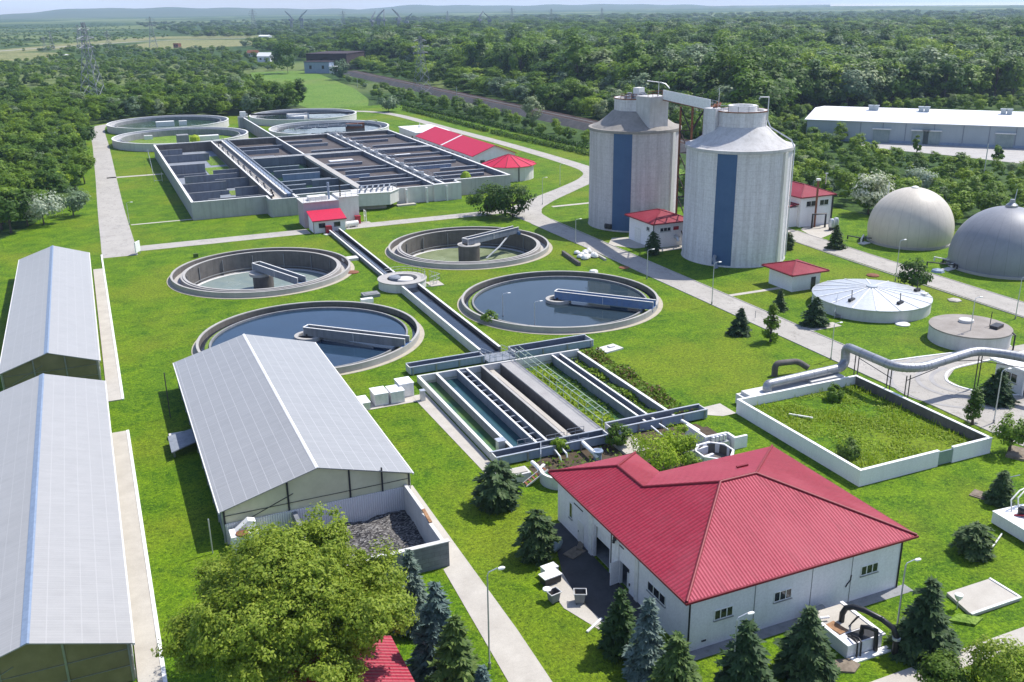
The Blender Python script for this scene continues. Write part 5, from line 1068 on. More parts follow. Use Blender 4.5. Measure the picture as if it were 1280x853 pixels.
x, y = W(688,728); MB().obox(x,y,.1,.75,1.6,.9,R(8)).build('carcass', 'dark_metal', t); MB().obox(x-.02,y-.02,.75,.83,1.75,1.05,R(8)).build('top', 'white_paint', t); MB().obox(x+.4,y+1.0,.1,.8,1.3,.8,R(8)).build('carcass', 'off_white', t); MB().obox(x+.4,y+1.0,.8,.87,1.35,.85,R(8)).build('top', 'white_paint', t)
x, y = W(696,688); solo('blue_sheet', MB().tube([(x-.5,y-.2,.2),(x,y,.45),(x+.5,y+.3,.75)],[.25,.4,.3],10), 'side_sheet', 'rolled pale blue sheet leaning by the spruce at the apron edge', 'sheet', smooth=40)
m = MB().beam((*W(673,702),.06),(*W(681,694),.5),.1,.06); solo('plank', m, 'off_white', 'pale plank leaning beside the counter unit and round spruce', 'plank')
m = MB().beam((*W(734,791),.08),(*W(752,775),.12),.18,.12); solo('kerb_beam', m, 'white_paint', 'white beam lying on grass beside the front spruces', 'beam')
x, y = W(718,692); solo('rust_sheet', MB().obox(x,y,.05,.12,1.8,1.2,.4).obox(x+.9,y+.6,.05,.3,1.2,.5,.9), 'board', 'brown scrap sheet lying by the left wall of the red roofed building', 'scrap')
# ---------------------------------------------------------------- greenhouses
def greenhouse(label, x0, x1, y0, y1, e, rz, side_mats=('side_sheet','side_sheet'), cap='ridge_blue', low=None, gl='polycarbonate', rf='greenhouse_roof_pale'):
    t = thing('drying_hall', label, 'greenhouse', ((x0+x1)/2,(y0+y1)/2,0), 0, 'long translucent greenhouse halls')
    xm = (x0+x1)/2; ov = .25
    MB().slab([(x0-ov,y0-.3,e-.06),(xm,y0-.3,rz),(xm,y1+.3,rz),(x0-ov,y1+.3,e-.06)],.09).build('roof', rf, t)
    MB().slab([(xm,y0-.3,rz),(x1+ov,y0-.3,e-.06),(x1+ov,y1+.3,e-.06),(xm,y1+.3,rz)],.09).build('roof', rf, t)
    w = .42 if cap == 'ridge_blue' else .22
    k = (rz-e)/(xm-x0); MB().slab([(xm-w,y0-.32,rz+.03-w*k),(xm,y0-.32,rz+.05),(xm,y1+.32,rz+.05),(xm-w,y1+.32,rz+.03-w*k)],.05).slab([(xm,y0-.32,rz+.05),(xm+w*.35,y0-.32,rz+.03-w*.35*k),(xm+w*.35,y1+.32,rz+.03-w*.35*k),(xm,y1+.32,rz+.05)],.05).build('ridge_cap', cap, t)
    MB().box(x0,x0+.1,y0,y1,0,e-.1).build('side_wall', side_mats[0], t); MB().box(x1-.1,x1,y0,y1,0,e-.1).build('side_wall', side_mats[1], t)
    MB().box(x0-ov-.12,x0-ov+.02,y0-.3,y1+.3,e-.24,e-.08).build('gutter', 'off_white', t); MB().box(x1+ov-.02,x1+ov+.12,y0-.3,y1+.3,e-.24,e-.08).build('gutter', 'off_white', t)
    for yy, nm in ((y0,'front'),(y1,'rear')):
        d = .1 if yy == y0 else -.1; zb = (low or .02) if yy == y0 else .02
        ya, yb = sorted((yy, yy+d))
        MB().yprism([(x0+.12,zb),(x1-.12,zb),(x1-.12,e-.15),(xm,rz-.15),(x0+.12,e-.15)],ya,yb).build('gable_glazing', gl, t)
        m = MB(); o_ = -.05 if yy == y0 else .05; n = 3
        for i in range(n+1):
            x = x0+.1+(x1-x0-.2)*i/n; zt = e-.15+(rz-e)*(1-abs(x-xm)/(xm-x0)); m.beam((x,yy+o_,zb),(x,yy+o_,zt),.16,.08)
        for z in (1.4,2.8): m.beam((x0,yy+o_,z),(x1,yy+o_,z),.05,.04) if z > zb else None
        m.beam((x0,yy+o_,e-.15),(xm,yy+o_,rz-.1),.08,.12); m.beam((xm,yy+o_,rz-.1),(x1,yy+o_,e-.15),.08,.12)
        m.beam((x0+1,yy+o_,1.6),(x0+.5*(xm-x0)+2,yy+o_,e+.2),.05,.05)
        m.build('gable_frame', 'dark_metal' if cap != 'ridge_blue' else 'steel', t)
    m = MB(); n = int((y1-y0)/4)
    for i in range(n+1):
        y = y0+.2+(y1-y0-.4)*i/n
        for x in (x0-.05, x1+.05): m.beam((x,y,0),(x,y,e-.15),.1,.1)
    for x in (x0-.05, x1+.05):
        for z in (.9,2.1): m.beam((x,y0,z),(x,y1,z),.05,.06)
    m.build('frame', 'galvanised', t)
    MB().box(x0+.1,x1-.1,y0+.1,y1-.1,.012,.05).build('floor', 'soil', t)
    return t
g1 = greenhouse('middle translucent roofed hall with rubble pit at its front, beside the big tree', 6.4, 24.0, 80.5, 122.0, 3.5, 5.95, ('side_sheet','polycarbonate'), 'off_white', 2.0, gl='polycarbonate_lit', rf='greenhouse_roof')
MB().box(6.5,23.9,80.30,80.44,-1.3,2.05).build('base_panel', 'corrugated', g1)
m = MB(); m.beam((15.2+6,80.3,2.1),(15.2+6,80.3,4.6),.14,.14); m.build('gable_post', 'dark_metal', g1)
greenhouse('front left translucent hall with blue ridge strip, nearest the picture corner', -14.9, -2.35, 64.0, 119.4, 3.4, 5.35, ('side_sheet','polycarbonate'))
greenhouse('rear left translucent hall with blue ridge strip, next to the woods', -13.9, -2.7, 128.0, 191.0, 3.4, 5.3, ('side_sheet','polycarbonate'))
t = thing('rubble_pit', 'block walled pit full of dark woodchip at the front of the middle hall', 'pit', (19.5,74,0))
MB().box(12.5,23.6,68.5,68.9,-1.4,2.4).build('pit_wall', 'block_wall', t); MB().box(12.4,23.7,68.45,68.95,2.4,2.48).build('coping', 'pale_concrete', t)
MB().box(23.3,23.62,68.9,75,-1.4,1.9).build('pit_wall', 'pale_concrete', t); MB().box(23.3,23.62,75,80.35,-1.4,2.3).build('pit_wall', 'pale_concrete', t); MB().box(12.5,12.9,68.9,80.3,-1.4,1.9).build('pit_wall', 'block_wall', t); MB().beam((23.45,74.9,2.35),(23.5,73.0,1.96),.3,.12).build('timber', 'wood', t)
n = 26; vs = []; rg = np.random.default_rng(2)
for j in range(n+1):
    for i in range(n+1): vs.append((12.9+10.4*i/n, 68.9+11.4*j/n, -1.05+.5*j/n+.22*rg.random()+.25*math.sin(i*.5)*math.sin(j*.4)))
MB().add(vs, [(j*(n+1)+i,j*(n+1)+i+1,(j+1)*(n+1)+i+1,(j+1)*(n+1)+i) for j in range(n) for i in range(n)]).build('woodchip_heap', 'woodchip', t)
# cabinets
for i, (x, y, sx, sy, h, lb) in enumerate(((26.0,105.9,1.6,2.4,.9,'lowest white cabinet half hidden by the middle hall roof'),(28.4,106.4,1.7,2.3,1.5,'second white cabinet of the row, left of the middle one'),(30.4,106.2,1.7,2.2,1.5,'third white cabinet of the row, beside the tallest one'),(32.0,107.6,1.8,2.2,1.75,'tallest white cabinet at the row end beside the steel trough'))):
    t = thing('equipment_cabinet', lb, 'cabinet', (x,y,0), 0, 'white cabinets in a row'); MB().box(x-sx/2,x+sx/2,y-sy/2,y+sy/2,.1,h).build('cabinet_body', 'white_wall', t); MB().box(x-sx/2-.06,x+sx/2+.06,y-sy/2-.06,y+sy/2+.06,h,h+.09).build('lid', 'white_paint', t)
    MB().box(x-sx/2+.1,x+sx/2-.1,y-sy/2-.02,y-sy/2,.2,h-.12).build('door', 'off_white', t); MB().box(x-sx/2,x+sx/2,y-sy/2,y+sy/2,0,.1).build('base', 'concrete', t)
solo('service_pedestal', MB().box(33.15,33.7,104.4,105.0,0,1.3).box(33.1,33.75,104.35,105.05,1.3,1.38), 'galvanised', 'slim grey pedestal right of the tallest white cabinet', 'pedestal')
t = thing('air_handler', 'white air handling unit with round fan at the hall front corner', 'fan unit', (7.9,79,0))
MB().box(6.7,9.1,78.3,79.9,0,1.7).build('casing', 'white_paint', t); MB().yprism([(7.2,1.7),(9.05,1.7),(9.05,2.4),(8.4,2.6)],79.1,79.9).build('hood', 'white_paint', t); MB().lathe(7.7,78.7,[(.55,1.7),(.55,1.8),(.45,1.84)],20).build('fan', 'rust', t, 40); MB().box(6.9,7.8,78.26,78.3,.3,1.5).build('panel', 'off_white', t)
t = thing('entrance_canopy', 'grey slab canopy against the left wall of the middle hall', 'canopy', (4.4,103,0))
MB().slab([(3.6,100.4,1.0),(6.3,101.8,1.15),(6.3,105.6,1.15),(3.6,104.9,1.0)],.12).build('canopy_plate', 'slate_concrete', t); MB().box(3.8,6.3,105.9,106.9,0,.45).build('block', 'pale_concrete', t); MB().box(3.8,4.0,101.2,101.4,0,.9).build('post', 'steel', t)
# low red roof under the big tree
t = thing('garden_shed', 'low shed with red ribbed roof half hidden under the big tree', 'shed', (14.6,53.5,0))
MB().box(7.2,14.7,46.5,57.8,0,2.2).build('wall', 'white_wall', t); MB().slab([(7.2,46.4,2.25),(14.9,46.4,2.25),(11,46.4,3.5)][::-1]+[],.02).build('gable', 'white_wall', t); MB().slab([(6.8,45.8,2.2),(11,45.8,3.7),(11,58.3,3.7),(6.8,58.3,2.2)],.14).build('roof', 'roof_y', t); MB().slab([(11,45.8,3.7),(15.3,45.8,2.2),(15.3,58.3,2.2),(11,58.3,3.7)],.14).build('roof', 'roof_y', t)
# ---------------------------------------------------------------- overgrown walled pool with its big pipe
t = thing('walled_pool', 'white walled rectangular pool overgrown with grass', 'pool', (74.7,74.7,0))
PX0, PX1, PY0, PY1, PH = 65.7, 83.7, 64.7, 85.0, 1.75
def pw(x0,x1,y0,y1,mat='white_wall',h=PH): o = MB().box(x0,x1,y0,y1,0,h).build('pool_wall', mat, t); MB().box(x0-.03,x1+.03,y0-.03,y1+.03,h,h+.06).build('coping', 'white_paint', o)
pw(PX0,PX0+.3,PY0,PY1); pw(PX0+.3,76.2,PY0,PY0+.3); pw(78.2,PX1,PY0,PY0+.3); pw(PX1-.3,PX1,PY0+.3,PY1); pw(PX0+.3,PX1-.3,PY1-.3,PY1)
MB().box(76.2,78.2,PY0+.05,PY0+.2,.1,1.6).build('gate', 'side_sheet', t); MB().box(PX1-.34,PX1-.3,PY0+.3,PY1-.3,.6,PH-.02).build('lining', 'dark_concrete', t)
MB().box(PX0+.32,PX1-.34,PY0+.3,PY1-.3,.3,.62).build('pool_bed', 'lawn', t)
MB().beam((70.0,80.8,.75),(71.4,78.4,.95),.2,.15).build('plank', 'off_white', t)
t = thing('pipe_plinth', 'stepped white concrete plinth along the rear pool wall', 'plinth', (75,86.3,0))
MB().box(67.5,83.2,85.05,87.6,0,1.2).build('plinth_base', 'pale_concrete', t); MB().box(68.0,77.0,85.4,87.3,1.2,1.6).build('plinth_step', 'pale_concrete', t); MB().box(77.0,82.0,85.3,87.2,1.2,1.9).build('plinth_step', 'pale_concrete', t)
t = thing('large_pipe', 'fat silver lagged pipe crossing over the road on thin steel legs', 'pipeline', (84,80,0))
def arc(pts, r=.9):
    """round the corners of a polyline"""
    P = [Vector(p) for p in pts]; out = [P[0]]
    for a, b, c in zip(P, P[1:], P[2:]):
        d1 = (a-b).normalized(); d2 = (c-b).normalized(); q = min(r, (a-b).length*.45, (c-b).length*.45)
        for i in range(6): u = i/5; p0 = b+d1*q; p2 = b+d2*q; out.append(p0*(1-u)**2+b*2*u*(1-u)+p2*u*u)
    return out+[P[-1]]
PIPE = arc([(70.7,85.7,1.4),(70.7,85.9,2.45),(82.6,86.5,2.45),(83.6,87.0,3.0),(83.6,87.2,4.9),(84.0,79.2,4.75),(86.6,77.9,4.7),(96.3,78.6,5.15),(99.0,75.6,5.1),(101.2,70,5.0),(104,62,5.0)],1.5)
MB().tube(PIPE,.55,20).build('pipe', 'pipe_lagging', t, 60)
m = MB(); P = PIPE; acc = 0
for a, b in zip(P, P[1:]):
    n = max(1, int((b-a).length/1.9))
    for i in range(n): c0 = a.lerp(b, i/n); d = (b-a).normalized()*.04; m.tube([c0-d,c0+d],.575,18)
m.build('band', 'steel', t, 40)
m = MB()
for x, y, z in ((84.05,85.5,4.3),(84.2,80.2,4.15),(84.3,77.4,4.1),(97.3,78.7,4.5),(103.0,70,4.4),(100.4,74.2,4.5)): m.bar((x-.28,y,0),(x-.28,y,z+.2),.07); m.bar((x+.28,y,0),(x+.28,y,z+.2),.07)
m.build('leg', 'dark_metal', t); m = MB()
m.bar((84.0,79.6,3.2),(84.05,85.2,3.9),.05); m.bar((84.2,77.6,3.6),(89.5,78.0,4.2),.05); m.bar((97.3,78.7,3.6),(100.4,74.2,3.6),.05); m.bar((93,78.3,4.4),(97.3,78.7,3.7),.05); m.build('brace', 'dark_metal', t)
MB().tube(arc([(71.8,86.9,1.3),(71.9,86.9,1.9),(81.2,87.3,1.95),(81.4,87.2,2.3)],.6),.3,12).build('branch_pipe', 'slate_concrete', t, 50)
t = thing('black_duct', 'short dark bent duct standing in the grass behind the pool', 'duct', (73.5,91,0))
a = W(968,470); b = W(996,466); MB().tube(arc([(*a,0),(a[0],a[1],1.7),(b[0],b[1],1.6),(b[0]+.8,b[1]-1.2,.9)],.7),.4,14).build('duct', 'dark_concrete', t, 50)
x, y = W(1005,491,.7); solo('black_box', MB().obox(x,y,.6,1.3,1.0,.7,.2).obox(x,y,1.3,1.36,1.1,.8,.2), 'dark_metal', 'small black box hanging inside the rear pool wall', 'box')
# gatehouse at the right edge
t = thing('gatehouse', 'small white flat roofed gatehouse behind the pipe at the right edge', 'house', (104,80,0))
MB().box(100.2,107,74.6,78.6,0,3.2).build('wall', 'white_wall', t); MB().box(99.6,107.6,74.0,79.2,3.2,3.45).build('roof', 'white_paint', t); MB().cyl(100.0,74.3,.12,0,3.2,8).build('post', 'white_paint', t); window(t,'x-',100.2,75.4,77.2,1.2,2.4,2)
m = MB().box(*W(1195,545)[:1]*2, 0,0,0,0) if False else None
# ---------------------------------------------------------------- vegetation
def PY(x, y, z):
    d = Vector((x, y, z-CAM_H)); w = d.dot(CF); return 640+FPX*d.dot(CR)/w, 426.5-FPX*d.dot(CU)/w, w
def HT(px, yb, yt):
    x, y = W(px, yb); lo, hi = 0, 80
    for _ in range(50):
        m = (lo+hi)/2
        if PY(x, y, m)[1] > yt: lo = m
        else: hi = m
    return lo
def leaf_mesh(name, C, N, S, mat, aspect=.55, rng=RNG):
    """one rhombus leaf (or spray of leaves) per centre"""
    n = len(C); N = N/np.linalg.norm(N, axis=1, keepdims=True)
    a = rng.normal(size=(n, 3)); T = a-(a*N).sum(1, keepdims=True)*N; T /= np.linalg.norm(T, axis=1, keepdims=True); B = np.cross(N, T)
    S = np.asarray(S).reshape(-1, 1)
    V = np.stack([C+T*S, C+B*S*aspect+N*S*.12, C-T*S, C-B*S*aspect+N*S*.12], 1).reshape(-1, 3)
    return quads(name, V, mat)
def quads(name, V, mat):
    n = len(V)//4; me = bpy.data.meshes.new(name)
    me.vertices.add(4*n); me.vertices.foreach_set('co', V.astype(np.float32).ravel())
    me.loops.add(4*n); me.loops.foreach_set('vertex_index', np.arange(4*n, dtype=np.int32))
    me.polygons.add(n); me.polygons.foreach_set('loop_start', np.arange(0, 4*n, 4, dtype=np.int32)); me.polygons.foreach_set('loop_total', np.full(n, 4, dtype=np.int32))
    me.update(calc_edges=True); me.materials.append(MT[mat]); return me
def sph(rng, n):
    v = rng.normal(size=(n, 3)); return v/np.linalg.norm(v, axis=1, keepdims=True)
def crown_cloud(seed, Rr, zc, hz, ncl, per, cr, leaf, shape='round'):
    rng = np.random.default_rng(seed); C = []; N = []; cen = []
    for i in range(ncl):
        d = sph(rng, 1)[0]; d[2] = d[2]*.9+.15; f = rng.uniform(.35, 1)**.5
        if shape == 'cone': u = rng.uniform(0, 1); rr = (1-u)**.8*Rr*rng.uniform(.4, 1); an = rng.uniform(0, 2*math.pi); c = np.array([rr*math.cos(an), rr*math.sin(an), zc-hz+2*hz*u])
        else: c = np.array([Rr*d[0]*f, Rr*d[1]*f, zc+hz*d[2]*f])
        cen.append(c); r = cr*rng.uniform(.65, 1.25); u = sph(rng, per); u[:, 2] = u[:, 2]*.75+.12
        out = c-np.array([0, 0, zc]); out = out/(np.linalg.norm(out)+1e-6)
        C.append(c+u*r*rng.uniform(.45, 1.05, (per, 1))); N.append(u*.75+out*.75+rng.normal(size=(per, 3))*.32+np.array([0, 0, .5]))
    C = np.concatenate(C); N = np.concatenate(N); return C, N, leaf*rng.uniform(.6, 1.35, len(C)), cen
def trunk_mesh(name, h, r, limbs, seed=0):
    rg = random.Random(seed); m = MB(); top = Vector((rg.uniform(-.03, .03)*h, rg.uniform(-.03, .03)*h, h))
    m.tube([(0,0,-.1),(0,0,h*.12),tuple(top*.55),tuple(top)],[r*1.3,r,r*.75,r*.35],8)
    for c in limbs:
        c = Vector(c); z = min(h*.9, max(h*.3, c.z*.5)); b = Vector((top.x*z/h, top.y*z/h, z)); m.tube([b, b.lerp(c,.55)+Vector((0,0,.05*h)), c], [r*.45, r*.3, r*.1], 6)
    me = bpy.data.meshes.new(name); me.from_pydata(m.v, [], m.f); me.materials.append(MT['bark'])
    me.polygons.foreach_set('use_smooth', [True]*len(me.polygons)); return me
def make_tree(name, seed, mat, h, Rr, zc, hz, ncl, per, cr, leaf, trunk_r=.22, shape='round'):
    C, N, S, cen = crown_cloud(seed, Rr, zc, hz, ncl, per, cr, leaf, shape)
    return leaf_mesh('crown', C, N, S, mat, .62, np.random.default_rng(seed+1)), trunk_mesh('trunk', zc+.2*hz, trunk_r, cen[:6], seed)
def plant(meshes, name, x, y, label, cat, group=None, sc=(1,1,1), rz=0.0, parts=('crown', 'trunk')):
    o = thing(name, label, cat, (x, y, 0), rz, group); o.scale = sc
    for me, nm in zip(meshes, parts):
        p = bpy.data.objects.new(nm, me); COL.objects.link(p); p.parent = o
    return o
def recolour(me, mat): c = me.copy(); c.materials[0] = MT[mat]; return c
# forest kinds: 4 crown shapes x tints, unit tree about 11 m tall
SHAPES = [make_tree('t', 11, 'leaf_dark', 11, 3.5, 5.9, 4.9, 26, 56, 1.4, .40), make_tree('t', 12, 'leaf_dark', 11, 4.2, 5.4, 4.5, 28, 56, 1.5, .42),
          make_tree('t', 13, 'leaf_dark', 11, 2.9, 6.2, 5.3, 24, 56, 1.3, .38), make_tree('t', 14, 'leaf_dark', 11, 3.9, 5.7, 4.9, 22, 62, 1.65, .42)]
TINTS = ['leaf_dark', 'leaf_mid', 'leaf_yellow', 'leaf_grey']
VAR = {(i, k): (SHAPES[i][0] if k == 'leaf_dark' else recolour(SHAPES[i][0], k), SHAPES[i][1]) for i in range(4) for k in TINTS}
WORD = {'leaf_dark': 'dark green', 'leaf_mid': 'mid green', 'leaf_yellow': 'yellowish green', 'leaf_grey': 'greyish silver green'}
def gp(*px): return [W(*p) for p in px]
fld = lambda *px: gp(*px)
CLEAR = [lawn_outer, [(98,460),(133,460),(142,500),(154,575),(164,700),(166,770),(116,770),(100,640),(94,540)], [(150,200),(156,200),(154,320),(151,420),(148,470),(142,470)], [(172.5,240),(191,240),(191,705),(172.5,705)],
         fld((-60,78),(-60,69),(20,65),(78,65),(70,72),(30,77)), fld((140,58),(200,49.5),(340,47),(350,54),(300,59),(190,63)), fld((-60,72),(60,62),(200,53),(340,49.5),(460,48),(460,45),(200,48),(60,57),(-60,63)),
         fld((1060,178),(1080,184),(1094,199),(1190,208),(1330,224),(1330,140),(1010,140),(995,165))]
def zone(x, y):
    """(name, tint weights, height range) of the wood at a place, or None"""
    if any(inside((x, y), q) for q in CLEAR): return None
    px, py, w = PY(x, y, 0)
    if x < 12 and y < 470: return ('in the wood left of the access road', (.35,.50,.10,.05), (6.5, 10))
    if y < 560 and x < 120: return ('in the belt behind the rear round basins', (.35,.50,.05,.10), (8, 12))
    if x > 190 and y < 335 and px > 960: return ('in the thicket around the warehouse yard', (.12,.38,.45,.05), (4, 6.5))
    if x < 190 and px > 960: return ('in the thicket behind the gas domes', (.10,.38,.47,.05), (5, 8))
    if 163 < x < 192 and y > 235: return None
    if x < 177 and y > 200: return ('in the scrub before the railway', (.15,.50,.25,.10), (3.2, 5.6))
    if py > 62 and x < 230: return ('in the first row beyond the railway', (.15,.45,.25,.15), (6, 12))
    return ('in the forest beyond the railway', (.36,.34,.16,.14), (15, 23)) if px > 430 else ('in the distant wood on the left', (.44,.34,.08,.14), (10, 15))
rg = random.Random(21); TREES = []; cell = {}
def far_enough(x, y, s):
    k = (int(x//8), int(y//8))
    for i in range(-2, 3):
        for j in range(-2, 3):
            for (a, b, t) in cell.get((k[0]+i, k[1]+j), ()):
                if (a-x)**2+(b-y)**2 < (min(s, t))**2: return False
    cell.setdefault(k, []).append((x, y, s)); return True
HEAD = math.atan2(CF.y, CF.x)
N_CAND = 0
dd = 170.0
while dd < 3600:
    s = (4.6 if dd < 480 else 7.0+(dd-480)/70); arcl = dd*1.06; n = int(arcl/s*2.6)
    for _ in range(n):
        a = HEAD+rg.uniform(-.53, .53); d = dd+rg.uniform(0, s); x, y = d*math.cos(a), d*math.sin(a)
        z = zone(x, y)
        if z is None: continue
        if dd < 700 and not far_enough(x, y, s): continue
        if dd >= 700 and rg.random() > (.55 if x < 140 else .42): continue
        clump = math.sin(x*.013+2)*math.sin(y*.011)+.5*math.sin(x*.031+y*.023)
        if dd > 900 and clump < -.5 and PY(x, y, 0)[0] > 430: continue
        wts = list(z[1]); wts[0] *= 1+.6*clump; wts[2] *= max(.1, 1-.8*clump)
        k = rg.choices(TINTS, [max(.01, q) for q in wts])[0]; h = rg.uniform(*z[2])*(1+.12*clump)
        if dd > 900: h *= max(.5, 1-(dd-900)/3200)
        wide = 1.0 if dd < 480 else 1.3 if dd < 700 else 1.3+min(1.6, (dd-700)/1600)
        TREES.append((h/d, x, y, h, wide, k, z[0], rg.randrange(4), rg.uniform(0, 6.28)))
    dd += s
TREES.sort(reverse=True)
def shows(x, y, h):
    px, py, w = PY(x, y, h*.8); return -15 < px < 1295 and -5 < py < 860
vis = [q for q in TREES if shows(q[1], q[2], q[3])]
NIND = 275
ind, rest = [], []
# leave to the mass those that other trees in front clearly hide
occ = {}
for q in vis:
    px, py, w = PY(q[1], q[2], q[3]); pb = PY(q[1], q[2], 0)[1]
    if len(ind) < NIND:
        hid = sum(1 for (ax, ay, aw) in occ.get(int(px//20), []) if abs(ax-px) < aw*.8 and ay < py-2)
        if hid: rest.append(q); continue
        ind.append(q); hwid = FPX*q[3]*.33/w
        for c in range(int((px-hwid)//20), int((px+hwid)//20)+1): occ.setdefault(c, []).append((px, py+1, hwid))
    else: rest.append(q)
for sc_, x, y, h, wide, k, zn, sh, rz in ind:
    f = h/11; plant(VAR[(sh, k)], 'broadleaf_tree', x, y, f'{WORD[k]} broadleaf tree {zn}', 'tree', f'{WORD[k]} trees {zn}', (f*rg.uniform(.9,1.35), f*rg.uniform(.9,1.35), f*rg.uniform(.8,1.2)), rz)
# the rest of the woods: one mass of instanced trees
def forest(rest):
    sel = {}
    pts = np.array([(q[1], q[2], 0) for q in rest]); me = bpy.data.meshes.new('forest'); me.vertices.add(len(pts)); me.vertices.foreach_set('co', pts.astype(np.float32).ravel())
    a = me.attributes.new('kind', 'INT', 'POINT'); a.data.foreach_set('value', np.array([q[7]*4+TINTS.index(q[5]) for q in rest], dtype=np.int32))
    a = me.attributes.new('size', 'FLOAT_VECTOR', 'POINT'); a.data.foreach_set('vector', np.array([(q[3]/11*q[4]*1.15, q[3]/11*q[4]*1.15, q[3]/11) for q in rest], dtype=np.float32).ravel())
    a = me.attributes.new('turn', 'FLOAT', 'POINT'); a.data.foreach_set('value', np.array([q[8] for q in rest], dtype=np.float32))
    o = link('forest', me, None); o['kind'] = 'stuff'
    g = bpy.data.node_groups.new('forest', 'GeometryNodeTree'); g.interface.new_socket('Geometry', in_out='INPUT', socket_type='NodeSocketGeometry'); g.interface.new_socket('Geometry', in_out='OUTPUT', socket_type='NodeSocketGeometry')
    gi = g.nodes.new('NodeGroupInput'); go = g.nodes.new('NodeGroupOutput'); jn = g.nodes.new('GeometryNodeJoinGeometry')
    def attr(nm, ty): n = g.nodes.new('GeometryNodeInputNamedAttribute'); n.data_type = ty; n.inputs[0].default_value = nm; return n.outputs[0]
    kind, size, turn = attr('kind', 'INT'), attr('size', 'FLOAT_VECTOR'), attr('turn', 'FLOAT')
    cx = g.nodes.new('ShaderNodeCombineXYZ'); g.links.new(turn, cx.inputs[2])
    have = {}
    for ob in bpy.data.objects:
        if ob.type == 'MESH' and ob.name.startswith('crown') and ob.parent:
            for key, (c, t) in VAR.items():
                if ob.data == c and key not in have: have[key] = ob
    for i in range(4):
        for j, tint in enumerate(TINTS):
            src = have.get((i, tint)) or have.get(((i+1) % 4, tint)) or next(v for kk, v in have.items() if kk[1] == tint)
            oi = g.nodes.new('GeometryNodeObjectInfo'); oi.transform_space = 'ORIGINAL'; oi.inputs[0].default_value = src; oi.inputs['As Instance'].default_value = True
            cmp_ = g.nodes.new('FunctionNodeCompare'); cmp_.data_type = 'INT'; cmp_.operation = 'EQUAL'; g.links.new(kind, cmp_.inputs[2]); cmp_.inputs[3].default_value = i*4+j
            ip = g.nodes.new('GeometryNodeInstanceOnPoints'); g.links.new(gi.outputs[0], ip.inputs['Points']); g.links.new(cmp_.outputs[0], ip.inputs['Selection']); g.links.new(oi.outputs['Geometry'], ip.inputs['Instance'])
            g.links.new(cx.outputs[0], ip.inputs['Rotation']); g.links.new(size, ip.inputs['Scale']); g.links.new(ip.outputs[0], jn.inputs[0])
    g.links.new(jn.outputs[0], go.inputs[0]); md = o.modifiers.new('trees', 'NODES'); md.node_group = g
    return o
forest(rest)
print('trees', len(TREES), 'individual', len(ind), 'mass', len(rest))
# ---- single trees one can point at
def single(name, px, yb, yt, hwpx, mat, label, cat='tree', seed=1, ncl=26, per=60, leaf=.3, shape='round', group=None, low=.45, trunk_r=.16):
    x, y = W(px, yb); h = HT(px, yb, yt); r = hwpx*PY(x, y, h*.5)[2]/FPX; hz = h*(1-low)/2*1.02; zc = h-hz*1.05
    return plant(make_tree('t', seed, mat, h, r*.82, zc, hz*.9, ncl, per, r*.34, leaf, trunk_r, shape), name, x, y, label, cat, group)
single('broadleaf_tree', 106, 230, 190, 18, 'leaf_mid', 'round crowned single tree leaning over the left access road', seed=31, leaf=.34, low=.3)
single('broadleaf_tree', 609, 270, 230, 27, 'leaf_dark', 'left tree of the dark pair beside the cross path junction', seed=32, leaf=.34, low=.0, per=80)
single('broadleaf_tree', 641, 272, 227, 28, 'leaf_dark', 'right and taller tree of the dark pair beside the path junction', seed=33, leaf=.34, low=.0, per=80)
single('broadleaf_tree', 1140, 364, 324, 22, 'leaf_dark', 'round dark tree between covered tank and digester road', seed=34, leaf=.26, low=.05)
single('broadleaf_tree', 963, 427, 378, 15, 'leaf_mid', 'young light green tree at the lawn edge left of main road', seed=35, leaf=.18, low=.08, shape='cone', ncl=30)
single('broadleaf_tree', 1215, 531, 485, 16, 'leaf_dark', 'young dark conical tree by the outer pool wall', seed=36, leaf=.16, low=.1, shape='cone', ncl=30)
single('broadleaf_tree', 1261, 566, 513, 24, 'leaf_mid', 'young pale green tree at the right edge by pool corner', seed=37, leaf=.17, low=.1, ncl=30)
single('blossom_tree', 1085, 268, 214, 28, 'blossom', 'white blossoming tree between the workshop and beige gas dome', seed=38, leaf=.3, low=.1, ncl=34)
single('blossom_tree', 1148, 246, 209, 24, 'blossom', 'smaller white blossoming tree peeking behind the beige gas dome', seed=39, leaf=.3, low=.1)
single('blossom_tree', 55, 281, 238, 30, 'blossom', 'white blossoming tree at the near edge of the left wood', seed=40, leaf=.3, low=.15, ncl=30)
single('blossom_tree', 92, 270, 236, 22, 'leaf_grey', 'pale grey green blossoming bush right of the white tree at wood edge', seed=41, leaf=.3, low=.1)
single('blossom_tree', 665, 162, 119, 15, 'leaf_grey', 'tall silvery tree rising from the scrub before the railway', seed=42, leaf=.42, low=.1)
single('blossom_tree', 486, 140, 117, 15, 'leaf_grey', 'round silvery bush near the foot of the lattice pylon', seed=43, leaf=.5, low=.05)
single('blossom_tree', 286, 143, 115, 17, 'leaf_grey', 'left silvery tree of the pale pair behind rear round basins', seed=44, leaf=.5, low=.1)
single('blossom_tree', 313, 143, 116, 15, 'leaf_grey', 'right silvery tree of the pale pair behind rear round basins', seed=45, leaf=.5, low=.1)
single('blossom_tree', 425, 100, 74, 14, 'leaf_grey', 'silvery tree standing before the dark rusty factory', seed=46, leaf=.6, low=.05)
single('broadleaf_tree', 360, 92, 52, 21, 'leaf_dark', 'big dark tree left of the dark rusty factory', seed=47, leaf=.8, low=.1)
single('poplar_tree', 878, 0, 0, 0, 'leaf_mid', '', seed=1) if False else None
single('poplar_tree', 1145, 196, 166, 6, 'leaf_mid', 'slim upright tree in front of the warehouse yard', seed=48, leaf=.35, low=.1, ncl=14)
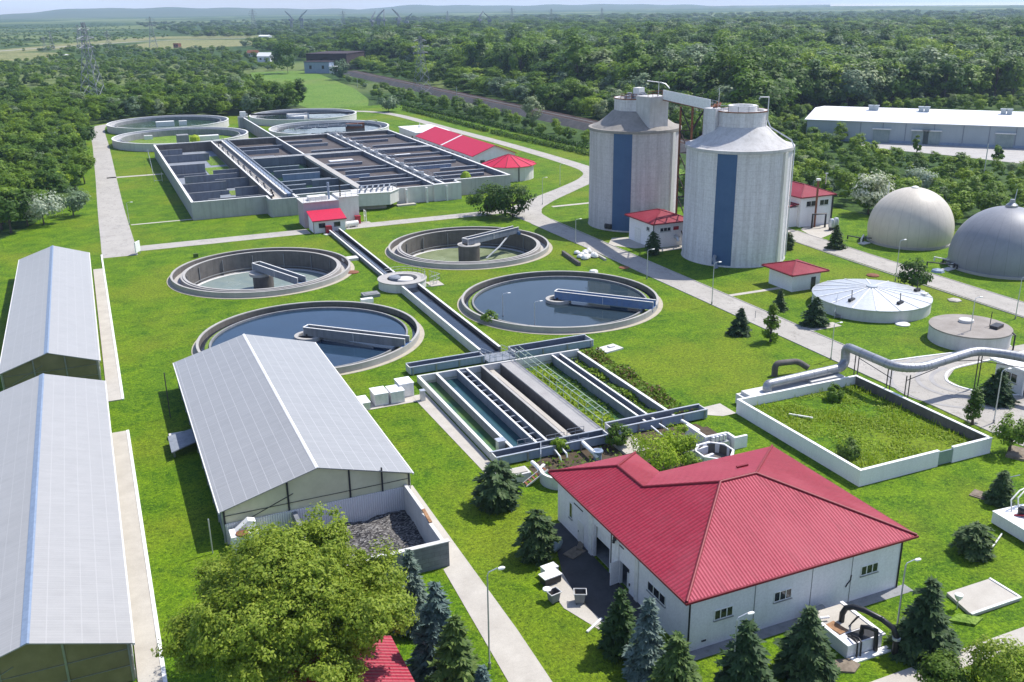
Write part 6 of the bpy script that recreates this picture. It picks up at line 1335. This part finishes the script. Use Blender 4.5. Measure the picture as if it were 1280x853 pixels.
single('poplar_tree', 1247, 206, 180, 9, 'leaf_mid', 'slim upright tree at the right end of the warehouse yard', seed=49, leaf=.35, low=.1, ncl=14)
# big foreground tree
x, y = W(352, 800, 1.5); x, y = 8.2, 57.0
def lobed_crown(seed, Rr, zc, hz, nlobe, per_lobe, per, leaf):
    rng = np.random.default_rng(seed); C = []; N = []; cen = []
    for i in range(nlobe):
        d = sph(rng, 1)[0]; d[2] = abs(d[2])*1.1-.36 if rng.random() < .8 else d[2]; f = rng.uniform(.5, 1.06); L0 = np.array([Rr*d[0]*f, Rr*d[1]*f, zc+hz*d[2]*f]); lr = Rr*rng.uniform(.20, .34); cen.append(L0)
        for j in range(per_lobe):
            e = sph(rng, 1)[0]; e[2] = e[2]*.8+.25; c = L0+e*lr*rng.uniform(.5, 1.05); r = lr*rng.uniform(.24, .42); u = sph(rng, per); u[:, 2] = u[:, 2]*.7+.15
            C.append(c+u*r*rng.uniform(.3, 1.1, (per, 1))); N.append(u*.6+e*.8+rng.normal(size=(per, 3))*.55+np.array([0, 0, .42]))
    C = np.concatenate(C); N = np.concatenate(N); return C, N, leaf*rng.uniform(.6, 1.4, len(C)), cen
C, N, S, cen = lobed_crown(77, 6.9, 6.9, 4.9, 66, 28, 110, .122)
me = leaf_mesh('crown', C, N, S, 'leaf_near', .55, np.random.default_rng(5)); plant((me, trunk_mesh('trunk', 7.2, .34, cen[:14], 3)), 'broadleaf_tree', x, y, 'huge leafy tree filling the lower left foreground', 'tree')
for i, (px, yb, yt, hw, lb) in enumerate(((1178,872,822,36,'left of two leafy shrubs cut by the bottom edge'),(1242,874,796,42,'right and taller of two leafy shrubs cut by the bottom edge'))):
    single('leafy_shrub', px, yb, yt, hw, 'leaf_near', lb, 'shrub', 51+i, 44, 110, .12, 'round', 'leafy shrubs at the bottom edge', .0, .1)
for i, (px, yb, yt, hw, mt, lb) in enumerate(((818,590,540,42,'leaf_bright','biggest bright yellow green shrub above the roof valley'),(848,568,534,26,'leaf_bright','bright shrub between octagonal pit and white overflow pipes'),(772,560,532,18,'leaf_mid','green shrub behind the wing roof beside the concrete landing'),(862,586,566,13,'leaf_mid','small dark green shrub left of the octagonal pit'),
        (1042,506,480,12,'leaf_mid','small bush at the rear wall inside the pool'),(1060,578,548,17,'leaf_dark','dark bush near the front wall inside the pool'),(700,566,548,12,'leaf_bright','low bright weeds below the near left trough'),(605,402,385,1,'leaf_mid',''))[:7]):
    single('leafy_shrub', px, yb, yt, hw, mt, lb, 'shrub', 61+i, 30, 90, .13, 'round', None, .0, .07)
x, y = W(598,402); x, y = 67-14.6*math.cos(.45), 134.4-14.6*math.sin(.45)
plant(make_tree('t', 71, 'leaf_mid', 2, 1.3, .9, .7, 18, 60, .5, .14, .05), 'leafy_shrub', 52.6, 129.4, 'weedy bush growing in the near rim of the grey blue tank', 'shrub')
# ---- spruces
def spruce_mesh(seed, h, r, mat, n_wh=15, dense=13, bush=False):
    rng = np.random.default_rng(seed); C = []; N = []; S = []; T = []
    for i in range(n_wh):
        u = (i+.5)/n_wh; z = h*(.05+.94*u); rr = r*((max(.03, 1-u*u)**.55*(.72+.5*min(1, u*2.2))/1.1) if bush else (1-u)**.72)*rng.uniform(.85, 1.12)+.05*r; nb = max(4, int(dense*(1-u)**.6)); lop = rng.uniform(0, 6.28); am = rng.uniform(.05, .2)
        for b in range(nb):
            an = 2*math.pi*(b+rng.uniform(-.35, .35))/nb+i*.7; L_ = rr*rng.uniform(.66, 1.2)*(1+am*math.cos(an-lop)); d = np.array([math.cos(an), math.sin(an), 0]); sd = np.array([-d[1], d[0], 0])
            k = max(3, int(L_/r*9)); ph = rng.uniform(-.1, .12)
            for q in range(k):
                f = (q+.6)/k; f = .25+.75*f; p = d*L_*f+np.array([0, 0, z-.30*L_*f*f+.12*L_*f+ph*L_])
                for s_ in (-1, 0, 1):
                    w_ = .16*L_*(1.15-f)+.03; C.append(p+sd*s_*w_*1.4+np.array([0, 0, rng.uniform(-.03, .03)*h*.2])); dirv = d*.9+sd*s_*.75+np.array([0, 0, -.15+rng.uniform(-.2, .25)]); T.append(dirv); N.append(np.array([d[0]*.35, d[1]*.35, 1])+rng.normal(size=3)*.35); S.append((.10*r+.10)*rng.uniform(.75, 1.3))
    C, N, T, S = map(np.array, (C, N, T, S)); S = S.reshape(-1, 1)
    N /= np.linalg.norm(N, axis=1, keepdims=True); T = T-(T*N).sum(1, keepdims=True)*N; T /= np.linalg.norm(T, axis=1, keepdims=True); B = np.cross(N, T)
    V = np.stack([C+T*S*1.25, C+B*S*.5, C-T*S*.8, C-B*S*.5], 1).reshape(-1, 3)
    tr = MB().tube([(0,0,-.1),(0,0,h*.5),(0,0,h*.97)],[.05*r+.06,.035*r+.04,.015],7); tm = bpy.data.meshes.new('trunk'); tm.from_pydata(tr.v,[],tr.f); tm.materials.append(MT['bark'])
    return quads('crown', V, mat), tm
SPR = [(622,632,577,28,'needle_dark','broad dark spruce beside the ladder and near left trough',1),(670,697,638,24,'needle_dark','round dark spruce at the edge of the asphalt apron',1),
 (775,815,736,27,'needle_green','green spruce nearest the half open door of the red roofed building',0),(808,850,747,29,'needle_blue','blue grey spruce before the building corner',0),(843,885,792,40,'needle_green','wide green spruce at the bottom edge before the building corner',0),
 (928,872,776,40,'needle_dark','dark spruce behind the curved street lamp at building front',0),(1005,842,759,37,'needle_dark','dark spruce left of the white pump box',0),(1153,812,724,38,'needle_dark','large dark spruce beside the buried tank slab',0),
 (515,782,686,27,'needle_blue','tall bluish spruce against the block walled pit',0),(548,838,727,35,'needle_blue','blue grey spruce right of the pit corner, behind the darker spruce',0),(572,880,770,38,'needle_green','dark green spruce at bottom edge left of garden path',0),(604,905,832,24,'needle_blue','small blue spruce tip at bottom edge beside the lamp pole',0),
 (1217,692,654,24,'needle_dark','low bushy conifer before the white pump container',1),(1250,628,588,18,'needle_dark','small dark conifer beside the brown hatch frame',0),(1245,503,460,22,'needle_dark','dark spruce beside the gatehouse',0),
 (925,417,385,13,'needle_dark','small dark spruce on the lawn left of main road',0),(974,388,361,9,'needle_dark','slender spruce right of main road before the kiosk',0),(1018,407,371,17,'needle_dark','bushy spruce at the stair of the covered tank',0),(1044,311,281,11,'needle_dark','small spruce beside digester road near the workshop',0),(816,319,289,9,'needle_dark','narrow columnar conifer at the pump house corner',1),(985,312,290,7,'needle_dark','small bush at the foot of the right silo',1)]
for i, (px, yb, yt, hw, mt, lb, bush) in enumerate(SPR):
    x, y = W(px, yb); h = HT(px, yb, yt); r = hw*PY(x, y, h*.4)[2]/FPX
    plant(spruce_mesh(100+i, h, r, mt, int(9+h*1.6), 14, bool(bush)), 'spruce_tree', x, y, lb, 'conifer', 'spruces and small conifers of the plant')
# ---- weeds and tall grass
def scatter_blades(name, mat, pts, hmin, hmax, w=.05, seed=0):
    rng = np.random.default_rng(seed); P = np.array(pts); n = len(P); h = rng.uniform(hmin, hmax, n); a = rng.uniform(0, 2*math.pi, n); lean = rng.uniform(0, .5, n)*h
    B = np.c_[np.cos(a)*w, np.sin(a)*w, np.zeros(n)]; b2 = a+rng.normal(size=n); T = np.c_[np.cos(b2)*lean, np.sin(b2)*lean, h]
    V = np.stack([P-B, P+B, P+T*.6+B*1.2, P+T], 1).reshape(-1, 3); o = link(name, quads(name, V, mat), None); o['kind'] = 'stuff'; return o
rng = np.random.default_rng(9); pts = []
while len(pts) < 16000:
    x, y = rng.uniform(66.1, 83.3), rng.uniform(65.1, 84.6); d = math.sin(x*.9)*math.sin(y*.7+1)+math.sin(x*.35+y*.5)
    if rng.random() < .45+.35*d: pts.append((x, y, .6))
P = np.array(pts); P[:, 2] += rng.uniform(0, .22, len(P))*(.55+.45*np.sin(P[:, 0]*.9)*np.sin(P[:, 1]*.7+1))
o = link('tall_grass', leaf_mesh('tall_grass', P, rng.normal(size=(len(P), 3))*.3+np.array([.1, 0, 1]), rng.uniform(.10, .24, len(P)), 'tall_grass', .35, rng), None); o['kind'] = 'stuff'
scatter_blades('tall_grass', 'tall_grass', [p for i, p in enumerate(pts) if i % 9 == 0], .3, .75, .05, 3)
for nm, x0, x1, z, n, mt, hh in (('hedge_weeds', 58.3, 61.2, 0, 2200, 'leaf_mid', .9), ('hedge_weeds', 58.2, 61.3, 0, 1500, 'leaf_yellow', .9), ('hedge_weeds', 58.5, 61.0, 0, 900, 'leaf_red', .95), ('bed_weeds', 48.8, 51.8, -.5, 2600, 'leaf_bright', .75), ('bed_weeds', 55.3, 56.6, -.4, 1500, 'leaf_mid', .8), ('bed_weeds', 56.8, 57.8, -.4, 900, 'leaf_bright', .7), ('bed_weeds', 41.6, 43.8, -1.5, 400, 'leaf_mid', .3), ('bed_weeds', 35.1, 36.0, -.55, 260, 'leaf_bright', .2), ('bed_weeds', 51.6, 53.8, -.5, 800, 'leaf_mid', .35)):
    C = np.c_[rng.uniform(x0, x1, n*3), rng.uniform(86.4, 110.2, n*3), np.zeros(n*3)]; k = np.sin(C[:, 1]*.8+x0)*.5+np.sin(C[:, 1]*2.1+C[:, 0])*.5; C = C[rng.random(n*3) < .33+.3*k]; kk = .55+.45*np.sin(C[:, 1]*.8+x0)
    C[:, 2] = z+rng.uniform(.05, 1, len(C))*hh*np.clip(kk, .25, 1); N = rng.normal(size=(len(C), 3))*.5+np.array([0, 0, .8])
    o = link(nm, leaf_mesh(nm, C, N, rng.uniform(.12, .26, len(C)), mt, .6, rng), None); o['kind'] = 'stuff'
C = []
for i in range(500):
    a = W(rng.uniform(655, 880), 0+rng.uniform(550, 592), .2); C.append((*a, rng.uniform(.05, .5)))
C = np.array([c for c in C if not (35 < c[0] < 62 and c[1] > 83.5) and not (c[0] > 34 and c[1] < 72.5)]); N = rng.normal(size=(len(C), 3))*.5+np.array([0, 0, .8])
o = link('ground_weeds', leaf_mesh('ground_weeds', C, N, rng.uniform(.12, .3, len(C)), 'leaf_mid', .6, rng), None); o['kind'] = 'stuff'
# terrace hedges before the railway
for i, q in enumerate((((137.5,440),(139.5,400),(141,345)),((144,466),(146.5,420),(150,350),(152.8,285)),((140.5,340),(145.5,285),(150,235)))):
    C = []
    for a, b in zip(q, q[1:]):
        n = int(math.hypot(b[0]-a[0], b[1]-a[1])*22)
        for _ in range(n): u = rng.random(); C.append((a[0]+(b[0]-a[0])*u+rng.normal()*.7, a[1]+(b[1]-a[1])*u, rng.uniform(.1, 1.5)))
    C = np.array(C); N = rng.normal(size=(len(C), 3))*.6+np.array([0, 0, .7]); c0 = np.array([q[1][0], q[1][1], 0])
    o = link('hedge', leaf_mesh('hedge', C-c0, N, rng.uniform(.25, .55, len(C)), 'leaf_dark', .7, rng), None); o.location = c0
    tag(o, ('short far hedge row along the bend of the road behind the annexe', 'longest clipped hedge row running below the railway scrub', 'near hedge row on the grass bank left of the silos')[i], 'hedge', 'clipped hedge rows on the bank')
# ---------------------------------------------------------------- lamps, poles, signs
def meshof(m, nm, mat, smooth=40):
    me = bpy.data.meshes.new(nm); me.from_pydata(m.v, [], m.f); me.materials.append(MT[mat]); me.polygons.foreach_set('use_smooth', [True]*len(me.polygons)); me.set_sharp_from_angle(angle=R(smooth)); return me
LM = [(meshof(MB().tube([(0,0,0),(0,0,7.4)],[.075,.05],8), 'pole', 'galvanised'), 'pole'), (meshof(MB().tube([(0,0,7.38),(.1,0,7.62),(.75,0,7.8)],.04,6), 'arm', 'galvanised'), 'arm'),
      (meshof(MB().lathe(0,0,[(.1,0),(.16,.1),(.14,.22),(.05,.28)],12), 'head', 'white_paint'), 'lamp_head'), (meshof(MB().cyl(0,0,.12,0,.5,10), 'base', 'steel'), 'base')]
LM[2][0].transform(Matrix.Translation((.95,0,7.72)) @ Matrix.Rotation(R(90),4,'Y') @ Matrix.Translation((0,0,-.14)) @ Matrix.Diagonal((.8,.9,1.9,1)))
LAMPS = [(612,836,713,20,'tall street lamp beside the garden path at the bottom'),(914,872,770,20,'street lamp before the building front between two spruces'),(1119,799,702,18,'street lamp at the left of the large spruce by buried tank slab'),
 (889.7,381,328,20,'street lamp on the grass edge before the right silo'),(1038.4,450,404,20,'lamp beside main road near the bend of fat pipe'),(1119,352,300,20,'lamp by digester road in front of the beige dome'),(1210,433,372,20,'lamp in front of the low round reservoir'),(1269,399,346,20,'lamp on digester road at the right edge'),
 (1172,740,540,20,''),(628.6,396,367,20,'lamp at left near rim of the grey blue tank'),(668.3,408,377,20,'lamp at front rim of the grey blue tank'),(719.5,305,274,20,'lamp beside main road left of the left silo'),(808.6,349,312,20,'lamp beside main road before the pump house'),(1242,529,462,20,'lamp beside the road kerb right of the conical tree'),
 (678,256,222,20,'lamp at the path junction right of the dark tree pair'),(700,232,205,20,'lamp on the bend of main road behind the junction'),(1191,334,316,20,'short lamp at the foot of the grey dome'),(162,281,253,20,'thin lamp on the left lawn before the aeration basin'),(95,118,118,0,'')]
for px, yb, yt, a, lb in LAMPS:
    if not lb: continue
    x, y = W(px, yb); h = HT(px, yb, yt); o = thing('street_lamp', lb, 'street lamp', (x, y, 0), R(a-23), 'street lamps of the plant'); o.scale = (1, 1, h/7.8)
    for me, nm in LM: p = bpy.data.objects.new(nm, me); COL.objects.link(p); p.parent = o
for i, (px, yb, yt, lb) in enumerate(((213,522,466,'thin dark pole leaning beside the middle hall canopy'),(266,692,649,'thin grey post in the shade of the middle hall'),(1105,285,228,'thin mast behind the beige dome'),(1228,230,180,'thin mast between the thicket and warehouse yard'),(1016,245,226,'thin mast beside the workshop roof'),(447,110,98,'thin pole on the meadow edge'),(571,125,108,'thin pole beside the railway'))):
    x, y = W(px, yb); h = HT(px, yb, yt); solo('pole', MB().cyl(x, y, .06 if i < 2 else .12, 0, h, 8), 'dark_metal' if i == 0 else 'galvanised', lb, 'pole', smooth=40)
x, y = W(173,318); t = thing('notice_board', 'small white notice board on posts beside the left road', 'sign', (x,y,0))
MB().obox(x,y,.5,2.6,1.9,.2,R(60)).build('board', 'white_paint', t); MB().obox(x-.16,y-.1,.9,2.2,1.3,.06,R(60)).build('panel', 'side_sheet', t)
for k in (-.7,.7): MB().cyl(x+k*.5,y+k*.87,.06,0,2.6,8).build('post', 'galvanised', t, 40)
x, y = W(189,228); t = thing('goal_frame', 'thin metal frame standing on lawn beside the aeration basin wall', 'frame', (x,y,0))
for a in (W(186,197),W(193,228),W(203,227)): MB().cyl(a[0],a[1],.07,0,2.6,6).build('post', 'galvanised', t)
m = MB().bar((*W(193,228),.4),(*W(203,227),.4),.06).bar((*W(186,197),2.5),(*W(193,228),2.5),.05); m.build('rail', 'galvanised', t)
x, y = W(880,351); x, y = W(282,420); solo('road_sign', MB().cyl(*W(944,398),.05,0,1.2,6).add([],[]), 'steel', 'short post beside main road near the small spruces', 'post')
x, y = W(245,322); solo('hydrant_box', MB().obox(x,y,0,.7,.8,.7,.2).obox(x,y,.7,.78,.9,.8,.2), 'needle_green', 'small dark green box on grass left of the nearly drained tank', 'box')
# pile of white sacks in its concrete frame between the tanks and the main road
t = thing('sack_pile', 'pile of white plastic sacks in a long concrete frame beside main road', 'sacks', (*W(732,328),0))
a, b, c, d = W(702,318), W(723,333), W(757,326), W(735,313)
MB().prism([(a[0],a[1]),(a[0]+.5,a[1]),(b[0]+.5,b[1]),(b[0],b[1])],0,.7).build('frame', 'dark_concrete', t); MB().prism([(d[0]-.2,d[1]),(d[0]+.2,d[1]),(c[0]+.2,c[1]),(c[0]-.2,c[1])],0,.4).build('frame', 'concrete', t)
rg2 = random.Random(4)
for i in range(14):
    u, v = rg2.uniform(.35,.9), rg2.uniform(.3,.85); x = b[0]+(c[0]-b[0])*u+(a[0]-b[0])*v*.9; y = b[1]+(c[1]-b[1])*u*.8+(a[1]-b[1])*v
    MB().lathe(x, y, [(.25,.02),(.65,.2),(.6,.5),(.2,.72+.3*(i%3==0))], 8).build('sack', 'off_white', t, 60)
x, y = W(742,340); solo('rubble_pad', MB().lathe(x,y,[(.9,0),(.7,.3),(.2,.45)],7), 'off_white', 'pale rubble lump behind the rim of grey blue tank', 'rubble')
# ---------------------------------------------------------------- pylons, cranes, far buildings, warehouse
def pylon_meshes(h, b, arms=3):
    m = MB(); r = .125; lv = [0,.14,.28,.42,.56,.68,.78,.86,.93,1]; wd = lambda u: b*(1-u)**1.25/2+.5
    for sx, sy in ((-1,-1),(1,-1),(1,1),(-1,1)):
        for u, v in zip(lv, lv[1:]):
            m.bar((sx*wd(u),sy*wd(u),h*u),(sx*wd(v),sy*wd(v),h*v),r,4)
    br = MB()
    for u, v in zip(lv, lv[1:]):
        for (ax, ay), (bx_, by_) in (((-1,-1),(1,-1)),((1,-1),(1,1)),((1,1),(-1,1)),((-1,1),(-1,-1))):
            br.bar((ax*wd(u),ay*wd(u),h*u),(bx_*wd(v),by_*wd(v),h*v),r*.7,4); br.bar((bx_*wd(u),by_*wd(u),h*u),(ax*wd(v),ay*wd(v),h*v),r*.7,4)
    ar = MB()
    for k in range(arms):
        z = h*(.72+.1*k); l = (5.5,6.5,4.5)[k]
        for s in (-1,1): ar.bar((s*wd(.75),0,z+.8),(s*l,0,z),r,4); ar.bar((s*wd(.75),0,z-.4),(s*l,0,z),r,4); ar.bar((s*l,0,z),(s*l,0,z-1.6),r*.8,4)
    return [(meshof(m,'lattice','pylon'),'leg_lattice'),(meshof(br,'bracing','pylon'),'bracing'),(meshof(ar,'arms','pylon'),'cross_arm')]
PM = pylon_meshes(34, 8)
for px, yb, yt, lb, a in ((528,119,45,'large lattice pylon standing in the scrub before the railway',20),(120,137,28,'tall lattice pylon rising from the left wood',60),(192,60,21,'distant pylon above the highway on the left',0),(137,66,38,'distant leaning pale pylon nearest the dry field',40),(101,62,31,'distant pylon left of the pale leaning one',10),(66,64,40,'distant pylon at the far left over the dry field',80),(57,66,46,'shortest distant pylon of the far left cluster',30),(318,40,12,'far thin pylon on the plain left of the twin cranes',10),(689,34,11,'far pylon on the horizon above the middle forest',10),(752,34,10,'far pylon right of the middle horizon one',30),(430,40,14,'far thin pylon between cranes and chimneys',0),(560,38,14,'far pylon right of the pink factory tower',50),(640,36,10,'far pylon between pink factory and forest edge',0)):
    x, y = W(px, yb); h = HT(px, yb, yt); d = math.hypot(x, y); o = thing('lattice_pylon', lb, 'pylon', (x,y,0), R(a), 'power line pylons'); s = h/34; k = max(1, d/1500); o.scale = (s*k**.3, s*k**.3, s)
    for me, nm in PM: p = bpy.data.objects.new(nm, me); COL.objects.link(p); p.parent = o
def crane_meshes():
    m = MB().beam((-1.6,0,0),(-1.0,0,22),1.2,1.2).beam((1.6,0,0),(1.0,0,22),1.2,1.2).beam((-1.2,0,12),(1.2,0,12),.8,.8); j = MB().beam((-4,0,22),(9,0,38),1.1,1.1).beam((-4,0,22),(1,0,31),.6,.6).beam((1,0,31),(9,0,38),.5,.5); c = MB().box(-3,3,-2,2,20,24)
    return [(meshof(m,'tower','slate_concrete'),'tower'),(meshof(j,'jib','slate_concrete'),'jib'),(meshof(c,'cab','slate_concrete'),'cab')]
CM = crane_meshes()
for px, yb, yt, lb, a in ((365,40,14,'left harbour crane of the far twin pair',200),(378,40,13,'right harbour crane of the far twin pair',-20),(466,42,15,'far crane left of the crane row before the pink factory',40),(474,42,12,'second crane of the row before the pink factory',10),(481,42,13,'third crane of the row before the pink factory',70),(499,42,11,'tall crane at the right end of the row near the pink factory',200),(509,42,17,'short crane just above the pink factory',-30),(600,40,14,'reddish far crane at the gantry cluster',30),(612,40,16,'lower far crane at the gantry cluster',160)):
    x, y = W(px, yb); h = HT(px, yb, yt); s = h/38; o = thing('harbour_crane', lb, 'crane', (x,y,0), R(a), 'far harbour cranes'); o.scale = (s*1.3, s*1.3, s)
    for me, nm in CM: p = bpy.data.objects.new(nm, me); COL.objects.link(p); p.parent = o
def far_house(px0, px1, yb, yt, wall, roof, label, cat='house', flat=False, depth=None):
    (x0, y0), (x1, y1) = W(px0, yb), W(px1, yb); h = HT((px0+px1)/2, yb, yt); L_ = math.hypot(x1-x0, y1-y0); a = math.atan2(y1-y0, x1-x0); dp = depth or L_*.6; e = h if flat else h*.62
    t = thing('factory' if flat else 'house', label, cat, ((x0+x1)/2,(y0+y1)/2,0), a)
    def q(m): v = m.v; me = bpy.data.meshes.new('m'); me.from_pydata(v,[],m.f); return me
    link('wall', q(MB().box(-L_/2,L_/2,0,dp,0,e)), wall, t)
    if flat: link('roof', q(MB().box(-L_/2-.3,L_/2+.3,-.3,dp+.3,e,e+.5)), roof, t)
    else: link('roof', q(MB().xprism([(-.5,e),(dp+.5,e),(dp/2,h)],-L_/2-.4,L_/2+.4)), roof, t)
    n = max(2, int(L_/7))
    for i in range(n): u = -L_/2+L_*(i+.5)/n; link('window', q(MB().box(u-.9,u+.9,-.06,0,e*.4,e*.7)), 'glass', t)
    return t
f = far_house(384,434,88,68,'rust_dark','rust_dark','dark rusty steel factory hall by the meadow','factory',True,40)
far_house(381,412,92,78,'blue_steel','rust_dark','dark blue lower shed before the rusty factory','shed',True,10); far_house(412,420,92,84,'off_white','off_white','tiny white hut beside the rusty factory','hut',True,4)
far_house(309,321,72,63,'cream_wall','rust','brown roofed house between trees left of the factory'); far_house(322,338,78,66,'white_wall','white_paint','white house group behind the dark tree left of factory'); far_house(74,86,72,68,'white_wall','off_white','long white roofed hut at the dry field edge'); far_house(323,335,48,44,'white_wall','white_paint','small white house above the highway'); far_house(500,516,42,33,'pink_wall','pink_wall','pinkish far factory block under the cranes','factory',True,30)
far_house(548,562,38,33,'rust_dark','rust','far dark hall right of the pink factory','factory',True,30); far_house(217,223,60,55,'rust','rust','orange far hut beside the highway','hut',True,6); far_house(395,402,48,45,'white_wall','white_paint','tiny white far house right of the highway end'); far_house(822,834,36,32,'cream_wall','rust','far pale farm hall in the right forest')
# warehouse
(x0, y0), (x1, y1) = W(1007,174.5), W(1345,189); a = math.atan2(y1-y0, x1-x0); L_ = math.hypot(x1-x0, y1-y0)
t = thing('warehouse', 'long grey warehouse with bright white low gable roof beyond the thicket', 'warehouse', (x0,y0,0), a)
def q(m): me = bpy.data.meshes.new('m'); me.from_pydata(m.v,[],m.f); return me
hE = HT(1010,174.5,149); DP = 46
link('wall', q(MB().box(0,L_,0,DP,0,hE-.05)), 'warehouse_wall', t); link('gable', q(MB().xprism([(0,hE-.05),(DP,hE-.05),(DP/2,hE+1.5)],.1,.4)), 'warehouse_wall', t)
MT['white_roof'] = plain('white_roof', (.80,.80,.80), .5, 0, .3, .05, .3)
link('roof', q(MB().slab([(-.8,-.8,hE),(L_,-.8,hE),(L_,DP/2,hE+1.7),(-.8,DP/2,hE+1.7)],.2)), 'white_roof', t); link('roof', q(MB().slab([(-.8,DP/2,hE+1.7),(L_,DP/2,hE+1.7),(L_,DP+.8,hE),(-.8,DP+.8,hE)],.2)), 'white_roof', t)
link('plinth', q(MB().box(0,L_,-.15,0,0,.9)), 'blue_steel', t)
for u in (40,62,68.5,108): link('loading_door', q(MB().box(L_*u/150,L_*u/150+5.2,-.25,-.02,.2,4.4)), 'side_sheet', t); link('canopy', q(MB().box(L_*u/150-.4,L_*u/150+5.6,-1.4,-.02,4.5,4.8)), 'off_white', t)
for u in (20,32,45,58,74,90,104,118,132): link('wall_joint', q(MB().box(L_*u/150,L_*u/150+.25,-.12,0,.9,hE-.3)), 'slate_concrete', t)
for u in (34,37,64,67.4,111,114.4): z = link('roof_vent', q(MB().box(L_*u/150-.8,L_*u/150+.8,DP/2-2.6,DP/2-1,hE+1.4,hE+3.0).box(L_*u/150-1,L_*u/150+1,DP/2-2.8,DP/2-.8,hE+3.0,hE+3.3)), 'warehouse_wall', t)
x, y = W(1102,177.5); t = thing('parked_truck', 'dark low truck parked by the warehouse wall', 'truck', (x,y,0), a); link('bed', q(MB().box(-6,4,-1.2,1.2,.8,1.4)), 'dark_metal', t); link('cab', q(MB().box(4.1,6,-1.2,1.2,.6,2.8)), 'slate_concrete', t)
for u in (-4.5,-3,4.8):
    for s in (-1,1): w = link('wheel', q(MB().tube([(u,s*1.0-.15,.5),(u,s*1.0+.15,.5)],.5,12)), 'black_rubber', t)
# hills on the horizon
MT['hill'] = mottled('hill', (.06, .09, .035), (.10, .13, .05), .002, .95, 0)
def hill(px0, px1, d, peaks, base=-5):
    n = 90; vs = []; fs = []
    for i in range(n+1):
        u = i/n; px = px0+(px1-px0)*u; a = HEAD-math.atan((px-640)/FPX/math.cos(PITCH)*1.0); z = sum(h*math.exp(-((u-c)/w)**2) for c, w, h in peaks)+4*math.sin(u*37)*math.sin(u*11)+3*math.sin(u*71); z *= min(1, 6*u, 6*(1-u))
        for dd_, zz in ((d*.8, 0), (d*.9, z*.55), (d, z), (d*1.1, z*.6), (d*1.25, base)): vs.append((dd_*math.cos(a), dd_*math.sin(a), zz))
    for i in range(n):
        for j in range(4): fs.append((5*i+j, 5*(i+1)+j, 5*(i+1)+j+1, 5*i+j+1))
    struct('hills', MB().add(vs, fs), 'hill', 60)
hill(-60, 640, 8200, ((.42,.16,42),(.30,.1,26),(.62,.14,30),(.85,.1,20)))
hill(420, 1000, 9000, ((.3,.2,36),(.6,.15,28),(.15,.1,20)))
# air
hz = bpy.data.materials.new('haze'); hz.use_nodes = True; n_ = hz.node_tree; n_.nodes.clear(); ou = n_.nodes.new('ShaderNodeOutputMaterial'); vp = n_.nodes.new('ShaderNodeVolumePrincipled')
vp.inputs['Color'].default_value = (.55,.74,1,1); vp.inputs['Density'].default_value = 1.0e-4; vp.inputs['Anisotropy'].default_value = .2
n_.links.new(vp.outputs[0], ou.inputs['Volume'])
m = MB().box(-11500,12500,-800,12500,-8,130); o = m.build('haze', hz); o['kind'] = 'stuff'
